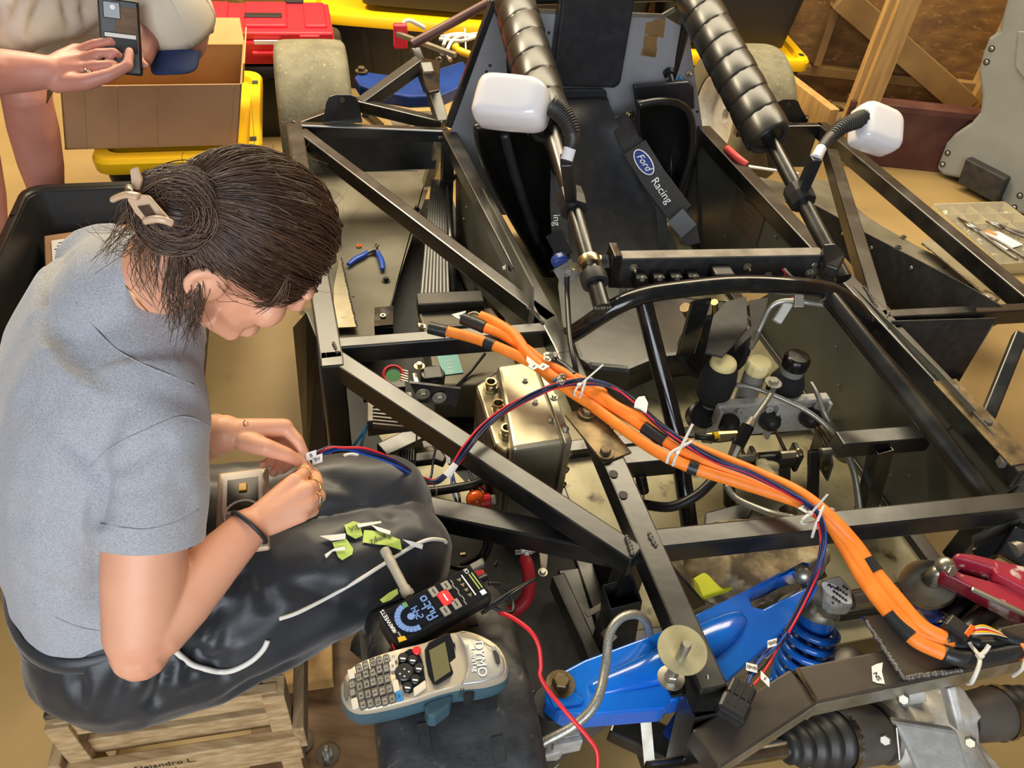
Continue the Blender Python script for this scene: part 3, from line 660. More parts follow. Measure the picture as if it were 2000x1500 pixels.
cp(MB().prism([PK(x, y, kr - .04) for x, y in ((1486, 250), (1600, 250), (1574, 326), (1500, 326))], EY * .004), 'rear_plate', 'blackpaint')
sq(P(1475, 205, U), P(1580, 228, U), .03, .03); sq(P(1484, 235, U), P(1562, 352, .2), .03, .03)
cp(MB().tube(spline([P(1420, 290, .505), P(1440, 308, .51), P(1458, 322, .50)], 5), .012, 8), 'red_tube', 'pink', smooth=True, label='coral red hose piece')
cp(MB().tube([P(1462, 325, .26), P(1560, 340, .26)], .006, 8), 'hinge_rod', 'whitepaper', smooth=True)
cp(MB().lathe([(.022, 0), (.022, .002), (.012, .004), (.012, .014)], P(1535, 325, .25), EZ, 14), 'quarter_turn_fastener', 'zinc')
# --- floor pans
cp(MB().box(K(.93, 1.5, .108), .82, 1.72, .006, EX, EY), 'floor_pan', 'dirtypan', label='dirty cream floor pan')
cp(MB().box(K(.235, 1.66, .100), .50, 1.94, .006, EX, EY), 'floor_pan', 'blackmatte')
# --- roll hoop (round tubes)
hz = .60
hoop = [P(1092, 665, .47), P(1125, 648, .50), P(1200, 600, .578), P(1258, 577, .603), P(1330, 565, .61), P(1435, 555, .615), P(1530, 557, .61), P(1610, 565, .59), P(1655, 588, .56), P(1684, 618, .52), P(1692, 640, .47)]
rt(hoop, .021, sp=5)
rt([P(1257, 590, .585), P(1322, 850, .36), P(1347, 1032, .17)], .0205); rt([P(1617, 578, .575), P(1780, 785, .50), P(1925, 972, .43)], .022, 'dustblack')
for p_, q_ in (((1240, 595), (1275, 590)), ((1600, 590), (1632, 570))): weld(P(*p_, .58), P(*q_, .58), r=.004)
def lerp(p, q, t): return p + (q - p) * t
bl0, bl1 = K(.573, 1.267, .60), K(.60, 2.36, .905)
rt([bl0 - (bl1 - bl0) * .01, bl1], .0195, 'dustblack')
br0, br1 = P(1648, 545, .57), None
# far brace: same rise as the near one
kb = Kinv(br0); br1 = PK(1352, -12, 2.36)
rt([br0, br1], .0195, 'dustblack')
def pad(p0, p1, r, n, skew, label):
    o = None; d = (p1 - p0); a, s, u = frame(d); L_ = d.length
    prof = []; rings = []
    core = MB().tube([p0, p0 + d * .02, p1], [r * .9, r, r * 1.02], 20); R = cp(core, 'roll_bar_pad', 'vinyl', smooth=True, auto=True, label=label)
    for i in range(n):                                    # spiral wraps, each overlapping the next
        t0, t1 = i / n, (i + 1.05) / n; pr = []
        for k, (q, rr) in enumerate(((0, .99), (.05, 1.03), (.12, 1.05), (.5, 1.055), (.88, 1.03), (1, 1.0))):
            c = p0 + d * (t0 + (t1 - t0) * q); pr.append([c + a * skew * r * math.cos(2 * math.pi * j / 24 + .6) + (s * math.cos(2 * math.pi * j / 24) + u * math.sin(2 * math.pi * j / 24)) * r * rr * (1 + .012 * math.sin(3 * j + i * 2)) for j in range(24)])
        cp(MB().loft(pr, False), 'wrap', 'vinyl', R, smooth=True)
    cp(MB().torus(p0, a, r * .82, r * .16, 22, 8), 'pad_lip', 'blackmatte', R, smooth=True)
pad(lerp(bl0, bl1, .515), bl1 + (bl1 - bl0) * .03, .059, 7, .45, 'near black wrapped foam pad')
def on_line(p, q, y):                                       # parameter of the point of p..q seen at image row y
    lo, hi = 0, 1
    for _ in range(40):
        m = (lo + hi) / 2
        if proj(p.lerp(q, m))[1] > y: lo = m
        else: hi = m
    return lo
pad(lerp(br0, br1, on_line(br0, br1, 268)), br1 + (br1 - br0) * 0.05, .060, 9, .45, 'far black wrapped foam pad')
rt([bl1, K(.62, 2.40, .2)], .02, 'dustblack'); rt([br1, Kinv(br1).x * EX + EY * 2.40 + EZ * .2], .02, 'dustblack')
rt([bl1, br1], .02, 'dustblack')
# clamps and straps on the near brace
def collar(line, y, r, w, m, name='clamp_ring'):
    p = lerp(*line, on_line(*line, y)); a = (line[1] - line[0]).normalized()
    return p, a, cp(MB().lathe([(r, -w / 2), (r * 1.03, -w * .3), (r * 1.03, w * .3), (r, w / 2)], p, a, 20), name, m, smooth=True, auto=True)
NB, FB = (bl0, bl1), (br0, br1)
p, a, o = collar(NB, 514, .027, .022, 'brass', 'hose_clamp')
cp(MB().box(p + CR * .018 + CU * .01, .02, .016, .014), 'clamp_screw', 'zinc', o, bevel=.002)
collar(NB, 545, .03, .03, 'blackrubber', 'rubber_sleeve')
weld(bl0 - EX * .02 - EY * .01, bl0 + EX * .02 - EY * .012, r=.005)
# --- mirrors
def mirror(line, y, tip, hc, hx, hy, hz_, sx, sy, sz, name_label, side):
    p = lerp(*line, on_line(*line, y)); a = (line[1] - line[0]).normalized()
    Mr = cp(MB().lathe([(.020, -.03), (.034, -.028), (.036, 0), (.034, .028), (.020, .03)], p, a, 8), 'mirror', 'blackplastic', label=name_label)
    d = (tip[0] - p); cp(MB().beam(p + d * .05, tip[0], .026, .030, CU, False), 'mirror_arm', 'blackplastic', Mr, bevel=.003)
    cp(MB().tube([tip[0] - d.normalized() * .004, tip[1]], .0135, 14), 'sleeve', 'white', Mr, smooth=True, auto=True)
    pts = spline([tip[1]] + tip[2:], 7); n_ = len(pts)
    cp(MB().tube(pts, [.0125 + .010 * (i / (n_ - 1)) for i in range(n_)], 14), 'stalk', 'blackrubber', Mr, smooth=True)
    for i in range(n_ // 3, n_ - 4): cp(MB().torus(pts[i], pts[i + 1] - pts[i - 1], .0125 + .010 * (i / (n_ - 1)), .0025, 16, 6), 'bellows_rib', 'blackrubber', Mr, smooth=True)
    mb = MB(); hx, hy, hz_ = V(hx), V(hy), V(hz_)
    rings = []
    for t_, kx_, ky_ in ((-.5, .80, .78), (-.47, .90, .90), (-.38, .98, .97), (0, 1, 1), (.28, .97, .97), (.42, .88, .9), (.48, .76, .8), (.50, .6, .6)):
        ring = []
        for j in range(40):
            an = 2 * math.pi * j / 40; cx, sy_ = math.cos(an), math.sin(an)
            e = .28; ring.append(hc + hz_ * t_ * sz + hx * sx / 2 * kx_ * math.copysign(abs(cx) ** e, cx) * (1 - .10 * (sy_ > 0) * abs(sy_)) + hy * sy / 2 * ky_ * math.copysign(abs(sy_) ** e, sy_) * (1 - .16 * (cx > .0) * abs(cx)))
        rings.append(ring)
    h = cp(MB().loft(rings), 'mirror_housing', 'white', Mr, smooth=True, auto=True, label='white mirror housing')
    e_ = hc - hz_ * sz * .5
    cp(MB().loft([[hc + (q - hc) * .93 - hz_ * .003 for q in rings[0]], [hc + (q - hc) * .92 - hz_ * .004 for q in rings[0]]]), 'mirror_glass', 'darkgloss', Mr)
# near mirror: housing spans (926,148)-(1078,250)
dN = 1.60
tipN = [D(1106, 312, 1.60), D(1113, 290, 1.60), D(1119, 268, 1.59), D(1108, 236, 1.585), D(1090, 214, 1.585), D(1076, 206, 1.585)]
hxN = (D(1070, 205, 1.56) - D(930, 192, 1.60)).normalized(); hyN = (D(1000, 150, 1.6) - D(1000, 245, 1.58)); hyN = (hyN - hxN * hyN.dot(hxN)).normalized()
mirror(NB, 395, tipN, D(1000, 201, 1.60), hxN, hyN, hxN.cross(hyN), .157, .098, .085, 'white door mirror on the near brace', -1)
dF = 2.08
tipF = [D(1594, 307, 1.93), D(1604, 290, 1.95), D(1618, 272, 1.97), D(1645, 248, 2.0), D(1672, 236, 2.03), D(1692, 228, 2.06)]
hxF = (D(1745, 262, 2.10) - D(1668, 232, 2.06)).normalized(); hyF = (D(1738, 222, 2.1) - D(1700, 296, 2.06)); hyF = (hyF - hxF * hyF.dot(hxF)).normalized()
mirror(FB, 382, tipF, D(1712, 252, 2.08), hxF, hyF, hxF.cross(hyF), .135, .118, .08, 'white door mirror on the far brace', 1)
# --- wheels
def wheel(c, R, w, m, label, slots=False, ax=EX):
    prof = [(R * .62, -w * .44), (R * .70, -w * .49), (R * .86, -w * .5), (R * .94, -w * .485), (R * .982, -w * .44), (R * .995, -w * .36), (R, -w * .2), (R, w * .2), (R * .995, w * .36), (R * .982, w * .44), (R * .94, w * .485), (R * .86, w * .5), (R * .70, w * .49), (R * .62, w * .44)]
    T = cp(MB().lathe(prof, c, ax, 72, False, up=EZ), 'tire', m, smooth=True, label=label)
    cp(MB().lathe([(R * .62, -w * .42), (R * .58, -w * .40), (R * .56, 0), (R * .58, w * .4), (R * .62, w * .42)], c, ax, 40, False), 'wheel_rim', 'cast', T, smooth=True)
    cp(MB().lathe([(R * .57, -w * .1), (R * .2, -w * .16), (.03, -w * .2), (.03, w * .1), (R * .57, w * .02)], c, ax, 30), 'wheel_disc', 'cast', T, smooth=True, auto=True)
    if slots:
        for k in range(26):
            an = 2 * math.pi * k / 26
            for s, o in ((-.22, 0), (.2, .12)):
                d = EY * math.sin(an + o) + EZ * math.cos(an + o)
                cp(MB().box(c + ax * s * w + d * (R + .0004), .016, .034, .0016, ax, ax.cross(d)), 'tread_slot', 'blackmatte', T)
    return T
wheel(K(.112, .50, .28), .28, .228, 'tire', 'dark grey slotted front tire', True)
wheel(K(.005, 2.95, .285), .285, .262, 'olduber', 'worn dusty rear tire'); wheel(K(1.765, 2.90, .285), .285, .25, 'olduber', 'worn dusty rear tire beside the pine rail')
wheel(K(1.70, .50, .28), .28, .228, 'tire', 'dark grey slotted front tire', False)
# --- bulkhead behind the seat
kb_ = 2.355
B = cp(MB().prism([PK(x, y, kb_) for x, y in ((880, 250), (900, 300), (930, 420), (1400, 420), (1372, 245), (1345, 60), (1300, 34), (1290, 30), (1050, 22), (962, 8))], EY * .005), 'bulkhead', 'alupanel', bevel=.001, label='grey painted seat bulkhead sheet')
cp(MB().beam(PK(1052, 22, kb_ - .004), PK(1296, 32, kb_ - .004), .012, .006, -EY), 'edge_strip', 'zinc', B); cp(MB().beam(PK(1293, 33, kb_ - .004), PK(1330, 12, kb_ - .004), .014, .006, -EY), 'edge_strip', 'zinc', B)
sq(PK(876, 250, kb_ - .01), PK(966, 2, kb_ - .01), .022, .022, up=-EY)
for x, y in ((1072, 64), (1304, 134), (1362, 218), (957, 128), (950, 140), (965, 218)): cp(MB().lathe([(.005, 0), (.005, .0012)], PK(x, y, kb_ - .001), -EY, 8), 'drill_hole', 'blackmatte', B)
mb = MB()
for i, (x0, y0, w_, h_) in enumerate(((1258, 70, 26, 42), (1276, 38, 24, 36), (1262, 44, 14, 26), (1254, 96, 30, 16))): mb.prism([PK(x, y, kb_ - .001) for x, y in ((x0, y0), (x0 + w_, y0 - 3), (x0 + w_ - 4, y0 + h_), (x0 - 3, y0 + h_ - 4))], -EY * .0006)
cp(mb, 'tape_residue', 'pinedark', B, label='brown torn tape residue')
# headrest
cp(MB().prism([PK(x, y, 2.30) for x, y in ((1104, -60), (1252, -60), (1214, 158), (1210, 168), (1200, 173), (1094, 170), (1083, 165), (1080, 152))], EY * .05), 'headrest', 'seat', bevel=.009, seg=3, label='black padded headrest')
# --- seat shell
def seat():
    Sx = cp(MB().prism([PK(x, y, 2.31) for x, y in ((1096, 176), (1100, 174), (1178, 174), (1186, 180), (1188, 212), (1098, 212))], EY * .012), 'seat', 'seat', bevel=.006, label='black moulded racing seat')
    rows = [((1086, 196, 2.29), (1188, 192, 2.29)), ((1096, 204, 2.26), (1190, 202, 2.26)), ((1102, 260, 2.20), (1215, 260, 2.20)), ((1104, 380, 2.08), (1262, 380, 2.08)), ((1098, 480, 1.95), (1318, 470, 1.95)), ((1090, 560, 1.84), (1345, 550, 1.84)), ((1100, 640, 1.66), (1350, 640, 1.66))]
    rings = []
    for a_, b_ in rows:
        A, Bq = PK(*a_), PK(*b_); rings.append([A.lerp(Bq, t) + EY * (.028 * (1 - (2 * t - 1) ** 2)) for t in [i / 12 for i in range(13)]])
    cp(MB().loft(rings, False, False), 'seat_back', 'seat', Sx, smooth=True)
    def bowl(out, k0, dk, name, deep=(0, 0)):
        c = V((sum(p[0] for p in out) / len(out) + deep[0], sum(p[1] for p in out) / len(out) + deep[1], 0)); pts = [V((x, y, 0)) for x, y in out]
        sp = spline(pts + [pts[0]], 4)[:-1]; rr = []
        for s, dy in ((1.0, .12), (1.02, .02), (1.0, .0), (.95, -.008), (.90, .0), (.82, .04), (.62, dk * .7), (.35, dk * .95), (.1, dk)):
            rr.append([PK(c.x + (q.x - c.x) * s, c.y + (q.y - c.y) * s, k0 + dy) for q in sp])
        m = MB().loft(rr, False); n = len(sp); m.f.append(tuple(len(m.v) - n + i for i in range(n))); m.m.append(0)
        cp(m, name, 'vinyl', Sx, smooth=True)
    bowl([(1244, 196), (1290, 196), (1335, 200), (1352, 230), (1352, 290), (1336, 350), (1312, 410), (1290, 380), (1262, 320), (1246, 260)], 2.14, .17, 'seat_bolster', (8, 0))
    cp(MB().tube(spline([PK(x, y, 2.125) for x, y in ((1246, 205), (1290, 198), (1332, 206), (1350, 235), (1351, 290), (1337, 345), (1312, 408))], 5), .012, 10), 'bolster_rim', 'vinyl', Sx, smooth=True)
    cp(MB().tube(spline([PK(x, y, 2.045) for x, y in ((926, 250), (985, 246), (1058, 268), (1084, 332), (1094, 430), (1086, 520))], 5), .011, 10), 'bolster_rim', 'vinyl', Sx, smooth=True); cp(MB().tube(spline([PK(x, y, 2.10) for x, y in ((985, 262), (1000, 320), (1024, 400), (1052, 480))], 5), .016, 10, flat=.5), 'bolster_ridge', 'seat', Sx, smooth=True)
    bowl([(925, 246), (985, 240), (1060, 262), (1088, 330), (1098, 430), (1092, 530), (1062, 540), (1020, 470), (968, 380), (934, 300)], 2.06, .2, 'seat_bolster')
    cp(MB().prism([PK(x, y, 2.30) for x, y in ((1238, 168), (1345, 160), (1356, 170), (1358, 214), (1244, 214))], EY * .02), 'seat_flange', 'seat', Sx, bevel=.006)
    cp(MB().prism([P(x, y, .245) for x, y in ((1112, 660), (1180, 600), (1290, 572), (1440, 585), (1440, 668), (1390, 690), (1290, 700), (1232, 724), (1150, 716), (1126, 700))], -EZ * .09), 'seat_base', 'dustblack', Sx, bevel=.02, seg=3, label='dusty seat base front')
seat()
# belts
def strap(pts, w, name, m, th=.004, parent=None, nrm=None):
    pts = [V(p) for p in pts]; rings = []
    for i, p in enumerate(pts):
        t = (pts[min(i + 1, len(pts) - 1)] - pts[max(i - 1, 0)]).normalized(); n = (CC - p).normalized(); n = (n - t * n.dot(t)).normalized() if nrm is None else V(nrm); s = t.cross(n)
        rings.append([p + s * w / 2 + n * th / 2, p - s * w / 2 + n * th / 2, p - s * w / 2 - n * th / 2, p + s * w / 2 - n * th / 2])
    return cp(MB().loft(rings), name, m, parent, bevel=.001)
BL = strap([PK(1206, 230, 2.25), PK(1230, 272, 2.15), PK(1258, 318, 2.08)], .066, 'seat_belt', 'webbing')
bp = [PK(1240, 288, 2.10), PK(1275, 345, 2.02), PK(1330, 418, 1.92)]
strap(bp, .078, 'belt_pad', 'webbing', .012, BL, None)
strap([PK(1326, 412, 1.925), PK(1346, 450, 1.89), PK(1352, 478, 1.86)], .05, 'belt_webbing', 'webbing', .004, BL)
strap([PK(1318, 420, 1.90), PK(1346, 452, 1.86)], .062, 'belt_adjuster', 'blackplastic', .014, BL)
strap([PK(1290, 395, 2.0), PK(1298, 500, 1.9)], .032, 'belt_webbing', 'webbing', .004, BL)
bd = (bp[2] - bp[0]).normalized(); bn = (CC - bp[1]); bn = (bn - bd * bn.dot(bd)).normalized(); bs = bn.cross(bd)
lc = PK(1268, 318, 2.06) + bn * .010; lc = lc
hit = bp[0].lerp(bp[1], .52) + bn * .0085
mb = MB().lathe([(1, 0), (1, .0012)], V((0, 0, 0)), EZ, 40)
def oval(c, rx, ry, m, nm, dz):
    mb = MB(); n = 40; ring = [c + bd * rx * math.cos(2 * math.pi * i / n) + bs * ry * math.sin(2 * math.pi * i / n) + bn * dz for i in range(n)]; mb.prism(ring, bn * .0012); return cp(mb, nm, m, BL)
oval(hit, .046, .023, 'inkwhite', 'badge_border', 0); oval(hit, .0425, .0198, 'fordblue', 'badge', .0008)
text('Ford', .030, hit + bn * .0024, bd, bs, 'inkwhite', parent=BL, shear=.35)
text('Racing', .034, bp[1].lerp(bp[2], .36) + bn * .0085 - bs * .004, bd, bs, 'inkwhite', parent=BL)
B2 = strap([PK(1092, 320, 2.06), PK(1090, 400, 1.98), PK(1094, 470, 1.90), PK(1100, 530, 1.8)], .05, 'seat_belt', 'webbing', .010)
text('ing', .03, PK(1087, 430, 1.93), PK(1092, 460, 1.9) - PK(1090, 410, 1.95), CR, 'inkwhite', parent=B2)
strap([PK(1080, 455, 1.90), PK(1104, 500, 1.84)], .05, 'belt_adjuster', 'blackplastic', .014, B2)
cp(MB().beam(PK(1190, 225, 2.28), PK(1240, 230, 2.26), .02, .03), 'belt_bracket', 'darksteel', bevel=.003); bolt(PK(1230, 226, 2.24), -EY, .01, .008, 'brass')
# ignition switch, kill switch
cp(MB().lathe([(.020, 0), (.018, .012), (.011, .014), (.012, .035), (.010, .045)], PK(1306, 140, kb_ - .003), -EY - EZ * .6, 18), 'ignition_switch', 'blackplastic', smooth=True, auto=True)
cp(MB().lathe([(.013, 0), (.013, .004), (.006, .006), (.004, .02)], PK(1346, 143, kb_ - .003), -EY, 14), 'push_button', 'zinc', smooth=True, auto=True)
# --- dash
da, db = P(1212, 497, .63), P(1606, 490, .63)
d_ = (db - da).normalized(); dn = EZ.cross(d_)
DASH = cp(MB().beam(da, db, .032, .006), 'dash', 'darksteel', label='black switch dash with bare top edge', bevel=.001)
cp(MB().prism([da - dn * .016 + EZ * -.004, db - dn * .016 + EZ * -.004, db - dn * .016 - EZ * .095, da - dn * .016 - EZ * .085], dn * .005), 'dash_face', 'blackmatte', DASH)
cp(MB().box(da - d_ * .014 - EZ * .03, .02, .06, .09, d_, dn), 'dash_end', 'blackgloss', DASH, bevel=.003)
for k in range(4): cp(MB().box(da + d_ * (.045 + k * .043) - dn * .035 - EZ * .048, .028, .036, .032, d_, dn), 'relay', 'blackplastic', DASH, bevel=.003)
for k in range(5): cp(MB().hexbolt(da + d_ * (.005 + k * .043) - dn * .052 - EZ * .070, -dn + EZ, .006, .008), 'terminal_screw', 'zinc', DASH)
for k in range(4): cp(MB().hexbolt(da + d_ * (.045 + k * .043) - dn * .05 - EZ * .034, -dn + EZ, .0045, .006), 'terminal_screw', 'zinc', DASH)
cp(MB().box(da + d_ * .245 - dn * .04 - EZ * .045, .05, .045, .05, d_, dn), 'switch_block', 'blackplastic', DASH, bevel=.005)
for f_, z_ in ((.06, .024), (.62, .028), (.74, .055), (.84, .055), (.95, .05)): cp(MB().hexbolt(da.lerp(db, f_) - dn * .018 - EZ * z_, -dn, .006, .008, stud=.012), 'terminal_screw', 'zinc', DASH)
cp(MB().tube(spline([da.lerp(db, .80) - dn * .02 - EZ * .035, da.lerp(db, .83) - dn * .03 - EZ * .05, da.lerp(db, .89) - dn * .025 - EZ * .065], 5), .003, 6), 'wire', 'wirered', DASH, smooth=True)
cp(MB().tube(spline([da.lerp(db, .81) - dn * .02 - EZ * .035, da.lerp(db, .85) - dn * .035 - EZ * .05, da.lerp(db, .90) - dn * .025 - EZ * .06], 5), .003, 6), 'wire', 'wirewhite', DASH, smooth=True)
cp(MB().beam(P(1150, 513, .615), P(1190, 510, .615), .03, .004, -EY + EZ), 'hole_strap', 'darksteel', DASH, bevel=.001)
for x in (1168, 1182): cp(MB().lathe([(.006, 0), (.006, .002)], P(x, 512, .618), -EY + EZ, 10), 'drill_hole', 'blackmatte', DASH)
cp(MB().prism([P(1598, 500, .62), P(1622, 498, .62), P(1642, 522, .6), P(1628, 548, .585), P(1604, 540, .59)], EZ * .035), 'brace_clamp', 'blackpaint', bevel=.004)
bolt(P(1588, 515, .60), -EY, .008, .008, 'zinc'); bolt(P(1587, 532, .58), -EY, .008, .008, 'zinc')
# bias adjuster with its cable
ba = D(1107, 532, 1.78); fx = (CR * .86 + CU * -.1 - CF * .5).normalized(); fy = (CU * .8 + CR * .25 + CF * .3).normalized()
BA = cp(MB().box(ba, .05, .042, .003, CR + CU * .6, CU - CR * .6), 'adjuster_bracket', 'steel', bevel=.001)
cp(MB().lathe([(.016, 0), (.020, .004), (.020, .02), (.014, .024)], ba + CF * .006 - CR * .012 + CU * .02, CU * .7 + CF * .5 - CR * .3, 9), 'adjuster_knob', 'skyblue' if 0 else 'darkblue', BA, bevel=.002, label='blue adjuster knob')
cp(MB().hexbolt(ba - CF * .002 + CR * .004 - CU * .004, -CF, .008, .012), 'nut', 'darksteel', BA); cp(MB().hexbolt(ba - CF * .002 + CR * .016 + CU * .012, -CF, .006, .004), 'screw', 'brass', BA)
cp(MB().tube(spline([ba - CF * .01 - CU * .01, D(1108, 580, 1.76), D(1113, 660, 1.68), D(1122, 710, 1.64), D(1130, 745, 1.64)], 6), .006, 8), 'cable', 'wireblack', BA, smooth=True)
# --- things hanging from the hoop
HB = cp(MB().tube(spline([P(1640, 600, .55), P(1568, 590, .56), P(1530, 588, .55), P(1505, 600, .53), P(1490, 628, .49), P(1480, 650, .46)], 6), .0065, 10), 'brake_line', 'braid', smooth=True)
cp(MB().tube([P(1480, 648, .462), P(1474, 660, .45), P(1471, 668, .445), P(1467, 680, .44)], [.008, .011, .009, .006], 8), 'fitting', 'zinc', HB)
cp(MB().box(P(1560, 588, .57), .022, .03, .012, CR, CU), 'line_clip', 'zinc', HB, bevel=.002)
CN = cp(MB().box(P(1528, 610, .52), .022, .055, .02, CR * .8 + CU * -.5, CU * .8 + CR * .5), 'grey_connector', 'greyconn', bevel=.003, label='grey plug connector')
cp(MB().tube(spline([P(1543, 588, .55), P(1548, 582, .56), P(1540, 596, .53)], 5), .003, 6), 'wire', 'wirered', CN)
sq(P(1390, 582, .58), P(1356, 690, .36), .01, .05, 'blackgloss', 'hoop_gusset', up=EX)
cp(MB().prism([P(x, y, .45) for x, y in ((1418, 592), (1456, 582), (1460, 640), (1440, 668), (1410, 700), (1376, 692), (1392, 620))], EZ * .006), 'black_plate', 'blackmatte', bevel=.001)
cp(MB().prism([P(x, y, .40) for x, y in ((1462, 590), (1500, 584), (1488, 640), (1434, 688), (1430, 670), (1466, 640))], EZ * .006), 'black_plate', 'blackmatte', bevel=.001)
cp(MB().lathe([(.10, 0), (.10, .004), (.085, .006), (.085, 0)], P(1395, 680, .30), EY - EZ * .3 + EX * .3, 28, True), 'round_guard', 'blackmatte', smooth=True, auto=True)
rt([P(1338, 600, .45), P(1390, 700, .22)], .014, 'rust', 'steering_shaft')
rt([P(1395, 590, .45), P(1400, 660, .3)], .01, 'brass', 'steering_shaft')
# --- pedal box
def pedalbox():
    a0, a1 = P(1405, 795, .33), P(1622, 780, .33); ax = (a1 - a0).normalized(); ay = EZ.cross(ax); w = (a1 - a0).length
    R = cp(MB().box((a0 + a1) / 2 + ay * .012 - EZ * .004, w, .024, .012, ax, ay), 'pedal_box', 'cast', bevel=.002, label='cast aluminium pedal box with three boots')
    c = (a0 + a1) / 2
    cp(MB().box(c + ay * .012 - EZ * .065, w, .006, .11, ax, ay), 'mount_plate', 'cast', R, bevel=.002)
    for t_ in (-.49, .03, .49): cp(MB().box(c + ax * w * t_ - EZ * .06, .008, .03, .115, ax, ay), 'plate_rib', 'cast', R, bevel=.001)
    for t_ in (-.30, -.04, .40): cp(MB().lathe([(.010, 0), (.010, .005), (.004, .005), (.004, 0)], c + ax * w * t_ - ay * .001 - EZ * .018, -ay, 14, False), 'lug', 'cast', R)
    for k, (x, y) in enumerate(((1432, 832), (1512, 826), (1586, 820))):
        p = c + ax * (w * (-.38 + .37 * k)) - ay * .005 - EZ * .052
        cp(MB().lathe([(.026, -.004), (.028, .004), (.023, .008), (.026, .014), (.020, .018), (.021, .024), (.013, .03), (.006, .034)], p, -ay, 20), 'rubber_boot', 'blackrubber', R, smooth=True)
        q = p - ay * .09 - EZ * .035 + ax * .02; cp(MB().tube([p - ay * .03, q], .0045, 8), 'push_rod', 'rust', R, smooth=True)
        cp(MB().tube([q - ax * .02, q + ax * .02], .011, 10), 'clevis', 'zinc', R)
    o = c - ay * .085 - EZ * .115
    cp(MB().tube([o - ax * .06, o + ax * .045], .022, 18), 'pivot_tube', 'dustblack', R, smooth=True, auto=True)
    for t_ in (-.066, .05): cp(MB().box(o + ax * t_ + EZ * .004, .012, .05, .06, ax, ay), 'pivot_lug', 'blackpaint', R, bevel=.004); cp(MB().lathe([(.012, 0), (.012, .004), (.008, .006)], o + ax * (t_ - .004) + EZ * .03 - ay * .01, EZ - ay * .6, 14), 'bolt_head', 'brass', R)
    cp(MB().beam(o - ax * .14 - EZ * .01, o - ax * .07 - EZ * .01, .016, .016), 'threaded_rod', 'zinc', R); cp(MB().box(o - ax * .10, .035, .02, .02, ax, ay), 'coupler_nut', 'darksteel', R, bevel=.002)
    for t_ in (-.13, .02, .10):
        cp(MB().beam(o + ax * t_ + EZ * .02, o + ax * (t_ + .02) - ay * .06 - EZ * .12, .03, .012, -ay), 'pedal_arm', 'dustblack', R, bevel=.003)
    sd = o + ax * .13 + ay * .02 + EZ * .01
    cp(MB().prism([sd + ay * .05 + EZ * .04, sd + ay * .01 - EZ * .0 + EZ * .05, sd - ay * .06 + EZ * .0, sd - ay * .07 - EZ * .05, sd + ay * .03 - EZ * .05], ax * .006), 'side_plate', 'darksteel', R, bevel=.001)
    cp(MB().hexbolt(sd - ay * .05 - EZ * .02 - ax * .002, -ax, .010, .01), 'bolt_head', 'rust', R)
    cp(MB().hexbolt(P(1650, 890, .24), -ay - ax, .013, .016), 'rod_end', 'steel', R); cp(MB().torus(P(1640, 885, .245), -ay - ax, .012, .006, 16, 8), 'rod_end', 'zinc', R, smooth=True)
    cp(MB().tube([P(1600, 832, .285), P(1640, 880, .245)], [.005, .008], 8), 'push_rod', 'rust', R, smooth=True)
    def res(x, y, z, r, cap, body, cover=None, ribs=True):
        p = P(x, y, z)
        cp(MB().lathe([(r * .9, -.13), (r * .92, -.03), (r * .8, -.012)], p, EZ, 20), 'reservoir', body, R, smooth=True, auto=True)
        cp(MB().lathe([(r * 1.05, -.02), (r * 1.08, -.012), (r * 1.08, .006), (r, .012), (r * .8, .014)], p, EZ, 12 if ribs else 24), 'reservoir_cap', cap, R, bevel=.001)
        if cover: cp(MB().lathe([(r * 1.0, -.12), (r * 1.45, -.095), (r * 1.52, -.05), (r * 1.35, -.012), (r * 1.08, -.002)], p, EZ, 24), 'knit_sleeve', cover, R, smooth=True)
    res(1412, 712, .42, .030, 'cream', 'reservoir', 'sock', False); res(1482, 712, .42, .029, 'cream', 'reservoir'); res(1556, 704, .42, .030, 'blackgloss', 'reservoir', None, False)
    p = P(1556, 704, .42); cp(MB().lathe([(.026, -.13), (.044, -.11), (.044, -.07), (.034, -.045), (.028, -.04)], p, EZ, 20), 'knit_sleeve', 'sock', R, smooth=True)
    cp(MB().lathe([(.034, -.03), (.036, 0), (.030, .006), (.028, .004)], P(1372, 810, .28), EZ - EY * .6, 22), 'round_cap', 'blackplastic', R, smooth=True, auto=True)
    for l in ([(1438, 752, .36), (1470, 757, .37), (1530, 780, .37), (1590, 812, .36), (1640, 862, .33), (1668, 920, .27), (1681, 1000, .2)], [(1584, 748, .36), (1596, 770, .36), (1612, 810, .34), (1645, 870, .28), (1668, 930, .22), (1676, 1000, .18)]):
        cp(MB().tube(spline([P(*q) for q in l], 7), .0062, 10), 'braided_line', 'braid', R, smooth=True)
    for l in ([(1512, 756, .40), (1504, 772, .395), (1488, 796, .39), (1470, 822, .38)],): cp(MB().tube(spline([P(*q) for q in l], 6), .0065, 10), 'braided_line', 'braid', R, smooth=True)
    cp(MB().tube([P(1470, 818, .385), P(1463, 832, .38), P(1458, 838, .378)], [.008, .012, .012], 8), 'fitting', 'zinc', R); cp(MB().tube([P(1461, 832, .38), P(1440, 872, .35)], .015, 14), 'pressure_sensor', 'blackgloss', R, smooth=True, auto=True)
    cp(MB().tube([P(1440, 870, .35), P(1430, 892, .33)], [.013, .011], 8), 'fitting', 'zinc', R); cp(MB().hexbolt(P(1510, 748, .41), EZ, .012, .012), 'banjo_bolt', 'zinc', R)
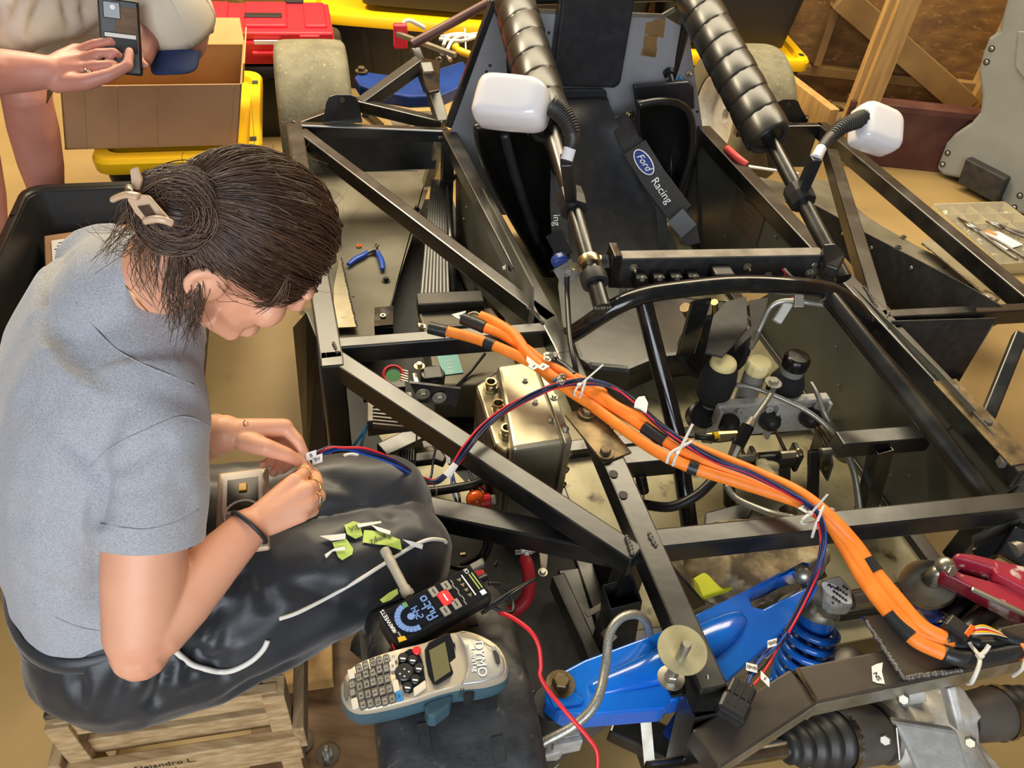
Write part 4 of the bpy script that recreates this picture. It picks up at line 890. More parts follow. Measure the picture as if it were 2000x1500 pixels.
    cp(MB().tube([P(1372, 856, .36), P(1405, 853, .36), P(1438, 850, .36)], [.011, .014, .012], 10), 'valve', 'brass', R); cp(MB().tube([P(1358, 852, .37), P(1400, 856, .365)], .008, 8), 'valve_handle', 'blackplastic', R, smooth=True); cp(MB().tube([P(1393, 852, .37), P(1402, 850, .37)], .009, 8), 'valve_band', 'yellow', R)
    cp(MB().tube(spline([P(1690, 720, .3), P(1688, 760, .26), P(1672, 800, .2), P(1655, 835, .16)], 6), .009, 8), 'black_hose', 'wireblack', R, smooth=True)
pedalbox()
rg = MB()
for i in range(14):
    c = P(1490 + random.uniform(-22, 26), 920 + random.uniform(-18, 22), .27); rg.ball(c, random.uniform(.008, .016), 8, 6)
tag(build(remesh(rg, .004, 4), 'rag', 'dirtypan', smooth=True), 'small crumpled beige rag tucked under the pedal pivot', 'rag')
cp(MB().prism([P(x, y, .135) for x, y in ((1300, 860), (1520, 850), (1520, 900), (1310, 905))], EZ * .004), 'pan_step', 'dirtypan')
# --- tubes, hoses and springs in the foot well
cp(MB().beam(P(1205, 890, .40), P(1320, 880, .40), .05, .05), 'cross_member', 'dustblack', bevel=.003)
cp(MB().beam(P(1130, 800, U + .004), P(1207, 893, U + .004), .066, .006), 'splice_plate', 'rust', bevel=.001, label='rusty bolted splice plate')
bolt(P(1146, 806, U + .008), EZ, .011, .010, 'rust'); bolt(P(1182, 884, U + .008), EZ, .011, .010, 'rust')
for x, y in ((1198, 926), (1217, 967)): cp(MB().lathe([(.009, 0), (.009, .0016)], P(x, y, U + .0005), EZ, 14), 'drill_hole', 'blackmatte')
cp(MB().tube(spline([P(1255, 985, .3), P(1310, 990, .32), P(1360, 968, .35), P(1392, 938, .37), P(1405, 920, .36)], 6), .011, 10), 'black_hose', 'wireblack', smooth=True)
cp(MB().tube(spline([P(1418, 948, .36), P(1440, 975, .35), P(1500, 1000, .36), P(1550, 1012, .40)], 6), .007, 8), 'braided_hose', 'braid', smooth=True)
sp_ = MB(); h0, h1 = P(1250, 925, .36), P(1257, 960, .30)
a, s, u = frame(h1 - h0); sp_.tube([h0.lerp(h1, i / 120) + (s * math.cos(i * .6) + u * math.sin(i * .6)) * .011 for i in range(121)], .0018, 5); cp(sp_, 'return_spring', 'blackgloss', smooth=True)
cp(MB().tube([P(1254, 950, .30), P(1262, 1010, .2)], .0025, 6), 'wire_rod', 'zinc')
cp(MB().tube(spline([P(1150, 745 + 60, .2), P(1180, 840, .25), P(1200, 835, .25)], 5), .004, 6), 'wire_rod', 'zinc', smooth=True)
cp(MB().prism([P(x, y, .16) for x, y in ((1375, 1010), (1450, 990), (1470, 1000), (1440, 1060), (1370, 1070))], EZ * .02), 'steering_arm', 'blackpaint', bevel=.004)
cp(MB().tube([P(1535, 990, .22), P(1600, 1130, .18)], .018, 14), 'steering_rack_tube', 'rust', smooth=True, auto=True)
sq(P(1302, 1078, .46), P(1372, 1160, .30), .05, .03, 'blackgloss', 'frame_brace')
cp(MB().prism([PK(x, y, .66) for x, y in ((1900, 1050), (2000, 1010), (2000, 1040), (1905, 1080))], EY * .004), 'gusset', 'darksteel')
# --- front suspension: rocker arms, coil springs, beam, final drive
def ext(pts, z, h, name, m, parent=None, bev=.006, seg=3, **k):
    return cp(MB().prism([P(x, y, z) for x, y in pts], -EZ * h), name, m, parent, bevel=bev, seg=seg, **k)
RZ = .43
RK = ext([(1066, 1338), (1095, 1312), (1140, 1288), (1290, 1232), (1385, 1186), (1470, 1146), (1568, 1096), (1582, 1098), (1584, 1107), (1520, 1126), (1480, 1148), (1465, 1168), (1471, 1184), (1490, 1188), (1590, 1138), (1600, 1142), (1594, 1156), (1566, 1196), (1500, 1262), (1430, 1324), (1404, 1350), (1310, 1370), (1300, 1384), (1150, 1396), (1090, 1394), (1064, 1372)], RZ, .05, 'rocker_arm', 'blue', bev=.010, seg=4, label='glossy blue suspension rocker arm')
# raised spine of the rocker
sp1 = [P(1150, 1350, RZ - .006), P(1290, 1300, RZ), P(1400, 1240, RZ + .002), P(1450, 1205, RZ - .004)]
cp(MB().tube(spline(sp1, 6), [.012 + .018 * math.sin(math.pi * i / 18) for i in range(19)], 16, flat=.55), 'rocker_spine', 'blue', RK, smooth=True)
cp(MB().prism([P(x, y, RZ + .001) for x, y in ((1066, 1352), (1100, 1340), (1140, 1366), (1135, 1376), (1082, 1384))], EZ * .003), 'rocker_boss', 'blue', RK, bevel=.002)
cp(MB().hexbolt(P(1094, 1338, RZ), EZ, .014, .02, True), 'castle_nut', 'rust', RK)
cp(MB().lathe([(.030, -.06), (.036, -.05), (.038, -.02), (.030, 0)], P(1078, 1372, RZ - .03), EZ, 20), 'rubber_boot', 'blackrubber', RK, smooth=True, auto=True)
UP = ext([(1022, 1360), (1046, 1342), (1052, 1376), (1076, 1420), (1108, 1444), (1096, 1462), (1040, 1430)], .34, .04, 'upright', 'darksteel', bev=.006, label='dark alloy upright beside the front tire')
ext([(1070, 1420), (1118, 1432), (1096, 1470), (1060, 1480)], .33, .07, 'caliper', 'cast', UP, .006)
for x, y in ((1030, 1432), (1030, 1462)): cp(MB().tube([P(x, y - 8, .34), P(x, y + 14, .30)], .012, 12), 'pin_boot', 'blackrubber', UP, smooth=True, auto=True)
for k in range(3): cp(MB().box(P(1098 + 4 * k, 1436 + 10 * k, .33), .05, .012, .04, EX, EY), 'caliper_rib', 'cast', UP, bevel=.003)
def shock(top, bot, R, mtop, spr, turns, name_label, ball=None, disc=.036):
    top, bot = V(top), V(bot); d = (bot - top); a, s, u = frame(d)
    SH = cp(MB().lathe([(.010, -.004), (disc * .55, -.002), (disc, .006), (disc * 1.03, .014), (disc, .020), (disc * .8, .022)], top, a, 30), 'shock_absorber', mtop, smooth=True, auto=True, label=name_label)
    cp(MB().tube([top + a * .02, top + a * .05], disc * .9, 24), 'spring_seat', spr, SH, smooth=True, auto=True)
    cp(MB().tube([top + a * .04, bot], .021, 16), 'damper_body', 'darkblue', SH, smooth=True, auto=True)
    L_ = d.length; n = turns * 22; st = .045
    pts = [top + a * (st + (L_ - st) * i / n) + (s * math.cos(2 * math.pi * i / 22) + u * math.sin(2 * math.pi * i / 22)) * R for i in range(n + 1)]
    cp(MB().tube(pts, .0078, 8), 'coil_spring', spr, SH, smooth=True)
    if ball is not None:
        cp(MB().ball(ball, .018, 20, 14), 'rod_end_ball', 'zinc', SH, smooth=True); cp(MB().tube([ball, top], [.013, .016], 14), 'rod_end_neck', mtop, SH, smooth=True)
    return SH
shock(P(1602, 1180, .365), P(1552, 1345, .19), .044, 'zinc', 'springblue', 6, 'coil-over shock with bright blue spring', P(1568, 1122, .425), .038)
for x, y in ((1620, 1150),): 
    q = P(1622, 1156, .38)
    H = cp(MB().prism([P(a_, b_, .40) for a_, b_ in ((1606, 1130), (1640, 1122), (1664, 1148), (1668, 1182), (1628, 1184), (1610, 1166))], -EZ * .035), 'bar_clamp', 'cast', bevel=.005, label='cast clamp with a chequered badge')
    for i in range(5):
        for j in range(6):
            if (i + j) % 2: cp(MB().box(P(1630 + 6.2 * i - 2 * j * .3, 1150 + 5.5 * j - i * 1.4, .4022), .0046, .0046, .0006, EX, EY), 'badge_check', 'ink', H)
    bc = P(1634, 1158, .4008); cp(MB().prism([bc + EX * .0165 * math.cos(2 * math.pi * k / 28) + EY * .026 * math.sin(2 * math.pi * k / 28) - EX * .012 * math.sin(2 * math.pi * k / 28) for k in range(28)], EZ * .0006), 'badge', 'inkwhite', H)
    cp(MB().tube(spline([bc + EZ * .0014 + EX * a_ + EY * b_ for a_, b_ in ((-.010, .016), (-.004, .018), (-.006, .012), (-.001, .013), (.001, .007), (.004, .008), (.005, .002))], 4), .0012, 5), 'badge_script', 'ink', H)
cp(MB().tube([P(1660, 1172, .37), P(1700, 1165, .37), P(1790, 1150, .37)], .018, 16), 'anti_roll_bar', 'zinc', smooth=True, auto=True)
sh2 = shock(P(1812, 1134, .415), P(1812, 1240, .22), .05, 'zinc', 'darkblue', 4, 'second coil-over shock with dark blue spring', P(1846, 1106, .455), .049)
R2 = ext([(1842, 1100), (1856, 1106), (1872, 1086), (1890, 1090), (1950, 1108), (1946, 1120), (1880, 1100), (1868, 1112), (1880, 1118), (2030, 1160), (2030, 1220), (1990, 1194), (1880, 1138), (1846, 1122), (1838, 1110)], .46, .035, 'rocker_arm', 'redpaint', bev=.006, label='worn red suspension rocker arm')
ext([(1868, 1078), (1905, 1082), (2030, 1112), (2030, 1165), (1948, 1122), (1940, 1108), (1882, 1092), (1866, 1088)], .475, .03, 'rocker_prong', 'redpaint', R2, .005)
cp(MB().hexbolt(P(1855, 1113, .464), EZ * .6 - EY, .011, .008, False), 'bolt_head', 'zinc', R2)
cp(MB().beam(P(1898, 1148, .462), P(2020, 1206, .462), .012, .006), 'bare_edge', 'zinc', R2, bevel=.003)
cp(MB().ball(P(1906, 1162, .40), .012), 'grease_cap', 'inkwhite', R2, smooth=True); ext([(1888, 1150), (1925, 1158), (1920, 1180), (1890, 1172)], .41, .03, 'rocker_boss', 'redpaint', R2)
rt([P(1850, 1210, .38), P(1900, 1160, .40)], .018, 'blackpaint', 'damper_tube'); rt([P(1880, 1240, .4), P(1990, 1160, .42)], .02, 'blackpaint', 'lower_link')
ext([(1880, 1190), (1960, 1170), (1990, 1230), (1900, 1250)], .33, .02, 'lower_arm', 'blackpaint'); sq(P(1905, 1085, .40), P(2010, 1030, .46), .03, .03); sq(P(1975, 1095, .44), P(2010, 1040, .48), .05, .04)
cp(MB().tube([P(1975, 1075, .45), P(1995, 1068, .45)], .016, 12), 'link_bush', 'zinc', smooth=True, auto=True)
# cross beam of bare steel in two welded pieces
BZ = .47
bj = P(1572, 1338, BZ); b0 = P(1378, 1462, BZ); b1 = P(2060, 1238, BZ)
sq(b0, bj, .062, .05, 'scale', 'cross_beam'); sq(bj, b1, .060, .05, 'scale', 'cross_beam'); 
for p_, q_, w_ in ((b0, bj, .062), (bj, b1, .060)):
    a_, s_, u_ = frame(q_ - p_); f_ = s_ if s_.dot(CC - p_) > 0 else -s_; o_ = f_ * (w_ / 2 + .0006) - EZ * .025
    cp(MB().box((p_ + q_) / 2 + o_, (q_ - p_).length - .008, .0016, .044, a_, f_), 'front_sheet', 'zinc', bevel=.0005, label='lighter steel sheet on the front of the beam')  # thin sheet of lighter metal over the beam side that faces the camera
cp(MB().torus(bj + EZ * -.02 , (b1 - b0), .034, .004, 4, 6, start=math.pi / 4), 'weld_bead', 'rust')
PL = ext([(1688, 1204), (1796, 1190), (1884, 1300), (1880, 1308), (1768, 1326), (1758, 1318)], BZ + .012, .006, 'beam_plate', 'plate', None, .001, label='brown steel plate welded on the beam')
weld(P(1692, 1214, BZ + .013), P(1764, 1322, BZ + .013), PL, 30); weld(P(1764, 1324, BZ + .013), P(1880, 1308, BZ + .013), PL, 30)
cp(MB().prism([P(1686, 1204, BZ), P(1758, 1318, BZ), P(1758, 1318, .33), P(1686, 1204, .33)], -EX * .004), 'beam_gusset', 'darkblue', PL)
cp(MB().lathe([(.03, -.1), (.034, 0), (.02, .01)], P(1668, 1298, .36), EZ, 18), 'bump_stop', 'darksteel', PL, smooth=True, auto=True)
# upright tube and bracket at the end of the near rail
e0 = P(1388, 1335, U)
cp(MB().prism([P(x, y, U - .012) for x, y in ((1336, 1310), (1395, 1290), (1418, 1330), (1424, 1362), (1395, 1386), (1352, 1390), (1340, 1362))], -EZ * .004), 'rail_end_plate', 'blackgloss')
cp(MB().hollow(P(1376, 1368, .47), P(1338, 1510, .26), .055, .05, .004, EY, False), 'frame_upright', 'blackpaint', bevel=.003)
weld(P(1350, 1376, .478), P(1392, 1362, .478), r=.005); weld(P(1322, 1480, .3), P(1372, 1462, .3), r=.007)
ext([(1298, 1332), (1330, 1310), (1352, 1340), (1356, 1352), (1312, 1360)], U - .02, .006, 'bolt_tab', 'blackpaint', None, .001)
sm = cp(MB().lathe([(.008, 0), (.021, 0), (.021, .003), (.008, .003)], P(1310, 1325, U - .012), EZ + EY * .1, 30), 'washer', 'zinc'); bolt(P(1310, 1322, U - .008), EZ, .011, .012, 'zinc', washer=False, stud=.02)
cp(MB().lathe([(.001, 0), (.0385, 0), (.0385, .003), (.001, .003)], P(1332, 1270, U + .03), EZ - EY * .15, 44), 'big_washer', 'disc', label='large round steel washer'); cp(MB().lathe([(.008, -.02), (.008, .034), (.006, .038)], P(1330, 1282, U + .035), EZ, 16), 'stud', 'zinc', smooth=True, auto=True)
cp(MB().hexbolt(P(1400, 1370, .455), EX * .8 + EZ * .3, .014, .014, False), 'big_bolt_head', 'zinc', bevel=.001)
cp(MB().tube([P(1382, 1318, U + .002), P(1384, 1364, U - .02)], .0018, 6), 'lock_wire', 'zinc')
# final drive with constant-velocity boots
ax0, ax1 = D(1440, 1478, 1.26), D(1990, 1385, 1.50)
A = (ax1 - ax0).normalized(); L_ = (ax1 - ax0).length
def al(t): return ax0 + (ax1 - ax0) * t
def boot(c0, c1, r0, r1, n, name='axle_boot'):
    prof = []; L = (c1 - c0).length
    for i in range(n * 8 + 1):
        t = i / (n * 8); prof.append((r0 + (r1 - r0) * t + (.0075 * (abs(math.sin(math.pi * t * n)) - .45)), L * t))
    return cp(MB().lathe(prof, c0, c1 - c0, 32), name, 'blackrubber', None, smooth=True, label='ribbed black rubber axle boot')
cp(MB().tube([al(-.25), al(.16)], .0155, 18), 'axle_shaft', 'steel', smooth=True, auto=True)
cp(MB().lathe([(.020, 0), (.026, .004), (.026, .018), (.020, .022)], al(.145), A, 20), 'boot_collar', 'blackrubber', smooth=True)
boot(al(.17), al(.325), .028, .046, 4)
cp(MB().lathe([(.050, 0), (.050, .014)], al(.315), A, 32, False), 'boot_clamp', 'steel', smooth=True); cp(MB().lathe([(.046, -.004), (.050, 0), (.050, .07), (.042, .085)], al(.33), A, 28), 'joint_cup', 'darksteel', smooth=True, auto=True)
cp(MB().lathe([(.050, 0), (.054, .006), (.044, .014)], al(.455), A, 28), 'flange_seal', 'darksteel', smooth=True, auto=True)
cp(MB().lathe([(.040, 0), (.045, .02), (.050, .09), (.047, .1)], al(.765), A, 28), 'joint_cup', 'darksteel', smooth=True, auto=True)
cp(MB().lathe([(.052, 0), (.052, .014)], al(.90), A, 28, False), 'boot_clamp', 'steel', smooth=True)
boot(al(.905), al(1.10), .048, .034, 4)
def finaldrive():
    mb = MB(); c = al(.61)
    mb.lathe([(.040, -.095), (.048, -.09), (.058, -.06), (.074, -.02), (.078, .02), (.070, .06), (.052, .08), (.042, .085)], c, A, 28)
    side = (EZ * .25 - EY).normalized(); mb.tube([c, c + side * .16 - EZ * .03], [.07, .058], 20)
    for t_ in (-.07, .07): mb.box(c + A * t_ * .9 - EY * .08 + EZ * .01, .02, .2, .06, A, side)
    mb.box(c + A * .05 + EZ * .055, .05, .06, .05, A, EY); mb.box(c - A * .05 + EZ * .055, .04, .05, .04, A, EY)
    r = remesh(mb, .0042, 4); FD = cp(r, 'final_drive', 'cast', smooth=True, label='cast aluminium final drive housing')
    n = CF * -1; q = [(1742, 1406), (1872, 1428), (1900, 1520), (1800, 1520), (1768, 1450)]
    cp(MB().prism([D(x, y, 1.235 + (1500 - y) * .0005) for x, y in q], CF * .02), 'cover_plate', 'cast', FD, bevel=.006)
    cp(MB().prism([D(x, y, 1.29) for x, y in ((1850, 1345), (1868, 1340), (1888, 1425), (1872, 1430))], CF * .03), 'housing_rib', 'cast', FD, bevel=.004)
    cp(MB().prism([D(x, y, 1.27) for x, y in ((1750, 1420), (1754, 1420), (1762, 1484), (1756, 1488))], CF * .01), 'oil_line', 'steel', FD, bevel=.002)
    for x, y in ((1730, 1441), (1895, 1446), (1766, 1362)): cp(MB().hexbolt(D(x, y, 1.26), -CF - CR * .6, .009, .012, False), 'bolt_head', 'zinc', FD)
    cp(MB().prism([D(x, y, 1.34) for x, y in ((1750, 1352), (1806, 1350), (1812, 1372), (1764, 1382))], CF * .02), 'mount_pad', 'cast', FD, bevel=.003)
finaldrive()
# rods and plates below the rocker
cp(MB().tube([P(1030, 1515, .3), P(1120, 1440, .28), P(1215, 1375, .26)], .017, 16), 'steering_link', 'darksteel', smooth=True, auto=True, label='bare steel suspension rod')
cp(MB().beam(P(1258, 1380, .30), P(1268, 1492, .22), .019, .004, EY + EZ), 'strap_plate', 'zinc', label='galvanised steel strap')
sq(P(1200, 1400, .22), P(1330, 1460, .22), .06, .04); sq(P(1110, 1110, .14), P(1170, 1320, .14), .05, .05)
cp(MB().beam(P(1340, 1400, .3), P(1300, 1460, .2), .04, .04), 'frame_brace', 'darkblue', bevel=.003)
cp(MB().hollow(P(1215, 1158, .40), P(1205, 1240, .2), .06, .05, .003, EY, False), 'frame_upright', 'blackmatte', bevel=.002)
sq(P(1090, 1120, .2), P(1185, 1330, .2), .03, .05); cp(MB().beam(P(1145, 1200, .28), P(1200, 1170, .28), .012, .003), 'bracket', 'darksteel')
cp(MB().prism([PX(x, y, .52) for x, y in ((1110, 1090), (1225, 1090), (1240, 1330), (1180, 1330))], EX * .004), 'tub_side_panel', 'blackmatte')
cp(MB().tube([P(1182, 1232, .33), P(1196, 1250, .32)], .012, 6), 'union_nut', 'steel')
HO = cp(MB().tube(spline([P(1052, 1522, .43), P(1038, 1490, .44), P(1050, 1458, .45), P(1120, 1418, .47), P(1165, 1370, .49), P(1183, 1300, .50), P(1190, 1240, .52), P(1212, 1208, .53), P(1242, 1200, .52), P(1262, 1215, .49), P(1268, 1238, .44)], 8), .0072, 12), 'brake_hose', 'braid', smooth=True, label='loose braided steel hose')
# --- left nose: floor, bus bar bracket, fuse
cp(MB().box(K(.345, .93, .12), .33, .66, .006, EX, EY), 'nose_floor', 'blackmatte')
cp(MB().prism([P(x, y, .32) for x, y in ((1052, 1066), (1070, 1062), (1072, 1070), (1066, 1128), (1058, 1130))], EZ * .003), 'angle_bracket', 'darksteel', bevel=.001)
cp(MB().tube([P(1006, 1079, .35), P(1040, 1078, .35)], .005, 8), 'terminal_stud', 'zinc'); cp(MB().tube([P(1024, 1079, .35), P(1032, 1079, .35)], .010, 6), 'nut', 'zinc')
ext([(1014, 1054), (1062, 1050), (1064, 1066), (1020, 1070)], .37, .02, 'fuse_carrier', 'whitepaper', None, .002)
for k in range(3): cp(MB().box(P(1026 + 8 * k, 1060, .372), .004, .014, .002, EX, EY), 'fuse_slot', 'ink')
cp(MB().tube(spline([P(1023, 1086, .34), P(1030, 1105, .34), P(1034, 1140, .33), P(1028, 1170, .32), P(1008, 1190, .31), P(990, 1198, .31)], 6), [.006, .010] + [.0125] * 28 + [.0125], 14), 'battery_lead', 'redcable', smooth=True, label='thick red battery lead')
bolt(P(1070, 1068, .325), EZ, .006, .006, 'zinc'); bolt(P(1060, 1118, .325), EZ, .006, .006, 'zinc')
# --- left bay electronics
def bay():
    BB = cp(MB().prism([P(x, y, .26) for x, y in ((818, 610), (960, 600), (990, 640), (1010, 720), (930, 752), (850, 752), (838, 680))], -EZ * .12), 'battery_case', 'greypanel', bevel=.006, label='grey battery case top')
    cp(MB().prism([P(x, y, .262) for x, y in ((852, 692), (893, 690), (905, 728), (866, 733))], EZ * .001), 'teal_tape', 'tealtape', BB)
    for k in range(4): cp(MB().box(P(876 + 1.5 * k, 704 + 7 * k, .2636), .012, .002, .0006, EX, EY), 'tape_print', 'inkwhite', BB)
    cp(MB().box(P(890, 660, .25), .11, .012, .09, EX, EY), 'case_wall', 'blackpaint', BB, bevel=.003)
    cp(MB().tube([P(948, 690, .30), P(920, 725, .27), P(892, 755, .26)], .004, 8), 'cable', 'wireblack', BB, smooth=True)
    cp(MB().prism([P(x, y, .30) for x, y in ((732, 600), (769, 597), (768, 640), (731, 640))], -EZ * .006), 'body_tab', 'blackgloss', bevel=.001)
    cp(MB().lathe([(.008, 0), (.008, .003), (.004, .003), (.004, 0)], P(748, 617, .302), EZ, 14, False), 'rivet', 'zinc'); cp(MB().box(P(750, 648, .28), .05, .006, .05, EX, EY), 'body_tab', 'blackgloss')
    HS = cp(MB().box(P(762, 808, .30), .105, .085, .05, EX, EY + EX * .1), 'heat_sink', 'darksteel', bevel=.002, label='dark finned heat sink box')
    for k in range(9): cp(MB().beam(P(728, 772 + 6.8 * k, .33), P(792, 778 + 6.8 * k, .33), .0045, .014), 'fin', 'darksteel', HS)
    cp(MB().box(P(750, 765, .32), .10, .02, .04, EX, EY), 'end_cap', 'blackplastic', HS)
    MO = cp(MB().lathe([(.030, -.03), (.032, 0), (.028, .006), (.024, .007)], P(845, 732, .30), EZ, 22), 'contactor', 'blackplastic', smooth=True, auto=True)
    cp(MB().box(P(846, 728, .31), .045, .045, .006, EX, EY), 'contactor_top', 'blackplastic', MO, bevel=.003); cp(MB().hexbolt(P(819, 716, .31), EZ, .008, .012), 'terminal', 'brass', MO)
    for k in range(3): cp(MB().box(P(812 + 18 * k, 742 + 5 * k, .29), .01, .04, .01, EX, EY), 'bus_bar', 'zinc', MO)
    CO = cp(MB().torus(P(768, 732, .29), EZ - EY * .5, .024, .004, 24, 8), 'wire_coil', 'redcable', smooth=True)
    cp(MB().lathe([(.019, 0), (.019, .004)], P(768, 736, .285), EZ - EY * .5, 16), 'circuit_board', 'pcb', CO)
    for k in range(5): cp(MB().tube([P(783, 722 + 5 * k, .29), P(797, 726 + 5 * k, .29)], .0022, 6), 'pin', 'zinc', CO)
    cp(MB().prism([PK(x, y, 1.02) for x, y in ((800, 748), (900, 760), (890, 800), (880, 790), (858, 790), (820, 786))], EY * .006), 'mount_plate', 'blackgloss')
    for x, y in ((826, 769), (858, 776)): bolt(PK(x, y, 1.018), -EY, .008, .007, 'zinc')
    sq(P(745, 878, .2), P(830, 838, .2), .05, .04);  cp(MB().prism([P(x, y, .15) for x, y in ((740, 850), (800, 838), (840, 870), (950, 985), (870, 985), (790, 930))], -EZ * .004), 'bay_floor', 'dirtypan')
    CP = cp(MB().box(P(796, 905, .22), .035, .06, .04, EX, EY), 'loom_connector', 'blackplastic', bevel=.004)
    for k in range(5): cp(MB().tube(spline([P(788 + 5 * k, 880, .25), P(788 + 5 * k, 910, .25), P(800 + 3 * k, 930, .22)], 3), .003, 6), 'wire', 'wireblack', CP)
    cp(MB().prism([P(x, y, .23) for x, y in ((772, 890), (860, 876), (872, 892), (866, 904), (850, 898), (780, 906))], -EZ * .02), 'black_rail', 'blackplastic', bevel=.004)
    cp(MB().box(P(781, 903, .235), .012, .012, .004, EX, EY), 'orange_tag', 'amber'); cp(MB().tube([P(817, 815, .34), P(808, 930, .18)], .0022, 6), 'thin_rod', 'brass')
    BK = cp(MB().ball(P(929, 975, .30), .021, 20, 14), 'amber_lamp', 'amber', smooth=True, label='amber indicator lens')
    cp(MB().lathe([(.016, 0), (.016, .02), (.010, .024)], P(938, 980, .295), EX, 16), 'lamp_base', 'redplastic', BK); cp(MB().lathe([(.012, .02), (.012, .032), (.006, .036)], P(938, 980, .295), EX, 12), 'lamp_socket', 'zinc', BK)
    tb = cp(MB().tube(spline([P(815, 962, .30), P(860, 958, .31), P(918, 948, .32), P(940, 940, .32)], 5), .010, 10), 'wire_loom', 'wireblack', smooth=True)
    for x, y in ((851, 956), (917, 948)): cp(MB().torus(P(x, y, .315), P(930, 945, .3) - P(830, 960, .3), .0105, .0025, 14, 6), 'loom_tie', 'greyconn', tb)
    for k in range(7): cp(MB().ball(P(820 + random.uniform(-5, 5), 952 + 4 * k - 8, .31), .004, 6, 4), 'loom_clip', 'inkwhite', tb)
    for i, (m, l) in enumerate((('wireblack', ((920, 950), (945, 970), (955, 985))), ('wireblack', ((918, 946), (940, 962), (958, 980))), ('wirewhite', ((925, 942), (945, 950), (948, 965))), ('wirered', ((930, 942), (948, 960), (952, 975))))):
        cp(MB().tube(spline([P(x, y, .31 - .02 * k) for k, (x, y) in enumerate(l)], 4), .003, 6), 'wire', m, tb, smooth=True)
    for l in (((748, 786), (728, 810), (714, 838), (706, 868), (700, 880)), ((746, 788), (730, 812), (712, 840), (692, 868), (682, 880))):
        cp(MB().tube(spline([P(x, y, .33 - .01 * k) for k, (x, y) in enumerate(l)], 5), .0034, 7), 'blue_wire', 'skyblue', smooth=True)
    VC = cp(MB().lathe([(.010, 0), (.011, .01), (.010, .03)], P(834, 832, .28), EZ * .3 - EY, 12), 'violet_plug', 'violet', smooth=True, auto=True)
    for l in (((838, 838), (850, 870), (846, 900), (842, 930), (832, 945)), ((842, 838), (868, 868), (884, 900), (882, 940), (884, 960), (896, 990)), ((844, 836), (880, 860), (905, 895), (918, 925), (924, 942)), ((840, 840), (850, 852), (870, 862), (880, 880), (885, 930), (896, 965), (898, 985))):
        cp(MB().tube(spline([P(x, y, .29) for x, y in l], 5), .0028, 6), 'wire', 'wirenavy' if l[1][0] != 868 else 'wireblue', VC, smooth=True)
    cp(MB().box(P(837, 867, .295), .025, .018, .004, EX, EY), 'wire_flag', 'whitepaper', VC); cp(MB().tube([P(848, 854, .295), P(866, 866, .29)], .007, 8), 'heat_shrink', 'whitepaper', VC, smooth=True)
bay()
# left lower skin of the car between floor and side tube
cp(MB().prism([P(598, 610, .42), P(618, 660, .42), P(640, 900, .20), P(600, 940, .12), P(572, 640, .3)], EX * .004), 'side_skin', 'dustblack', label='dusty black lower side skin')
cp(MB().beam(P(590, 600, .14), P(612, 900, .14), .02, .05), 'sill_rail', 'rust'); cp(MB().beam(P(612, 600, .4), P(630, 640, .4), .05, .004), 'panel_lip', 'greypanel')
# --- rear left frame, rear suspension
sq(P(866, 236, U), P(832, 120, .62), .04, .04); sq(P(702, 196, .5), P(818, 112, .60), .045, .045); sq(P(702, 194, .5), P(868, 234, .5), .035, .04); sq(P(575, 238, .5), P(712, 188, .5), .03, .03)
sq(P(842, 172, .52), P(812, 92, .62), .035, .035)
rt([P(806, 86, .64), P(960, 2, .78)], .016, 'maroon', 'roll_cage_tube'); rt([P(962, 0, .80), P(990, 60, .68)], .014, 'dustblack')
cp(MB().prism([P(x, y, .60) for x, y in ((822, 112), (860, 118), (858, 175), (838, 180), (826, 150))], -EZ * .01), 'suspension_tab', 'blackgloss', bevel=.002)
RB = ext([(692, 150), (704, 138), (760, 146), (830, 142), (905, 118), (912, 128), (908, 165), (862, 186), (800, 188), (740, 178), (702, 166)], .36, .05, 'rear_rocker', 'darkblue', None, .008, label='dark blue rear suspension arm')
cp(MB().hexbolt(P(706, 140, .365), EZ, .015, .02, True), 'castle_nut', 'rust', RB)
cp(MB().box(P(782, 70, .60), .05, .03, .085, EX, EY), 'red_filler', 'redplastic', bevel=.006, label='red plastic reservoir'); cp(MB().tube(spline([P(787, 46, .64), P(800, 40, .65), P(830, 55, .62)], 5), .008, 8), 'white_hose', 'wirewhite', smooth=True)
ST = cp(MB().beam(P(776, 62, .62), P(890, 104, .60), .02, .014), 'tool_blade', 'zinc')
for k, l in enumerate((((862, 72), (900, 66), (940, 76)), ((858, 76), (900, 80), (935, 70)), ((872, 100), (890, 74), (935, 66)), ((866, 88), (880, 70), (930, 74)))):
    cp(MB().tube(spline([P(x, y, .58) for x, y in l], 5), .007, 8), 'white_hose', 'wirewhite', smooth=True)
cp(MB().tube([P(908, 56, .6), P(910, 98, .56)], .003, 6), 'loom_tie', 'ziptie'); cp(MB().tube(spline([P(890, 92, .602), P(900, 100, .60), P(922, 108, .60), P(930, 112, .598)], 4), [.016, .011, .010, .012, .013] + [.013] * 8, 10), 'yellow_grip', 'yellow', smooth=True, label='yellow plastic grip')
cp(MB().tube(spline([P(862, 104, .57), P(872, 106, .56), P(880, 118, .55)], 4), .008, 8), 'fitting', 'zinc'); cp(MB().torus(P(857, 117, .56), -EY, .009, .003, 14, 6), 'ring_eye', 'zinc')
ext([(758, 225), (810, 222), (820, 240), (770, 250)], .14, .004, 'rear_pan', 'greypanel'); sq(P(716, 215, .3), P(745, 240, .2), .03, .03); cp(MB().box(P(820, 225, .44), .1, .05, .006, EX, EY), 'bracket', 'zinc')
ext([(640, 180), (668, 170), (700, 210), (690, 236), (650, 240)], .3, .03, 'rear_upright', 'blackpaint')
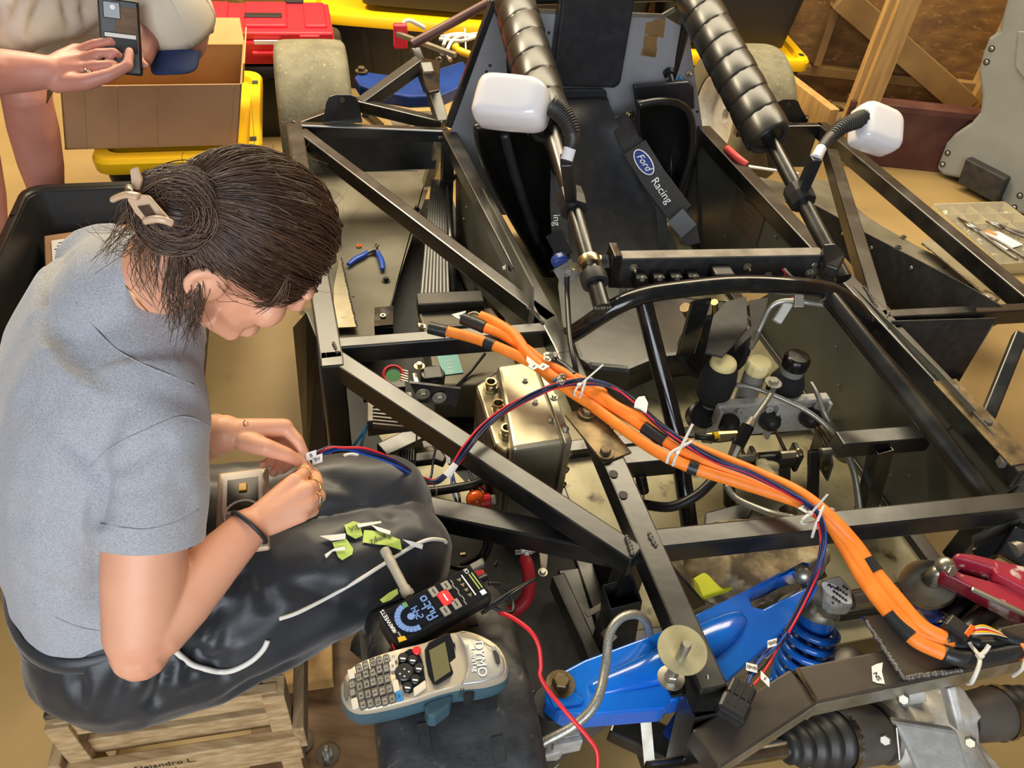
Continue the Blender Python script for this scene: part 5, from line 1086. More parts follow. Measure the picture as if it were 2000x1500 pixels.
# ------------------------------------------------------------------ silver controller case with brass glands
def case():
    t = thing('controller_case', 'silver metal controller case with three brass glands beside the car rail', 'case', P(1030, 900, .13))
    def pr(l, z, h, name, m, bev=.006, **k): return build(MB().prism([P(x, y, z) for x, y in l], -EZ * h), name, m, t, bevel=bev, seg=3, **k)
    pr(((930, 752), (972, 722), (1008, 866), (988, 884), (966, 866)), .425, .24, 'lower_step', 'goldcast')
    pr(((970, 712), (1046, 702), (1104, 862), (1000, 878)), .46, .27, 'lid', 'goldcast', .010)
    pr(((1044, 700), (1060, 698), (1118, 862), (1104, 866)), .462, .29, 'flange', 'zinc', .002)
    for x, y, z in ((1026, 742, .463), (1046, 784, .463), (1075, 820, .463)): build(MB().hexbolt(P(x, y, z), EZ, .004, .006), 'screw', 'zinc', t)
    for x, y in ((1062, 722), (1082, 776), (1104, 838)): build(MB().hexbolt(P(x, y, .463), EZ, .005, .007), 'screw', 'zinc', t)
    fl = P(1112, 866, .44)
    for k in range(5): build(MB().hexbolt(fl - EZ * (.03 + .05 * k) - EY * .002, -EY, .006, .008), 'flange_bolt', 'zinc', t); 
    for x, y in ((958, 760), (972, 802), (989, 850)):
        p = P(x, y, .426); g = build(MB().lathe([(.017, 0), (.017, .006), (.015, .007)], p, EZ, 6), 'gland', 'brass', t, label='brass cable gland')
        build(MB().lathe([(.0125, .006), (.0125, .012), (.0115, .013), (.0128, .015), (.0118, .017), (.0128, .019), (.0128, .024), (.0095, .024), (.0095, .006)], p, EZ, 24, False), 'gland_thread', 'brass', g, smooth=True, auto=True)
        build(MB().lathe([(.0094, .0065), (.0094, .0075)], p, EZ, 16), 'gland_bore', 'rust', g)
    build(MB().beam(P(932, 760, .42), P(968, 872, .42), .004, .2), 'copper_shield', 'rust', t); build(MB().beam(P(935, 880, .36), P(962, 985, .25), .012, .012), 'bracket', 'rust', t)
case()
# ------------------------------------------------------------------ orange cables tied into one loom with thin wires
LOOM = thing('cable_loom', 'loom of three thick orange cables and thin wires lying across the black tubes', 'cables', P(1240, 820, .51))
def lp(mb, name, m, parent=None, **k): return build(mb, name, m, parent or LOOM, smooth=True, **k)
def path(l, n=8): return spline([P(x, y, z) for x, y, z in l], n)
def cut(pts, x0, x1): return [p for p in pts if x0 <= proj(p)[0] <= x1]
OR = .0118
CA = [(868, 646, .535), (930, 662, .535), (1000, 690, .535), (1050, 716, .53), (1085, 745, .525), (1150, 788, .52), (1210, 832, .518), (1280, 880, .52), (1345, 911, .522), (1420, 935, .525), (1500, 960, .53), (1570, 985, .535), (1618, 1020, .535), (1650, 1070, .52), (1680, 1122, .51), (1712, 1168, .505), (1752, 1215, .50), (1790, 1252, .498), (1842, 1276, .497)]
CB = [(948, 640, .538), (985, 655, .538), (1030, 684, .538), (1062, 708, .535), (1110, 735, .53), (1165, 775, .528), (1220, 808, .526), (1300, 862, .528), (1380, 900, .532), (1460, 930, .535), (1540, 965, .54), (1600, 1000, .545), (1648, 1052, .53), (1680, 1100, .52), (1712, 1150, .51), (1760, 1208, .505), (1800, 1240, .50), (1858, 1258, .497)]
CD = [(938, 617, .548), (968, 630, .548), (1005, 655, .548), (1030, 690, .545), (1062, 722, .54), (1100, 748, .535), (1150, 752, .535), (1200, 792, .532), (1260, 822, .53), (1310, 855, .53), (1400, 892, .535), (1480, 925, .54), (1560, 962, .55), (1622, 1010, .548), (1670, 1062, .53), (1706, 1112, .52), (1752, 1168, .515), (1800, 1222, .508), (1845, 1246, .505)]
for l, tapes, nm in ((CA, ((940, 972), (1340, 1372), (1735, 1782)), 'orange_cable'), (CB, ((1252, 1302),), 'orange_cable'), (CD, ((1690, 1712),), 'orange_cable')):
    pts = path(l); O = lp(MB().tube(pts, OR, 14), nm, 'orange', label='thick orange sleeved cable')
    for a, b in tapes:
        q = cut(pts, a, b)
        if len(q) > 1: lp(MB().tube(q, OR + .0014, 14), 'tape_band', 'tape', O, auto=True)
    if l is CA:
        q0 = pts[0]; d = (pts[0] - pts[2]).normalized()
        lp(MB().tube([P(838, 640, .537), P(872, 648, .536)], OR + .002, 14), 'shrink_sleeve', 'tape', O, auto=True)
        build(MB().box(P(825, 637, .538), .020, .017, .004, P(838, 640, .537) - P(820, 636, .537), EY), 'ring_lug', 'brass', O, bevel=.002); build(MB().lathe([(.0045, 0), (.0045, .001)], P(824, 636, .5405), EZ, 14), 'lug_hole', 'blackmatte', O)
    if l is CB:
        lp(MB().tube([P(903, 622, .54), P(938, 636, .539), P(946, 640, .538)], OR + .002, 14), 'shrink_sleeve', 'tape', O, auto=True); build(MB().prism([P(x, y, .541) for x, y in ((882, 616), (910, 609), (908, 614), (896, 618), (900, 626), (890, 622))], EZ * .003), 'fork_lug', 'silver', O)
    if l is CD: lp(MB().tube(spline([P(938, 617, .55), P(928, 610, .551), P(914, 614, .55)], 4), .0028, 6), 'bare_end', 'brass', O)
lp(MB().tube(path([(1842, 1276, .497), (1880, 1286, .496), (1940, 1280, .495), (2030, 1262, .495)]), OR * 1.15, 14), 'taped_end', 'tape'); lp(MB().tube(path([(1858, 1258, .497), (1900, 1262, .496), (1960, 1258, .495), (2030, 1245, .495)]), OR * .9, 14), 'taped_end', 'tape'); lp(MB().tube(path([(1845, 1246, .505), (1880, 1250, .5), (1910, 1256, .5)]), OR * .9, 12), 'taped_end', 'tape')
lp(MB().tube(path([(1990, 1272, .497), (2030, 1264, .496)]), OR * 1.3, 12), 'orange_stub', 'orange')
# branch: black sleeve and cable clamp
lp(MB().tube(path([(1080, 706, .535), (1105, 722, .53), (1122, 738, .53)], 4), OR + .0005, 14), 'tape_band', 'tape'); lp(MB().tube(path([(1118, 735, .53), (1150, 752, .53), (1180, 770, .53)], 4), OR, 12), 'orange_branch', 'orange')
for x, y, m in ((1078, 700, 'zinc'), (1094, 742, 'zinc'), (1090, 745, 'skyblue')):
    b = lp(MB().torus(P(x, y, .537), P(x + 20, y + 16, .537) - P(x, y, .537), .0135, .003, 20, 8), 'cable_clamp', m); 
    if m == 'zinc':
        for k in range(4): build(MB().hexbolt(P(x + random.uniform(-10, 12), y + random.uniform(-8, 8), .553), V((random.uniform(-1, 1), random.uniform(-1, 1), 1)), .005, .006), 'clamp_screw', 'zinc', b)
for x, y, s in ((1043, 715, '2'), (1061, 716, '2'), (1592, 997, 'NS'), (1574, 993, 'N')):
    d = P(x + 16, y + 9, .552) - P(x, y, .552); f_ = build(MB().box(P(x, y, .553), .020, .016, .0012, P(x + 14, y - 8, .553) - P(x, y, .553), d), 'wire_flag', 'whitepaper', LOOM); text(s, .010, P(x, y, .5545), d, P(x + 8, y - 8, .553) - P(x, y, .553), 'ink', parent=f_)
build(MB().prism([P(x, y, .55) for x, y in ((1030, 690), (1046, 708), (1038, 720), (1028, 704))], EZ * .001), 'wire_flag', 'whitepaper', LOOM)
# thin wires
hand = D(600, 914, 1.18)
W1 = [hand, D(612, 896, 1.18), D(636, 881, 1.19), D(670, 876, 1.21), D(710, 882, 1.23), D(756, 896, 1.27), D(794, 918, 1.31), P(818, 936, .50), P(850, 942, .485), P(878, 918, .50), P(905, 884, .52), P(940, 838, .53), P(990, 800, .54), P(1040, 772, .545), P(1090, 752, .552), P(1140, 744, .556), P(1190, 754, .555), P(1240, 786, .55), P(1290, 830, .55), P(1340, 868, .55), P(1400, 900, .552), P(1470, 926, .556), P(1540, 962, .56), P(1592, 998, .56), P(1608, 1040, .55), P(1604, 1090, .52), P(1585, 1140, .49), P(1560, 1195, .47), P(1535, 1240, .465)]
rw = random.Random(5)
mats = ['wirenavy', 'wirered', 'wirenavy', 'wireblack', 'wirenavy', 'wirered', 'wireblue', 'wireblack', 'wirenavy']
ends = {1: [P(1510, 1282, .48), P(1488, 1318, .49), P(1466, 1344, .495)], 0: [P(1508, 1270, .48), P(1475, 1300, .49), P(1456, 1340, .495)], 2: [P(1512, 1256, .48), P(1470, 1306, .49), P(1450, 1338, .495)], 6: [P(1516, 1262, .48), P(1480, 1296, .49), P(1460, 1340, .495)], 3: [P(1500, 1290, .48), P(1462, 1326, .49), P(1444, 1344, .495)]}
for k, m in enumerate(mats):
    pts = []
    for i, p in enumerate(W1):
        s = .003 if i < 2 else (.0075 if 10 <= i <= 15 else .0055)
        an = k * .7 + i * .12; pts.append(p + (CR * math.cos(an) + CU * math.sin(an)) * s * (.4 + .6 * ((k * 37) % 10) / 10) + V((rw.gauss(0, .0012), rw.gauss(0, .0012), rw.gauss(0, .0012))))
    pts += ends.get(k, [])
    if k in (5, 7, 8): pts = pts[7:]
    lp(MB().tube(spline(pts, 5), .0020, 6), 'thin_wire', m)
for k in range(3): lp(MB().tube(spline([hand, D(606, 920 + 3 * k, 1.18), D(598 - 6 * k, 934 + 4 * k, 1.19)], 4), .0016, 6), 'thin_wire', ('wirewhite', 'wirered', 'wireblack')[k])
for x, y, s in ((608, 890, 'B'), (620, 897, 'BV')):
    c = D(x, y, 1.165); f_ = build(MB().box(c, .016, .013, .001, CR * .9 + CU * .3, CU), 'wire_flag', 'whitepaper', LOOM); text(s, .008, c - CF * .0012, CR * .9 + CU * .3, CU, 'ink', parent=f_)
lp(MB().tube([P(872, 930, .495), P(890, 906, .51)], [.0095, .007], 8, True, .6), 'ferrule', 'whitepaper', auto=True)
lp(MB().prism([P(x, y, .566) for x, y in ((1240, 786), (1246, 778), (1258, 776), (1265, 790), (1262, 808), (1250, 800), (1238, 796))], EZ * .004), 'tape_scrap', 'whitepaper', auto=True)
for i, (x, y, s, dx, dy) in enumerate(((1508, 1256, 'GND', 1, -.3), (1468, 1304, 'GND', 1, .25), (1494, 1326, '5', .6, .6))):
    c = P(x, y, .497); f_ = build(MB().box(c, .017, .013, .0012, P(x + 10 * dx, y + 10 * dy, .497) - c, P(x, y - 10, .497) - c), 'wire_flag', 'whitepaper', LOOM); text(s, .007, c + EZ * .0016, -(P(x + 10 * dx, y + 10 * dy, .497) - c), -(P(x, y - 10, .497) - c), 'ink', parent=f_)
def ziptie(x, y, dx, dy, w, tail):
    c = P(x, y, .537); d = P(x + dx, y + dy, .537) - c; a, s, u = frame(d)
    ring = [c + s * w * math.copysign(abs(math.cos(2 * math.pi * j / 24)) ** .7, math.cos(2 * math.pi * j / 24)) + u * (.017 * math.sin(2 * math.pi * j / 24) + .002) for j in range(25)]
    z = lp(MB().tube(ring, .0026, 6), 'zip_tie', 'ziptie'); h = ring[4]; build(MB().box(h + u * .002, .008, .006, .006, s, a), 'tie_head', 'ziptie', z)
    build(MB().tube([h, P(*tail[:2], tail[2])], [.0027, .0024], 6, True, .5), 'tie_tail', 'ziptie', z)
ziptie(1140, 758, 40, 30, .028, (1178, 712, .60)); ziptie(1328, 884, 60, 28, .036, (1353, 828, .60)); ziptie(1596, 1010, 30, 40, .034, (1616, 966, .62))
build(MB().tube(path([(1302, 905, .535), (1310, 885, .556), (1340, 868, .562), (1352, 862, .562)], 5), .003, 6, True, .6), 'zip_tie', 'ziptie', LOOM, smooth=True); build(MB().tube(path([(1586, 1050, .52), (1592, 1030, .545), (1604, 1000, .568), (1610, 988, .568)], 5), .003, 6, True, .6), 'zip_tie', 'ziptie', LOOM, smooth=True); build(MB().tube(path([(1132, 778, .525), (1138, 762, .555), (1144, 742, .568)], 5), .003, 6, True, .6), 'zip_tie', 'ziptie', LOOM, smooth=True)
for l in (((1888, 1336, .44), (1898, 1332, .49), (1912, 1300, .515), (1912, 1282, .515), (1898, 1262, .51), (1893, 1254, .51)), ((1912, 1284, .515), (1924, 1272, .52), (1932, 1260, .53)), ((1976, 1322, .44), (1996, 1306, .49), (2006, 1280, .51))): build(MB().tube(path(l, 5), .0034, 6, True, .6), 'zip_tie', 'ziptie', LOOM, smooth=True)
c = P(1914, 1281, .518); build(MB().box(c, .009, .008, .007, EX, EY), 'tie_head', 'ziptie', LOOM)
# plugs on the loom
pc = P(1440, 1366, .495); pd = P(1452, 1340, .495) - P(1424, 1402, .495); px_ = P(1470, 1352, .495) - P(1436, 1338, .495); pd.normalize(); px_ = (px_ - pd * px_.dot(pd)).normalized()
PG = build(MB().box(pc + pd * .012, .040, .030, .022, px_, pd), 'plug', 'blackplastic', LOOM, bevel=.004, label='black four way plug'); build(MB().box(pc - pd * .018, .046, .034, .026, px_, pd), 'plug_shroud', 'blackplastic', PG, bevel=.006); build(MB().box(pc - pd * .0355, .034, .002, .013, px_, pd), 'plug_mouth', 'blackmatte', PG)
for k in (-1, 0, 1): build(MB().box(pc + px_ * .011 * k + EZ * .0125 + pd * .004, .003, .05, .002, px_, pd), 'plug_rib', 'blackplastic', PG)
q = P(1868, 1230, .515); qx = P(1890, 1245, .515) - P(1856, 1220, .515)
P2 = build(MB().box(q, .036, .03, .022, qx, EZ.cross(qx)), 'plug', 'blackplastic', LOOM, bevel=.003, label='black multi pin plug with orange seal'); build(MB().box(q - qx.normalized() * .018, .002, .026, .018, qx, EZ.cross(qx)), 'plug_mouth', 'blackmatte', P2)
for i in range(3):
    for j in range(2): build(MB().box(q - qx.normalized() * .0195 + EZ.cross(qx).normalized() * (.008 * (i - 1)) + EZ * (.007 * (j - .5)), .001, .004, .004, qx, EZ.cross(qx)), 'pin_hole', 'darksteel', P2)
build(MB().box(P(1888, 1238, .515), .008, .026, .024, qx, EZ.cross(qx)), 'orange_seal', 'amber', P2, bevel=.001)
for k, m in enumerate(('yellow', 'wirewhite', 'wirered', 'yellow', 'wirewhite', 'wireblack')): lp(MB().tube(path([(1896, 1228 + 3 * k, .52), (1920, 1222 + 4 * k, .525), (1945, 1232 + 2 * k, .52), (1975, 1244 + k, .51), (2020, 1256, .505)], 4), .0022, 6), 'thin_wire', m)
lp(MB().tube(path([(1945, 1235, .51), (1980, 1250, .505), (2030, 1262, .50)], 4), .010, 10), 'taped_end', 'tape')
f_ = build(MB().prism([P(x, y, BZ + .001) for x, y in ((1702, 1302), (1712, 1297), (1724, 1294), (1722, 1312), (1728, 1336), (1712, 1334), (1704, 1330))], EZ * .0008), 'wire_label', 'whitepaper'); tag(f_, 'white folded wire label lying on the bare steel beam', 'label'); text('NS', .011, P(1713, 1321, BZ + .0025), P(1717, 1328, BZ) - P(1708, 1314, BZ), P(1722, 1318, BZ) - P(1706, 1324, BZ), 'ink', parent=f_)
# ------------------------------------------------------------------ loose leads near the meter
RL = build(MB().tube(spline([P(975, 1196, .575), P(1000, 1206, .58), P(1035, 1232, .58), P(1052, 1262, .57), P(1056, 1300, .55), P(1055, 1320, .54), P(1072, 1350, .53), P(1110, 1396, .52), P(1148, 1440, .50), P(1166, 1470, .49), P(1166, 1515, .47)], 8), .0034, 8), 'test_lead', 'wirered', smooth=True); tag(RL, 'red test lead running from the meter over the blue rocker arm', 'lead')
BLd = build(MB().tube(spline([P(964, 1186, .58), P(985, 1196, .575), P(1002, 1192, .57), P(998, 1165, .57), P(978, 1142, .58), P(955, 1140, .59)], 8), .003, 8), 'test_lead', 'wireblack', smooth=True); tag(BLd, 'black test lead coiled behind the meter', 'lead')
BW = build(MB().tube(spline([P(940, 1198, .58), P(970, 1180, .585), P(1000, 1160, .59), P(1030, 1140, .58), P(1046, 1131, .57)], 6), .0026, 8).tube(spline([P(944, 1194, .585), P(974, 1172, .59), P(1004, 1152, .59), P(1044, 1130, .57)], 6), .0024, 8), 'wire_pair', 'wireblack', smooth=True); tag(BW, 'short pair of black wires sticking out past the red battery lead', 'wire')
kl = build(MB().tube(spline([P(958, 1040, .3), P(956, 1070, .26), P(940, 1096, .22), P(905, 1110, .2), P(880, 1105, .2)], 7), .006, 8).tube(spline([P(948, 1040, .3), P(946, 1070, .26), P(930, 1090, .22), P(900, 1104, .2)], 7), .005, 8), 'black_lead', 'wireblack', smooth=True); tag(kl, 'black double lead looping on the nose floor behind the knee', 'lead')
gc = build(MB().box(P(932, 1105, .23), .035, .018, .014, EX + EY * .4, EY), 'spare_connector', 'greyconn', bevel=.003); tag(gc, 'small grey connector lying on the nose floor past the knee', 'connector')
rx = build(MB().box(P(932, 1127, .30), .03, .02, .02, EX, EY), 'red_plug', 'redplastic', bevel=.003); tag(rx, 'small red plug lying just behind the meter', 'plug')
for i, (x, y) in enumerate(((904, 1082), (968, 1100))): tag(build(MB().box(P(x, y, .125), .012, .006, .004, EX + EY * i, EY), 'copper_scrap', 'brass'), ('copper wire scrap beside the looped black lead', 'copper wire scrap between the looped lead and red battery lead')[i], 'scrap', 'copper wire scraps on the nose floor')
# ------------------------------------------------------------------ blue cutters on the grey pan
def cutters():
    z = .2; t = thing('wire_cutters', 'blue handled flush cutters lying open on the grey side pan', 'cutters', P(722, 495, z))
    def h(l, r): 
        pts = spline([P(x, y, z + .012) for x, y in l], 5); n = len(pts); build(MB().tube(pts, [r * (.75 + .35 * math.sin(math.pi * i / (n - 1))) for i in range(n)], 10, True, .7), 'handle', 'handleblue', t, smooth=True)
    h(((680, 517), (694, 506), (708, 499), (720, 491)), .0092); h(((747, 526), (746, 514), (742, 502), (737, 492)), .0092)
    build(MB().tube([P(718, 493, z + .012), P(728, 489, z + .012), P(736, 483, z + .012)], [.006, .008, .006], 8), 'jaw', 'darksteel', t); build(MB().tube([P(738, 493, z + .012), P(732, 489, z + .012), P(735, 476, z + .012)], [.005, .007, .002], 8), 'jaw', 'steel', t); build(MB().tube([P(732, 487, z + .014), P(740, 479, z + .014)], [.006, .002], 6), 'jaw', 'steel', t)
    build(MB().lathe([(.006, 0), (.006, .004)], P(731, 488, z + .018), EZ, 12), 'pivot', 'darksteel', t)
cutters()
tag(build(MB().torus(P(701, 480, .205), EZ, .006, .003, 12, 6), 'cable_offcut', 'amber', smooth=True), 'small orange cable offcut beside the blue cutters', 'offcut')
# ------------------------------------------------------------------ keys in the ignition
def keys():
    kb2 = kb_ - .03; t = thing('keys', 'bunch of keys with red tags and blue cord hanging from the ignition switch', 'keys', PK(1306, 170, kb2))
    def pl(l, nm, m, d=.006): build(MB().prism([PK(x, y, kb2) for x, y in l], -EY * d), nm, m, t, bevel=.0015)
    pl(((1294, 166), (1306, 160), (1313, 166), (1311, 176), (1299, 178)), 'key_head', 'redplastic'); pl(((1293, 182), (1310, 175), (1324, 178), (1325, 186), (1309, 190), (1296, 188)), 'key_tag', 'redplastic')
    build(MB().beam(PK(1308, 188, kb2), PK(1322, 188, kb2), .006, .002, -EY), 'key_blade', 'zinc', t); build(MB().torus(PK(1308, 158, kb2), -EY, .012, .0012, 20, 6), 'key_ring', 'zinc', t, smooth=True)
    for l in (((1324, 148), (1320, 160), (1330, 170), (1328, 186), (1340, 192)), ((1328, 150), (1334, 162), (1326, 176), (1336, 190), (1343, 197)), ((1325, 158), (1338, 172), (1332, 188), (1322, 192))): build(MB().tube(spline([PK(x, y, kb2) for x, y in l], 5), .0025, 6), 'cord', 'skyblue', t, smooth=True)
keys()
# ------------------------------------------------------------------ towel on the nose floor
tw = MB()
for (x, y, r) in ((1402, 1100, .06), (1425, 1080, .07), (1460, 1072, .06), (1490, 1092, .055), (1530, 1080, .055), (1565, 1085, .045), (1440, 1120, .065), (1395, 1118, .05), (1475, 1122, .055), (1520, 1110, .045)):
    p = P(x, y, .23); tw.ell(p, EX * r * 1.25, EY * r, EZ * r * .9, 16, 10)
tr_ = remesh(tw, .007, 5)
rough_up(tr_, .020, 11); rough_up(tr_, .012, 17, (1, 1, 1), True)
TW = build(tr_, 'towel', 'towel', smooth=True); tag(TW, 'dirty beige terry towel bunched under the front cross tube', 'towel')
hv = build(MB().prism([P(x, y, .25) for x, y in ((1305, 1108), (1345, 1140), (1375, 1122), (1400, 1140), (1448, 1150), (1345, 1182), (1325, 1172))], EZ * .015), 'hi_vis_cloth', 'hivis', bevel=.004); tag(hv, 'yellow high visibility cloth under the dirty towel', 'cloth')
# ------------------------------------------------------------------ label maker on the front tire
def labelmaker():
    zt, zb = .612, .566
    top = [(667, 1338), (678, 1314), (699, 1296), (744, 1278), (786, 1266), (828, 1256), (870, 1240), (893, 1236), (930, 1244), (969, 1263), (987, 1287), (990, 1311), (981, 1326), (945, 1338), (900, 1342), (855, 1353), (810, 1368), (750, 1383), (705, 1389), (681, 1380), (669, 1359)]
    t = thing('label_maker', 'silver and teal handheld label maker with keyboard lying on the front tire', 'label maker', P(820, 1310, zb))
    c = sum((V((x, y, 0)) for x, y in top), V()) / len(top)
    sm = spline([V((x, y, 0)) for x, y in top] + [V((*top[0], 0))], 3)[:-1]
    def hz_(x): return .010 * max(0, min(1, (x - 890) / 16)) * (1 - max(0, (x - 950) / 60))
    def ring(s, z, hump=0, dy=0): return [P(c.x + (q.x - c.x) * s, c.y + (q.y - c.y) * s + dy, zt) + EZ * (z - zt + hump * hz_(q.x)) for q in sm]
    build(MB().loft([ring(.93, zb), ring(1.0, zb + .006), ring(1.035, zb + .022), ring(1.02, zt - .008)]), 'base_shell', 'teal', t, smooth=True, auto=True, label='teal lower shell')
    build(MB().loft([ring(1.015, zt - .009), ring(1.01, zt - .003, .6), ring(.985, zt + .001, .9), ring(.94, zt + .0025, 1)]), 'top_shell', 'champagne', t, smooth=True, auto=True)
    zk = zt + .003
    hd = [(893, 1238), (930, 1246), (968, 1265), (985, 1288), (987, 1310), (976, 1324), (940, 1335), (900, 1340), (908, 1318), (912, 1300), (905, 1262)]
    m = MB().loft([[P(x, y, zk - .004) for x, y in hd], [P(940 + (x - 940) * .98, 1292 + (y - 1292) * .98, zk + .010) for x, y in hd], [P(940 + (x - 940) * .90, 1292 + (y - 1292) * .90, zk + .0135) for x, y in hd]]); HP = build(m, 'cassette_door', 'silver', t, smooth=True, auto=True, bevel=.002)
    zh = zk + .0140
    build(MB().prism([P(x, y, zk - .001) for x, y in ((829, 1272), (837, 1258), (872, 1239), (881, 1241), (889, 1261), (895, 1306), (890, 1318), (854, 1340), (846, 1340), (836, 1320), (831, 1292))], EZ * .006), 'screen_bezel', 'darkgloss', t, bevel=.002)
    build(MB().prism([P(x, y, zk + .0052) for x, y in ((838, 1271), (869, 1254), (880, 1311), (849, 1332))], EZ * .0006), 'screen', 'lcd', t, label='olive grey display')
    def key(x, y, w, h, m, tx=None, r=.0016, tm='ink'):
        ax = P(x + 6, y - 12, zk) - P(x, y, zk); 
        o = build(MB().box(P(x, y, zk + .0015), h, w, .005, P(x + 12, y - 4.2, zk) - P(x, y, zk), P(x - 2.5, y - 12, zk) - P(x, y, zk)), 'key', m, t, bevel=r)
        if m == 'keycap': build(MB().box(P(x, y, zk + .0042), h * .66, w * .66, .0008, P(x + 12, y - 4.2, zk) - P(x, y, zk), P(x - 2.5, y - 12, zk) - P(x, y, zk)), 'key_face', 'keytop', o)
        if tx: text(tx, .0055, P(x, y, zk + .0050), -(P(x - 2.5, y - 12, zk) - P(x, y, zk)), P(x + 12, y - 4.2, zk) - P(x, y, zk), tm, parent=o, ext=.0001)
    rows = [((335, 855), (380, 835), (427, 815), (470, 803), (515, 790)), ((335, 910), (380, 890), (425, 880), (468, 858), (513, 850)), ((340, 970), (385, 955), (428, 940), (475, 930), (520, 918)), ((350, 1030), (395, 1020), (440, 1010), (487, 1000), (535, 985)), ((362, 1090), (410, 1080), (460, 1070), (505, 1065), (552, 1050))]
    letters = ['PJDAZ', 'QKEB!', 'WMFUC', 'XNLTG', 'YVOIH']
    for r_, row in enumerate(rows):
        for k, (x, y) in enumerate(row): key(600 + .3 * x, 1050 + .3 * y, .0125, .0085, 'keycap', letters[r_][k])
    for x, y, m, s, tx in ((287, 890, 'keywhite', .014, None), (290, 957, 'keycap', .011, '+'), (293, 1008, 'keycap', .011, '-'), (310, 1080, 'keywhite', .014, None), (560, 775, 'keywhite', .014, 'C'), (556, 835, 'keywhite', .013, 'A'), (578, 968, 'keywhite', .016, None), (600, 1030, 'skyblue', .013, '#')): key(600 + .3 * x, 1050 + .3 * y, s, .0085, m, tx)
    build(MB().prism([P(x, y, zk - .001) for x, y in ((671, 1330), (676, 1326), (680, 1366), (676, 1372), (672, 1360))], EZ * .005), 'space_bar', 'keycap', t, bevel=.001)
    build(MB().prism([P(x, y, zk - .0005) for x, y in ((780, 1280), (800, 1268), (816, 1270), (826, 1290), (832, 1330), (826, 1340), (800, 1356), (790, 1354), (782, 1330), (776, 1310))], EZ * .0018), 'control_panel', 'darkgloss', t, bevel=.0008)
    build(MB().lathe([(.0125, 0), (.0125, .003), (.011, .0045)], P(790, 1314, zk + .001), EZ, 28), 'direction_pad', 'keycap' if 0 else 'blackplastic', t, smooth=True, auto=True)
    for dx, dy in ((0, -10), (0, 10), (11, -3), (-11, 3)): build(MB().lathe([(.0016, 0), (.0016, .0004)], P(790 + dx * .8, 1314 + dy * .7, zk + .0056), EZ, 3), 'arrow_mark', 'inkwhite', t)
    for x, y, tx in ((787, 1286, None), (806, 1290, None), (818, 1306, None), (811, 1328, None), (796, 1343, 'OK')):
        o = build(MB().lathe([(.0068, 0), (.0068, .003), (.0055, .0042)], P(x, y, zk + .001), EZ, 18), 'round_key', 'blackplastic', t, smooth=True, auto=True); build(MB().box(P(x, y, zk + .0054), .007, .002, .0003, EX - EY * .3, EY), 'key_mark', 'inkwhite', o)
    build(MB().lathe([(.006, 0), (.006, .004), (.005, .005)], P(814, 1273, zk), EZ, 18), 'power_key', 'red', t, smooth=True, auto=True, label='red power key'); build(MB().box(P(820, 1344, zk + .001), .020, .011, .004, EX + EY * .5, EY), 'print_key', 'keywhite', t, bevel=.003)
    dx = P(944, 1310, zh) - P(938, 1264, zh); dy = P(985, 1270, zh) - P(960, 1276, zh)
    text('DYMO', .0175, P(938, 1286, zh + .0006), dx, dy, 'inkwhite', parent=HP); text('LetraTag', .0095, P(926, 1288, zh + .0006), dx, dy, 'inkwhite', parent=HP)
    build(MB().prism([P(x, y, zh - .0005) for x, y in ((960, 1264), (967, 1262), (976, 1272), (980, 1290), (976, 1302), (969, 1300), (962, 1284))], EZ * .0008), 'window_frame', 'silver', HP, bevel=.0003); build(MB().prism([P(x, y, zh + .0004) for x, y in ((962, 1272), (968, 1270), (975, 1280), (977, 1294), (973, 1300), (968, 1294))], EZ * .0006), 'tape_window', 'blackmatte', HP)
    build(MB().prism([P(x, y, .598) for x, y in ((828, 1380), (836, 1368), (877, 1355), (885, 1358), (878, 1376), (850, 1398), (836, 1398))], -EZ * .034), 'cutter_lever', 'teal', t, bevel=.003); build(MB().prism([P(x, y, .600) for x, y in ((910, 1346), (924, 1342), (918, 1358), (904, 1360))], -EY * .012 - EZ * .002), 'tape_exit', 'blackmatte', t)
    for x in (900, 905): build(MB().beam(P(x, 1346, zt - .002), P(x - 4, 1362, zb + .02), .001, .001), 'seam', 'blackmatte', t)
labelmaker()
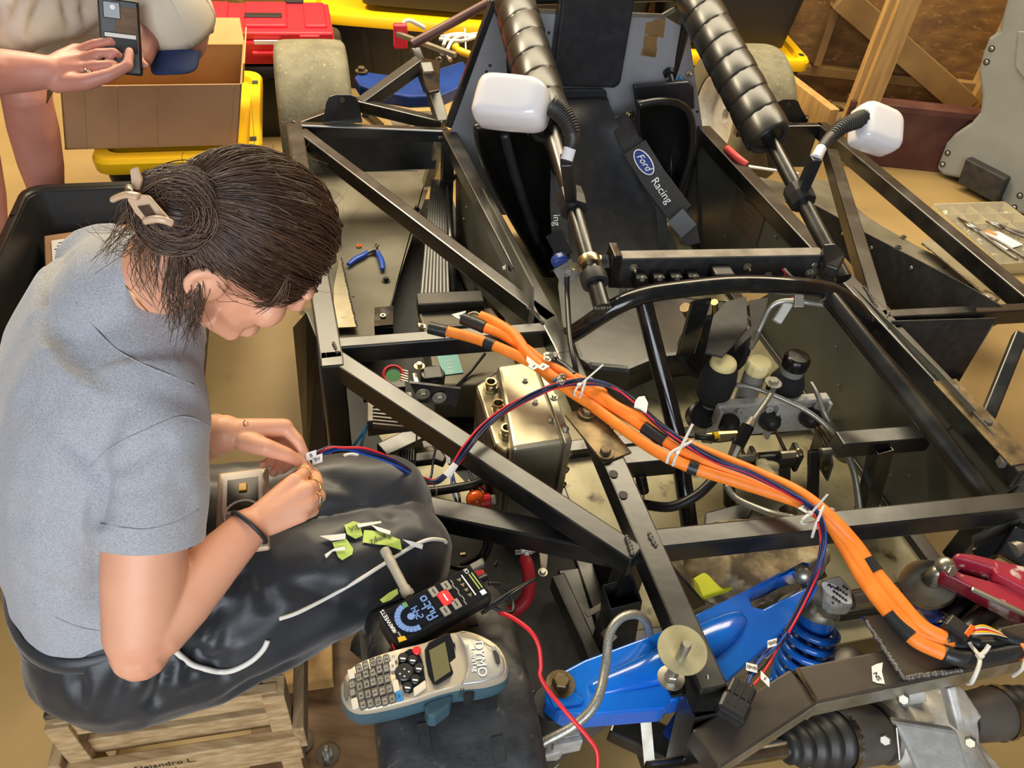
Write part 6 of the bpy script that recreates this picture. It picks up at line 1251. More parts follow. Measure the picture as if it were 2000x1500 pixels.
# ------------------------------------------------------------------ multimeter
def meter():
    A, B, C2, D2 = P(735, 1206, .603), P(897, 1119, .603), P(970, 1150, .603), P(796, 1246, .603)
    up = ((A - B) + (D2 - C2)).normalized(); rt_ = ((A - D2) + (B - C2)); rt_ = (rt_ - up * rt_.dot(up)).normalized(); n = rt_.cross(up); n = n if n.z > 0 else -n
    rt_ = up.cross(n); c = (A + B + C2 + D2) / 4; L_ = ((A - B).length + (D2 - C2).length) / 2 * 1.10; w = ((A - D2).length + (B - C2).length) / 2
    t = thing('multimeter', 'black digital multimeter showing blue digits lying on the tire beside the label maker', 'multimeter', c - n * .04)
    def q(x, y, z=0): return c + rt_ * x * w / 2 + up * y * L_ / 2 + n * z
    def pan(x0, x1, y0, y1, z, h, nm, m, bev=.0006, par=None, **k): return build(MB().prism([q(x0, y0, z), q(x1, y0, z), q(x1, y1, z), q(x0, y1, z)], n * h), nm, m, par or t, bevel=bev, **k)
    pan(-1.04, 1.04, -1.02, 1.02, -.036, .034, 'rubber_holster', 'blackrubber', .009)
    for k in range(9): pan(1.02, 1.06, -.62 + .15 * k, -.56 + .15 * k, -.030, .022, 'grip_rib', 'blackrubber', .001); 
    pan(-.98, .98, -.97, .97, -.003, .0035, 'front_panel', 'darkgloss', .001)
    SCN = pan(-.72, .74, .02, .80, .0005, .0012, 'display', 'screen', .0004)
    SEG = {'A': [(0, 0, 0, 2), (1, 0, 1, 2), (0, 2, 1, 2), (0, 1, 1, 1)], 'u': [(0, 0, 0, 1), (1, 0, 1, 1), (0, 0, 1, 0)], 't': [(0, 0, 0, 2), (0, 1, 1, 1), (0, 0, 1, 0)], 'o': [(0, 0, 0, 1), (1, 0, 1, 1), (0, 0, 1, 0), (0, 1, 1, 1)], '2': [(0, 2, 1, 2), (1, 1, 1, 2), (0, 1, 1, 1), (0, 0, 0, 1), (0, 0, 1, 0)], '4': [(0, 1, 0, 2), (0, 1, 1, 1), (1, 0, 1, 2)]}
    def segs(word, o, w_, h_, gap, th):
        m_ = MB(); tot = len(word) * w_ + (len(word) - 1) * gap
        for k, ch in enumerate(word):
            b0 = o + rt_ * (k * (w_ + gap) - tot / 2)
            for x0, y0, x1, y1 in SEG[ch]: m_.beam(b0 + rt_ * x0 * w_ + up * y0 * h_ / 2, b0 + rt_ * x1 * w_ + up * y1 * h_ / 2, th, .0005, n)
        build(m_, 'display_digits', 'lcdblue', SCN)
    segs('Auto', q(.0, .10, .0022), .0068, .0150, .0036, .0022); segs('244', q(.02, .33, .0022), .0046, .0100, .0026, .0016)
    mb = MB()
    for i in range(1, 13):
        an = math.pi * (.02 + .96 * i / 12); o = q(0, .50, .0021); d = rt_ * math.cos(an) + up * math.sin(an); mb.beam(o + d * .0165, o + d * .0250, .0052, .0005, n)
    build(mb, 'dial_scale', 'lcdblue', SCN); o = q(0, .50, .0021); d = rt_; build(MB().beam(o + d * .0165, o + d * .025, .007, .0005, n), 'dial_mark', 'pcb', SCN); build(MB().lathe([(.0055, 0), (.0055, .0004)], q(0, .52, .0021), n, 16), 'dial_hub', 'lcdblue', SCN)
    text('KAIWEETS', .0085, q(.40, .90, .0008), rt_, up, 'inkwhite', parent=t); pan(-.35, .1, .88, .93, .0004, .0004, 'torch_slot', 'silver'); build(MB().box(q(-.6, .86, .0006), .014, .0022, .0004, rt_, up), 'panel_print', 'keytop', t)
    def btn(x, y, w_, m, nm='key', s=.0): o = build(MB().box(q(x, y, .0016), .0165 * w_, .0125 * w_, .003, rt_, up), nm, m, t, bevel=.001); build(MB().box(q(x, y, .0034), .009 * w_, .002, .0003, rt_, up), 'key_mark', 'inkwhite' if m == 'red' else 'ink', o)
    btn(0, -.20, 1.5, 'red', 'select_key'); btn(-.62, -.06, .95, 'keytop'); btn(.56, -.34, .95, 'keytop'); btn(-.58, -.30, .95, 'keytop'); btn(.60, -.08, .95, 'keytop')
    for k in range(6): build(MB().box(q(-.72 + .27 * k, -.46 - .02 * (k % 2), .0006), .008, .0016, .0004, rt_, up), 'panel_print', 'keytop', t)
    for k in range(4):
        build(MB().lathe([(.0042, 0), (.0042, .0004)], q(-.48 + .34 * k, -.62, .0006), n, 3), 'warning_mark', 'brass', t); build(MB().box(q(-.48 + .34 * k, -.71, .0006), .010, .0018, .0004, rt_, up), 'panel_print', 'inkwhite', t)
    text('CE', .008, q(.78, -.84, .0008), rt_, up, 'inkwhite', parent=t); build(MB().box(q(-.70, -.86, .0006), .008, .008, .0004, rt_, up), 'insulation_mark', 'inkwhite', t); [build(MB().box(q(.05, -.84 - .06 * k, .0006), .030, .0016, .0004, rt_, up), 'panel_print', 'lime', t) for k in range(2)]
    build(MB().box(q(-.78, 1.02, -.012) + up * .001, .010, .002, .010, rt_, up), 'side_key', 'red', t, bevel=.0006); build(MB().box(q(1.05, .70, -.012), .002, .010, .010, rt_, up), 'side_mark', 'keytop', t)
    build(MB().prism([q(-.95, .80, .001), q(-.72, .80, .001), q(-.62, .92, .001), q(-.88, .94, .001)], n * .0006), 'accent', 'yellow', t)
    for x in (.3,): build(MB().lathe([(.006, 0), (.006, .014), (.005, .016)], q(x, -1.0, -.018), -up, 14), 'probe_plug', 'redplastic' if x < 0 else 'blackplastic', t, smooth=True, auto=True)
meter()
tag(build(MB().prism([cast(PT_, x, y, .002)[0] if 0 else P(x, y, .56) for x, y in ((742, 1172), (760, 1158), (776, 1150), (778, 1160), (764, 1172), (748, 1178))], EZ * .001), 'green_tape', 'lime', bevel=.0), 'lime green tape piece lying under the pen tip beside the meter', 'tape')
# ------------------------------------------------------------------ seated woman
FD_ = nrm((.85, .52, 0)); LD = nrm((-.52, .85, 0))
PEL = V((-.585, .625, .50))
WOM = thing('person', 'seated person in grey t-shirt and black track pants joining wires, hair clipped up', 'person', (-.58, .62, .42))
SPINE = [PEL + V((0, 0, .045)), V((-.588, .650, .66)), V((-.572, .69, .77)), V((-.548, .735, .87)), V((-.525, .765, .94)), V((-.505, .778, .985))]
SA = [.165, .155, .160, .172, .150, .085]; SB = [.118, .110, .115, .108, .085, .062]
def torso(mb, grow, k0=0, kn=6):
    rings = []
    for k in range(k0, kn):
        t = (SPINE[min(k + 1, 5)] - SPINE[max(k - 1, 0)]).normalized(); fr = t.cross(LD) * -1; fr = LD.cross(t) if LD.cross(t).dot(FD_) > 0 else -LD.cross(t)
        rings.append(section(SPINE[k], LD, fr, SA[k] + grow * (2.2 if grow < 0 and k > 2 else 1), SB[k] + grow * (1.6 if grow < 0 and k > 2 else 1)))
    mb.loft(rings); return rings
RSH = V((-.440, .640, .885)); LSH = V((-.610, .905, .905))
REL = D(275, 1248, .985); RWR = D(487, 1030, 1.075); LEL = D(300, 880, 1.20); LWR = D(440, 846, 1.14)
HC = D(484, 468, .935)
HF = nrm(CR * .64 - CU * .47 + CF * .60); HU = CR * .64 + CU * .62 - CF * .42; HU = (HU - HF * HU.dot(HF)).normalized(); HR = HF.cross(HU)
def hp(r, f, u): return HC + HR * r + HF * f + HU * u
body = MB()
torso(body, -.016)
neck0, neck1 = V((-.492, .785, .975)), hp(0, -.042, -.075)
body.tube([neck0 - (neck1 - neck0) * .25, neck0, neck0.lerp(neck1, .5), neck1, hp(0, -.02, -.02)], [.066, .058, .051, .052, .056], 18)
body.ell(hp(0, -.006, .004), HR * .070, HF * .088, HU * .090, 20, 14)
body.ell(hp(0, .030, -.050), HR * .056, HF * .062, HU * .072, 18, 12)          # face and jaw
body.ell(hp(0, .072, -.104), HR * .024, HF * .022, HU * .018, 12, 8)           # chin
for s in (-1, 1):
    body.ell(hp(s * .036, .066, -.045), HR * .026, HF * .022, HU * .026, 12, 8)  # cheeks
    body.tube([hp(s * .052, .01, -.088), hp(s * .03, .058, -.104)], [.016, .016], 10)
    body.ell(hp(s * .030, .086, .006), HR * .022, HF * .010, HU * .010, 10, 6)   # brow
    # ear
    body.torus(hp(s * .073, -.022, -.040), HR * s + HF * .25, .019, .0065, 20, 8); body.ell(hp(s * .072, -.020, -.042), HR * .008, HF * .016, HU * .024, 12, 8); body.ball(hp(s * .073, -.012, -.068), .0095)
body.tube([hp(0, .090, .004), hp(0, .100, -.022), hp(0, .106, -.040), hp(0, .096, -.048)], [.008, .009, .010, .007], 10)   # nose
body.ell(hp(0, .090, -.072), HR * .022, HF * .010, HU * .009, 10, 6)
def arm(sh, el, wr, kk=1.0):
    a = el - sh; b = wr - el
    chain(body, [sh, sh + a * .2, sh + a * .44, sh + a * .7, el - a * .03, el + b * .10, el + b * .35, el + b * .7, wr], [.046 * kk, .043 * kk, .051 * kk, .051 * kk, .046 * kk, .046 * kk, .044 * kk, .035 * kk, .028 * kk], 40)
arm(RSH, REL, RWR); arm(LSH, LEL, LWR)
body.ball(REL + (REL - RSH).normalized() * .012 + CU * -.004, .038)
def finger(pts, r0, r1):
    n = len(pts); rs = [r0 + (r1 - r0) * i / (n - 1) for i in range(n)]; chain(body, pts, rs, 12)
def dl(l): return [D(*q) for q in l]
# near hand: loosely closed, seen from its back
RK_ = dl([(577, 940, 1.115), (600, 956, 1.11), (602, 982, 1.105), (590, 1006, 1.10)])
for k, q in enumerate(RK_):
    chain(body, [RWR + (q - RWR) * .05, RWR.lerp(q, .5) + CF * .002, q], [.022, .0175, .0135 - .0008 * k], 12)
    chain(body, [RWR.lerp(q, .25) + CF * .016, RWR.lerp(q, .7) + CF * .020, q + CF * .012], [.016, .014, .009], 10)
finger([RK_[0]] + dl([(592, 926, 1.135), (600, 916, 1.165), (598, 908, 1.18)]), .0112, .0072)
finger([RK_[1]] + dl([(620, 945, 1.135), (616, 928, 1.165), (604, 918, 1.18)]), .0115, .0075)
finger([RK_[2]] + dl([(625, 970, 1.13), (620, 956, 1.165), (604, 946, 1.175)]), .0112, .0075)
finger([RK_[3]] + dl([(612, 998, 1.125), (610, 984, 1.155), (598, 974, 1.165)]), .0100, .0068)
finger(dl([(525, 985, 1.11), (556, 950, 1.145), (582, 930, 1.17), (597, 914, 1.185)]), .0145, .0085)
# far hand: back of the hand towards the camera, pinching downwards
LK = dl([(556, 834, 1.165), (552, 848, 1.185), (542, 862, 1.20), (528, 872, 1.21)])
for k, q in enumerate(LK):
    chain(body, [LWR, LWR.lerp(q, .5) - CF * .002, q], [.022, .0185, .0135 - .0007 * k], 12)
    chain(body, [LWR.lerp(q, .3) + CF * .016, LWR.lerp(q, .75) + CF * .014, q + CF * .008], [.016, .013, .009], 10)
finger([LK[0]] + dl([(582, 862, 1.165), (594, 888, 1.172), (598, 908, 1.18)]), .0112, .0072)
finger([LK[1]] + dl([(574, 880, 1.195), (568, 904, 1.205), (552, 918, 1.21)]), .0112, .0075)
finger([LK[2]] + dl([(556, 892, 1.215), (546, 912, 1.215), (534, 924, 1.205)]), .0108, .0075)
finger([LK[3]] + dl([(532, 892, 1.225), (524, 904, 1.215), (512, 908, 1.205)]), .0098, .007)
finger(dl([(478, 862, 1.135), (520, 874, 1.13), (560, 888, 1.145), (592, 906, 1.165)]), .0165, .0085)
bm_ = remesh(body, .0027, 8, .5)
BT = bvh(bm_)
def sub(mb, name, m, **k): return build(mb, name, m, WOM, **k)
# ---- t-shirt
sh = MB(); torso(sh, .012, 0, 5)
sh.loft([section(SPINE[4] - EZ * .02, LD, FD_, .165, .105), section(SPINE[4].lerp(SPINE[5], .5), LD, FD_, .120, .086), section(SPINE[5] - EZ * .008, LD, FD_, .090, .072)])
na = (neck1 - neck0).normalized(); nb = neck0.lerp(neck1, .12)
sh.tube([SPINE[5] - EZ * .03, SPINE[5].lerp(nb, .5), nb], [.098, .080, .069], 24)
def sleeve(s, e, r0, r1, t1, tip):
    a = (e - s); pts = [s - a * .12 + (SPINE[4] - s) * .25, s, s + a * .25, s + a * t1]; sh.tube(pts, [r0 * .95, r0, r0 * 1.0, r1], 22); sh.ball(s, r0 * .98)
for _s in (RSH, LSH):
    _n = SPINE[5] + EZ * -.012; chain(sh, [_n + (_s - _n) * .12 - EZ * .022, _n + (_s - _n) * .45 - EZ * .012, _n + (_s - _n) * .8 - EZ * .004], [.066, .068, .069], 18)
    chain(sh, [SPINE[3].lerp(_s, .3), SPINE[3].lerp(_s, .8)], [.09, .075], 16)
sleeve(RSH + V((.0, 0, -.004)), REL, .070, .067, .50, 0); sleeve(LSH, LEL, .070, .066, .5, 0)
sr = remesh(sh, .006, 9, .5)
TS0 = bvh(sr)
for a_, b_, dp, wd_ in (((180, 885), (196, 1015), .020, .012), ((128, 868), (184, 930), .010, .014), ((192, 1060), (208, 1200), .010, .016), ((206, 925), (320, 868), .010, .013), ((204, 965), (350, 940), .009, .013), ((210, 1000), (370, 985), .007, .010), ((60, 1120), (205, 1165), .007, .014), ((30, 1010), (150, 1045), .006, .02), ((110, 700), (180, 860), .010, .022), ((60, 780), (165, 900), .008, .02), ((300, 760), (400, 800), .007, .016), ((230, 800), (200, 900), .008, .016), ((80, 620), (150, 700), .006, .02)):
    fold(sr, cast(TS0, *a_)[0], cast(TS0, *b_)[0], dp, wd_)
for i, v in enumerate(sr.v):
    q = v - SPINE[2]; n_ = 1 - 2 * abs(noise.noise(V((q.x * 6 + q.z * 4, q.y * 6, q.z * 13 - q.x * 5)))); sr.v[i] = v + sr.n[i] * .0028 * n_ * max(0, min(1, (.98 - v.z) * 6))
rough_up(sr, .0022, 16); rough_up(sr, .003, 7); ST_ = bvh(sr)
_ha = (REL - RSH); _hl = (LEL - LSH)
for i, v in enumerate(bm_.v):
    if (v - nb).dot(na) < -.004 and (v - HC).length > .145 and (v - RSH).dot(_ha) < .45 * _ha.length_squared and (v - LSH).dot(_hl) < .45 * _hl.length_squared:
        h_ = ST_.find_nearest(v)
        if h_[0] is not None and h_[3] < .035 and (v - h_[0]).dot(h_[1]) > -.003: bm_.v[i] = h_[0] - h_[1] * .004
BODY = build(bm_, 'body', 'skin', WOM, smooth=True); BT = bvh(bm_)
SHIRT = sub(sr, 't_shirt', 'shirt', smooth=True, label='heather grey crew neck t-shirt')
def band(c, ax, r, w, name, m, tree=None, n=40, off=.0015, squash=None):
    pass
# sleeve hem and neck rib
hemc = RSH.lerp(REL, .497); ha = (REL - RSH).normalized()
sub(MB().lathe([(.0675, -.022), (.0695, -.018), (.0695, .004), (.066, .006)], hemc + V((0, 0, -.003)), ha, 36, False), 'sleeve_hem', 'shirt', smooth=True)
rb_, rs_, ru_ = frame(na, LD)
rib = []
for dz, k in ((-.016, .0735), (-.008, .0760), (.003, .0745), (.009, .0705), (.007, .066), (-.002, .062)): rib.append([nb + na * dz + (rs_ * math.cos(2 * math.pi * q / 40) * 1.0 + ru_ * math.sin(2 * math.pi * q / 40) * 1.02) * k for q in range(40)])
NR = sub(MB().loft(rib, False), 'neck_rib', 'collar', smooth=True)
# ---- trousers
pt = MB()
RKN, LKN = P(790, 1078, .49), P(752, 972, .51)
RH, LH = PEL + LD * -.085 + V((0, 0, -.005)), PEL + LD * .085
for h_, k_, an, rr in ((RH, RKN, V((-.205, .855, .09)), 1.0), (LH, LKN, V((-.15, .93, .09)), .95)):
    d = k_ - h_
    chain(pt, [h_, h_ + d * .3 - EZ * .012, h_ + d * .6 - EZ * .008, h_ + d * .85, k_], [.128 * rr, .122 * rr, .108 * rr, .092 * rr, .080 * rr], 22)
    chain(pt, [k_, k_ + (an - k_) * .25, k_ + (an - k_) * .6, an], [.080 * rr, .078 * rr, .066 * rr, .058 * rr], 18)
pt.ell(PEL - FD_ * .0 - EZ * .0, LD * .170, FD_ * .125, EZ * .12, 20, 14)
pt.loft([section(PEL + EZ * .02, LD, FD_, .168, .122), section(PEL + EZ * .085, LD, FD_, .158, .112)])
pr_ = remesh(pt, .0075, 6, .5)
for i, v in enumerate(pr_.v):
    if v.z < .425 and v.dot(FD_) < (PEL + FD_ * .20).dot(FD_): pr_.v[i] = V((v.x, v.y, .425 + (v.z - .425) * .12))
for p_, q_, d_, w_ in (((330, 1280), (300, 1370), .012, .016), ((345, 1255), (440, 1320), .014, .014), ((420, 1180), (370, 1320), .012, .014), ((470, 1120), (430, 1290), .014, .016), ((500, 1090), (520, 1180), .010, .016), ((250, 1300), (200, 1390), .008, .018), ((150, 1290), (165, 1370), .006, .014), ((430, 1340), (330, 1400), .006, .016), ((560, 1290), (420, 1360), .006, .014), ((640, 1090), (760, 1020), .006, .02), ((560, 1140), (700, 1180), .006, .02), ((740, 1010), (860, 1040), .005, .016), ((620, 930), (700, 960), .006, .02), ((480, 1040), (600, 1010), .010, .02)):
    tree = bvh(pr_); fold(pr_, cast(tree, *p_)[0], cast(tree, *q_)[0], d_ * 1.7, w_ * .8)
td_ = (RKN - RH).normalized(); ts_ = td_.cross(EZ).normalized()
for i, v in enumerate(pr_.v):
    q = v - PEL; a_, b_ = q.dot(td_), q.dot(ts_); w_ = max(.25, 1 - abs(a_ - .12) * 2.2)
    n_ = 1 - 2 * abs(noise.noise(V((a_ * 5.5 + b_ * 3, b_ * 13 - a_ * 4, q.z * 13)))); n2 = 1 - 2 * abs(noise.noise(V((a_ * 9 - b_ * 5, b_ * 22 + a_ * 6, q.z * 22 + 5))))
    pr_.v[i] = v + pr_.n[i] * (.0052 * n_ + .0022 * n2) * w_
rough_up(pr_, .006, 9, (1, 1, 1)); rough_up(pr_, .0035, 14, (1, 1, 1), True)
PANTS = sub(pr_, 'track_pants', 'pants', smooth=True, label='black nylon track pants with white piping'); PT_ = bvh(pr_)
wb_ = [section(PEL + EZ * z, LD, FD_, .163 + g, .117 + g, 44) for z, g in ((.045, .010), (.050, .015), (.066, .013), (.070, .007), (.074, .013), (.090, .010), (.094, .002))]
sub(MB().loft(wb_, False), 'waistband', 'pants', smooth=True)
def piping(l, r=.0032, name='piping', m='piping'):
    pts = [cast(PT_, x, y, r * .5)[0] for x, y in l]; return sub(MB().tube(spline(pts, 4), r, 8), name, m, smooth=True)
piping([(336, 1264), (350, 1280), (375, 1298), (405, 1308), (430, 1311), (455, 1307), (480, 1296), (500, 1282), (515, 1265), (522, 1250)], .0042)
piping([(672, 892), (684, 889), (700, 891)], .0030)
piping([(545, 1208), (580, 1196), (640, 1166), (700, 1132), (745, 1104), (790, 1076), (815, 1062), (840, 1054), (864, 1056), (870, 1062)])
sub(MB().ell(V((-.165, .875, .05)), FD_ * .14, LD * .05, EZ * .05, 18, 10), 'shoe', 'blackrubber', smooth=True); sub(MB().ell(V((-.10, .955, .05)), FD_ * .14, LD * .05, EZ * .05, 18, 10), 'shoe', 'blackrubber', smooth=True)
# ---- hair: cap, swept strands, bun and loose locks
def hdir(az, el): return V((math.sin(az) * math.cos(el), math.cos(az) * math.cos(el), math.sin(el)))      # (right, front, up)
def hs(d, g=0.0):                                                                  # point of the hair shell in a head direction
    k = 1.0 + .05 * max(0, d.z) + .05 * max(0, d.y) * max(0, d.z)
    return hp(d.x * (.081 + g) * k, -.004 + d.y * (.094 + g) * k, .004 + d.z * (.099 + g) * k)
BUN = D(352, 410, .850)
mb = MB(); NU, NV = 64, 34; rows = []
for i in range(NV):
    row = []
    for j in range(NU):
        az = 2 * math.pi * j / NU; c = math.cos(az)
        elmin = -.16 * max(0, c) ** 1.5 - .62 * max(0, -c) ** .7 + .05 * abs(math.sin(az)) - (.12 if abs(math.sin(az)) > .6 and c > 0 else 0)
        el = elmin + (math.pi / 2 - elmin) * (i / (NV - 1)) ** .9
        g = .004 * noise.noise(V((az * 5, i * .25, 3))) + .003 * noise.noise(V((az * 14, i * .15, 9)))
        if i == 0: g -= .012
        row.append(hs(hdir(az, el), g))
    rows.append(row)
mb.loft(rows, False)
HAIR = sub(mb, 'hair', 'hair', smooth=True, label='dark brown hair clipped up at the back')
bl = nrm(Vector(((BUN - HC).dot(HR), (BUN - HC).dot(HF), (BUN - HC).dot(HU))))
st1, st2 = MB(), MB()
rnd = random.Random(3)
def strand(dst, pts, r, tip=.4, flat=.5):
    n = len(pts); dst.tube(pts, [r * (1 - (1 - tip) * i / (n - 1)) for i in range(n)], 4, False, flat)
for k in range(2300):
    az = rnd.uniform(-math.pi, math.pi)
    c = math.cos(az); e0 = -.16 * max(0, c) - .55 * max(0, -c) ** .7 - (.05 if abs(math.sin(az)) > .6 else 0)
    el = e0 + abs(rnd.gauss(0, .55)); el = min(el, 1.5)
    d0 = hdir(az, el); pts = []; g0 = rnd.uniform(.001, .0065); ph = rnd.uniform(0, 6); q = rnd.uniform(.55, .97)
    sag = rnd.uniform(-.10, .10)
    side = d0.cross(bl)
    for i in range(13):
        t = i / 12 * q; dd_ = d0.lerp(bl, t); 
        if dd_.length < .05: dd_ = d0 + V((.1, 0, .1))
        dd_ = (dd_.normalized() + side * sag * math.sin(math.pi * t)).normalized()
        pts.append(hs(dd_, g0 + .002 * math.sin(ph + 5 * t) + .010 * math.sin(math.pi * min(1, t)) * max(0, .4 - abs(dd_.x)) ))
    strand(st2 if rnd.random() < .27 else st1, pts, rnd.uniform(.0006, .0015))
# bun: coils of hair
bx = nrm(HF + HU * .2); ba_, bs_, bu_ = frame(bx * .5 + HR * -.2 + CF * -.75)
AX3 = [nrm(ba_ * .8 + bs_ * .5), nrm(ba_ + bu_ * .7), nrm(bs_ * .8 + ba_ * .5 - bu_ * .5), nrm(bu_ * .7 - bs_ * .3 + ba_ * .2)]
for k in range(900):
    A_, S2, U2 = frame(AX3[0 if k % 5 < 3 else 1 + k % 3] + V((rnd.gauss(0, .06), rnd.gauss(0, .06), rnd.gauss(0, .06))))
    R = rnd.uniform(.018, .046); a0 = rnd.uniform(0, 6.28); sp = rnd.uniform(1.4, 3.4); hh = math.sqrt(max(0, .048 ** 2 - R * R)) * rnd.uniform(.7, 1.0) * rnd.choice((-1, 1)); off = bs_ * rnd.gauss(0, .003) + bu_ * rnd.gauss(0, .003)
    pts = [BUN + off + (S2 * math.cos(a0 + sp * q / 12) * 1.06 + U2 * math.sin(a0 + sp * q / 12) * .98) * R * (1 + .05 * math.sin(q * .7 + k)) + A_ * hh for q in range(13)]
    strand(st2 if rnd.random() < .3 else st1, pts, rnd.uniform(.0006, .0013), .5)
st1.ell(BUN, bs_ * .043, bu_ * .041, ba_ * .040, 18, 12); st1.ell(BUN.lerp(hs(bl), .5), bs_ * .034, bu_ * .034, ba_ * .04, 14, 8)
# loose locks at nape, temple and behind the bun
def lock(start, mids, end, n, spread, r=.0011, dst=None):
    for k in range(n):
        j = lambda s: V((rnd.gauss(0, s), rnd.gauss(0, s), rnd.gauss(0, s)))
        pts = spline([start + j(spread * .5)] + [m + j(spread * .8) for m in mids] + [end + j(spread * 1.3)], 5); strand(st2 if rnd.random() < .4 else st1, pts, r * rnd.uniform(.6, 1.3), .25)
for x0, y0, x1, y1, x2, y2, n, s in ((375, 470, 350, 560, 345, 640, 46, .008), (400, 480, 385, 580, 372, 650, 36, .008), (345, 480, 325, 560, 338, 620, 24, .007), (330, 450, 300, 500, 305, 560, 26, .007), (300, 430, 255, 470, 215, 480, 24, .009), (285, 400, 240, 440, 200, 500, 20, .008), (300, 450, 270, 520, 290, 580, 14, .008), (378, 500, 380, 600, 352, 668, 10, .007), (318, 470, 262, 440, 225, 470, 10, .010)):
    lock(D(x0 + 8, y0 - 62, .888), [D(x0 * .6 + x1 * .4, y0 - 10, .876), D(x1, y1, .882)], D(x2, y2, .892), n, s, .0009)
lock(hp(.074, .035, .035), [hp(.080, .045, .0)], hp(.076, .04, -.03), 22, .004)
for k in range(36):                                                                # flyaways
    d0 = hdir(rnd.uniform(-3.1, 3.1), rnd.uniform(.1, 1.5)); p0 = hs(d0, .004); tdir = HR * rnd.uniform(-1, 1) + HF * rnd.uniform(-1, 1) + HU * rnd.uniform(-.2, 1)
    strand(st2, spline([p0, p0 + tdir * .018 + (p0 - HC) * .08, p0 + tdir * .04 + (p0 - HC) * .06], 4), .0004, .4)
build(st1, 'hair_strands', 'hair', HAIR, smooth=True, kind='stuff'); build(st2, 'light_hair_strands', 'hairlt', HAIR, smooth=True, kind='stuff', label='lighter brown strands')
# claw clip
CL = sub(MB().prism([D(x, y, .785) for x, y in ((246, 388), (262, 378), (290, 380), (300, 392), (338, 435), (318, 434), (306, 428), (296, 436), (284, 437), (262, 415))], CF * .006), 'claw_clip', 'clip', bevel=.002, label='beige plastic hair claw clip')
build(MB().prism([D(x, y, .7825) for x, y in ((268, 403), (290, 400), (306, 424), (287, 428))], CF * .001), 'clip_slot', 'hair', CL)
build(MB().tube(spline([D(222, 389, .793), D(236, 383, .787), D(252, 380, .782), D(270, 384, .781)], 5), .0055, 10, True, .6), 'clip_arm', 'clip', CL, smooth=True); build(MB().prism([D(x, y, .80) for x, y in ((252, 330), (268, 324), (276, 350), (270, 372), (256, 366))], CF * .006), 'clip_jaw', 'clip', CL, bevel=.002)
build(MB().tube(spline([D(284, 432, .783), D(300, 428, .778), D(320, 430, .778), D(336, 436, .784)], 4), .004, 8), 'clip_tooth', 'clip', CL, smooth=True); build(MB().tube([D(252, 366, .795), D(254, 380, .786)], .004, 8), 'clip_spring', 'zinc', CL, smooth=True)
# face details
for s in (-1, 1):
    E_ = sub(MB().ball(hp(s * .031, .069, -.016), .0125, 14, 10), 'eye', 'inkwhite', smooth=True); build(MB().ell(hp(s * .031, .079, -.020), HR * .006, HF * .003, HU * .006, 10, 6), 'iris', 'hair', E_, smooth=True)
    sub(MB().tube([hp(s * .014, .096, .006), hp(s * .032, .095, .012), hp(s * .048, .080, .006)], [.002, .003, .001], 6, flat=.5), 'eyebrow', 'hair', smooth=True)
sub(MB().tube([hp(-.020, .094, -.072), hp(0, .1005, -.071), hp(.020, .094, -.072)], [.002, .0055, .002], 8), 'lips', 'nail', smooth=True)
# jewellery and hair tie
nk = [cast(BT, x, y, .001)[0] for x, y in ((222, 528), (236, 545), (255, 567), (275, 592), (295, 614), (308, 626), (322, 640))]
NK = sub(MB().tube(spline(nk, 4), .0009, 6), 'necklace', 'gold', smooth=True)
for q in (nk[0], nk[5]): build(MB().ball(q, .0022), 'bead', 'gold', NK, smooth=True)
for l_ in (((172, 916), (190, 897), (210, 881), (245, 858), (280, 842), (315, 826), (350, 814), (380, 818), (408, 832)), ((196, 1024), (235, 1030), (280, 1034), (325, 1026), (360, 1012), (386, 996)), ((148, 590), (185, 640), (230, 684), (280, 712), (330, 732), (378, 752)), ((66, 1178), (110, 1206), (160, 1226), (212, 1234))):
    sub(MB().tube(spline([cast(ST_, x, y, .0004)[0] for x, y in l_], 4), .0011, 5), 'seam', 'shirt', smooth=True)
wd = (RK_[1] - RWR).normalized(); wa = (RWR - REL).normalized()
sub(MB().torus(RWR + wa * .0 , wa, .0305, .0032, 36, 8), 'hair_tie', 'blackmatte', smooth=True, label='black elastic hair tie on the wrist')
def ring(a, b, t, r, stone=False):
    c = a.lerp(b, t); o = sub(MB().torus(c, b - a, r, .0011, 24, 6), 'finger_ring', 'gold', smooth=True)
    if stone:
        s = (CR * .8 - CF * .6).normalized()
        for k in range(7): build(MB().ball(c + s * (r + .001) + (CU * math.cos(k) + CF * math.sin(k)) * .0028 * (k > 0), .0024, 8, 6), 'stone', 'zinc', o, smooth=True)
ring(RK_[2], D(625, 970, 1.13), .55, .0122, True); ring(RK_[1], D(620, 945, 1.135), .6, .0120); ring(D(592, 926, 1.135), D(600, 916, 1.165), .2, .0108)
def nail(tip, prev, n):
    d = (tip - prev).normalized(); n = (n - d * n.dot(d)).normalized(); s = d.cross(n)
    sub(MB().ell(tip + n * .0058 + d * .002, d * .0065, s * .0045, n * .0016, 10, 6), 'fingernail', 'nail', smooth=True)
nail(D(592, 906, 1.165), D(560, 888, 1.145), -CF + CU * .3); nail(D(534, 924, 1.205), D(546, 912, 1.215), -CF - CU * .2); nail(D(512, 908, 1.205), D(524, 904, 1.215), -CF); nail(D(552, 918, 1.21), D(568, 904, 1.205), -CF)
tc = cast(BT, 482, 827, .0008)[0]
for a_, b_ in (((476, 824), (476, 829)), ((479, 821), (476, 824)), ((476, 829), (480, 832))): sub(MB().tube([cast(BT, *a_, .0004)[0], cast(BT, *b_, .0004)[0]], .0006, 5), 'tattoo', 'ink')
for x, y in ((484, 825), (484, 830)): sub(MB().ball(cast(BT, x, y, .0003)[0], .0008, 6, 4), 'tattoo', 'ink')
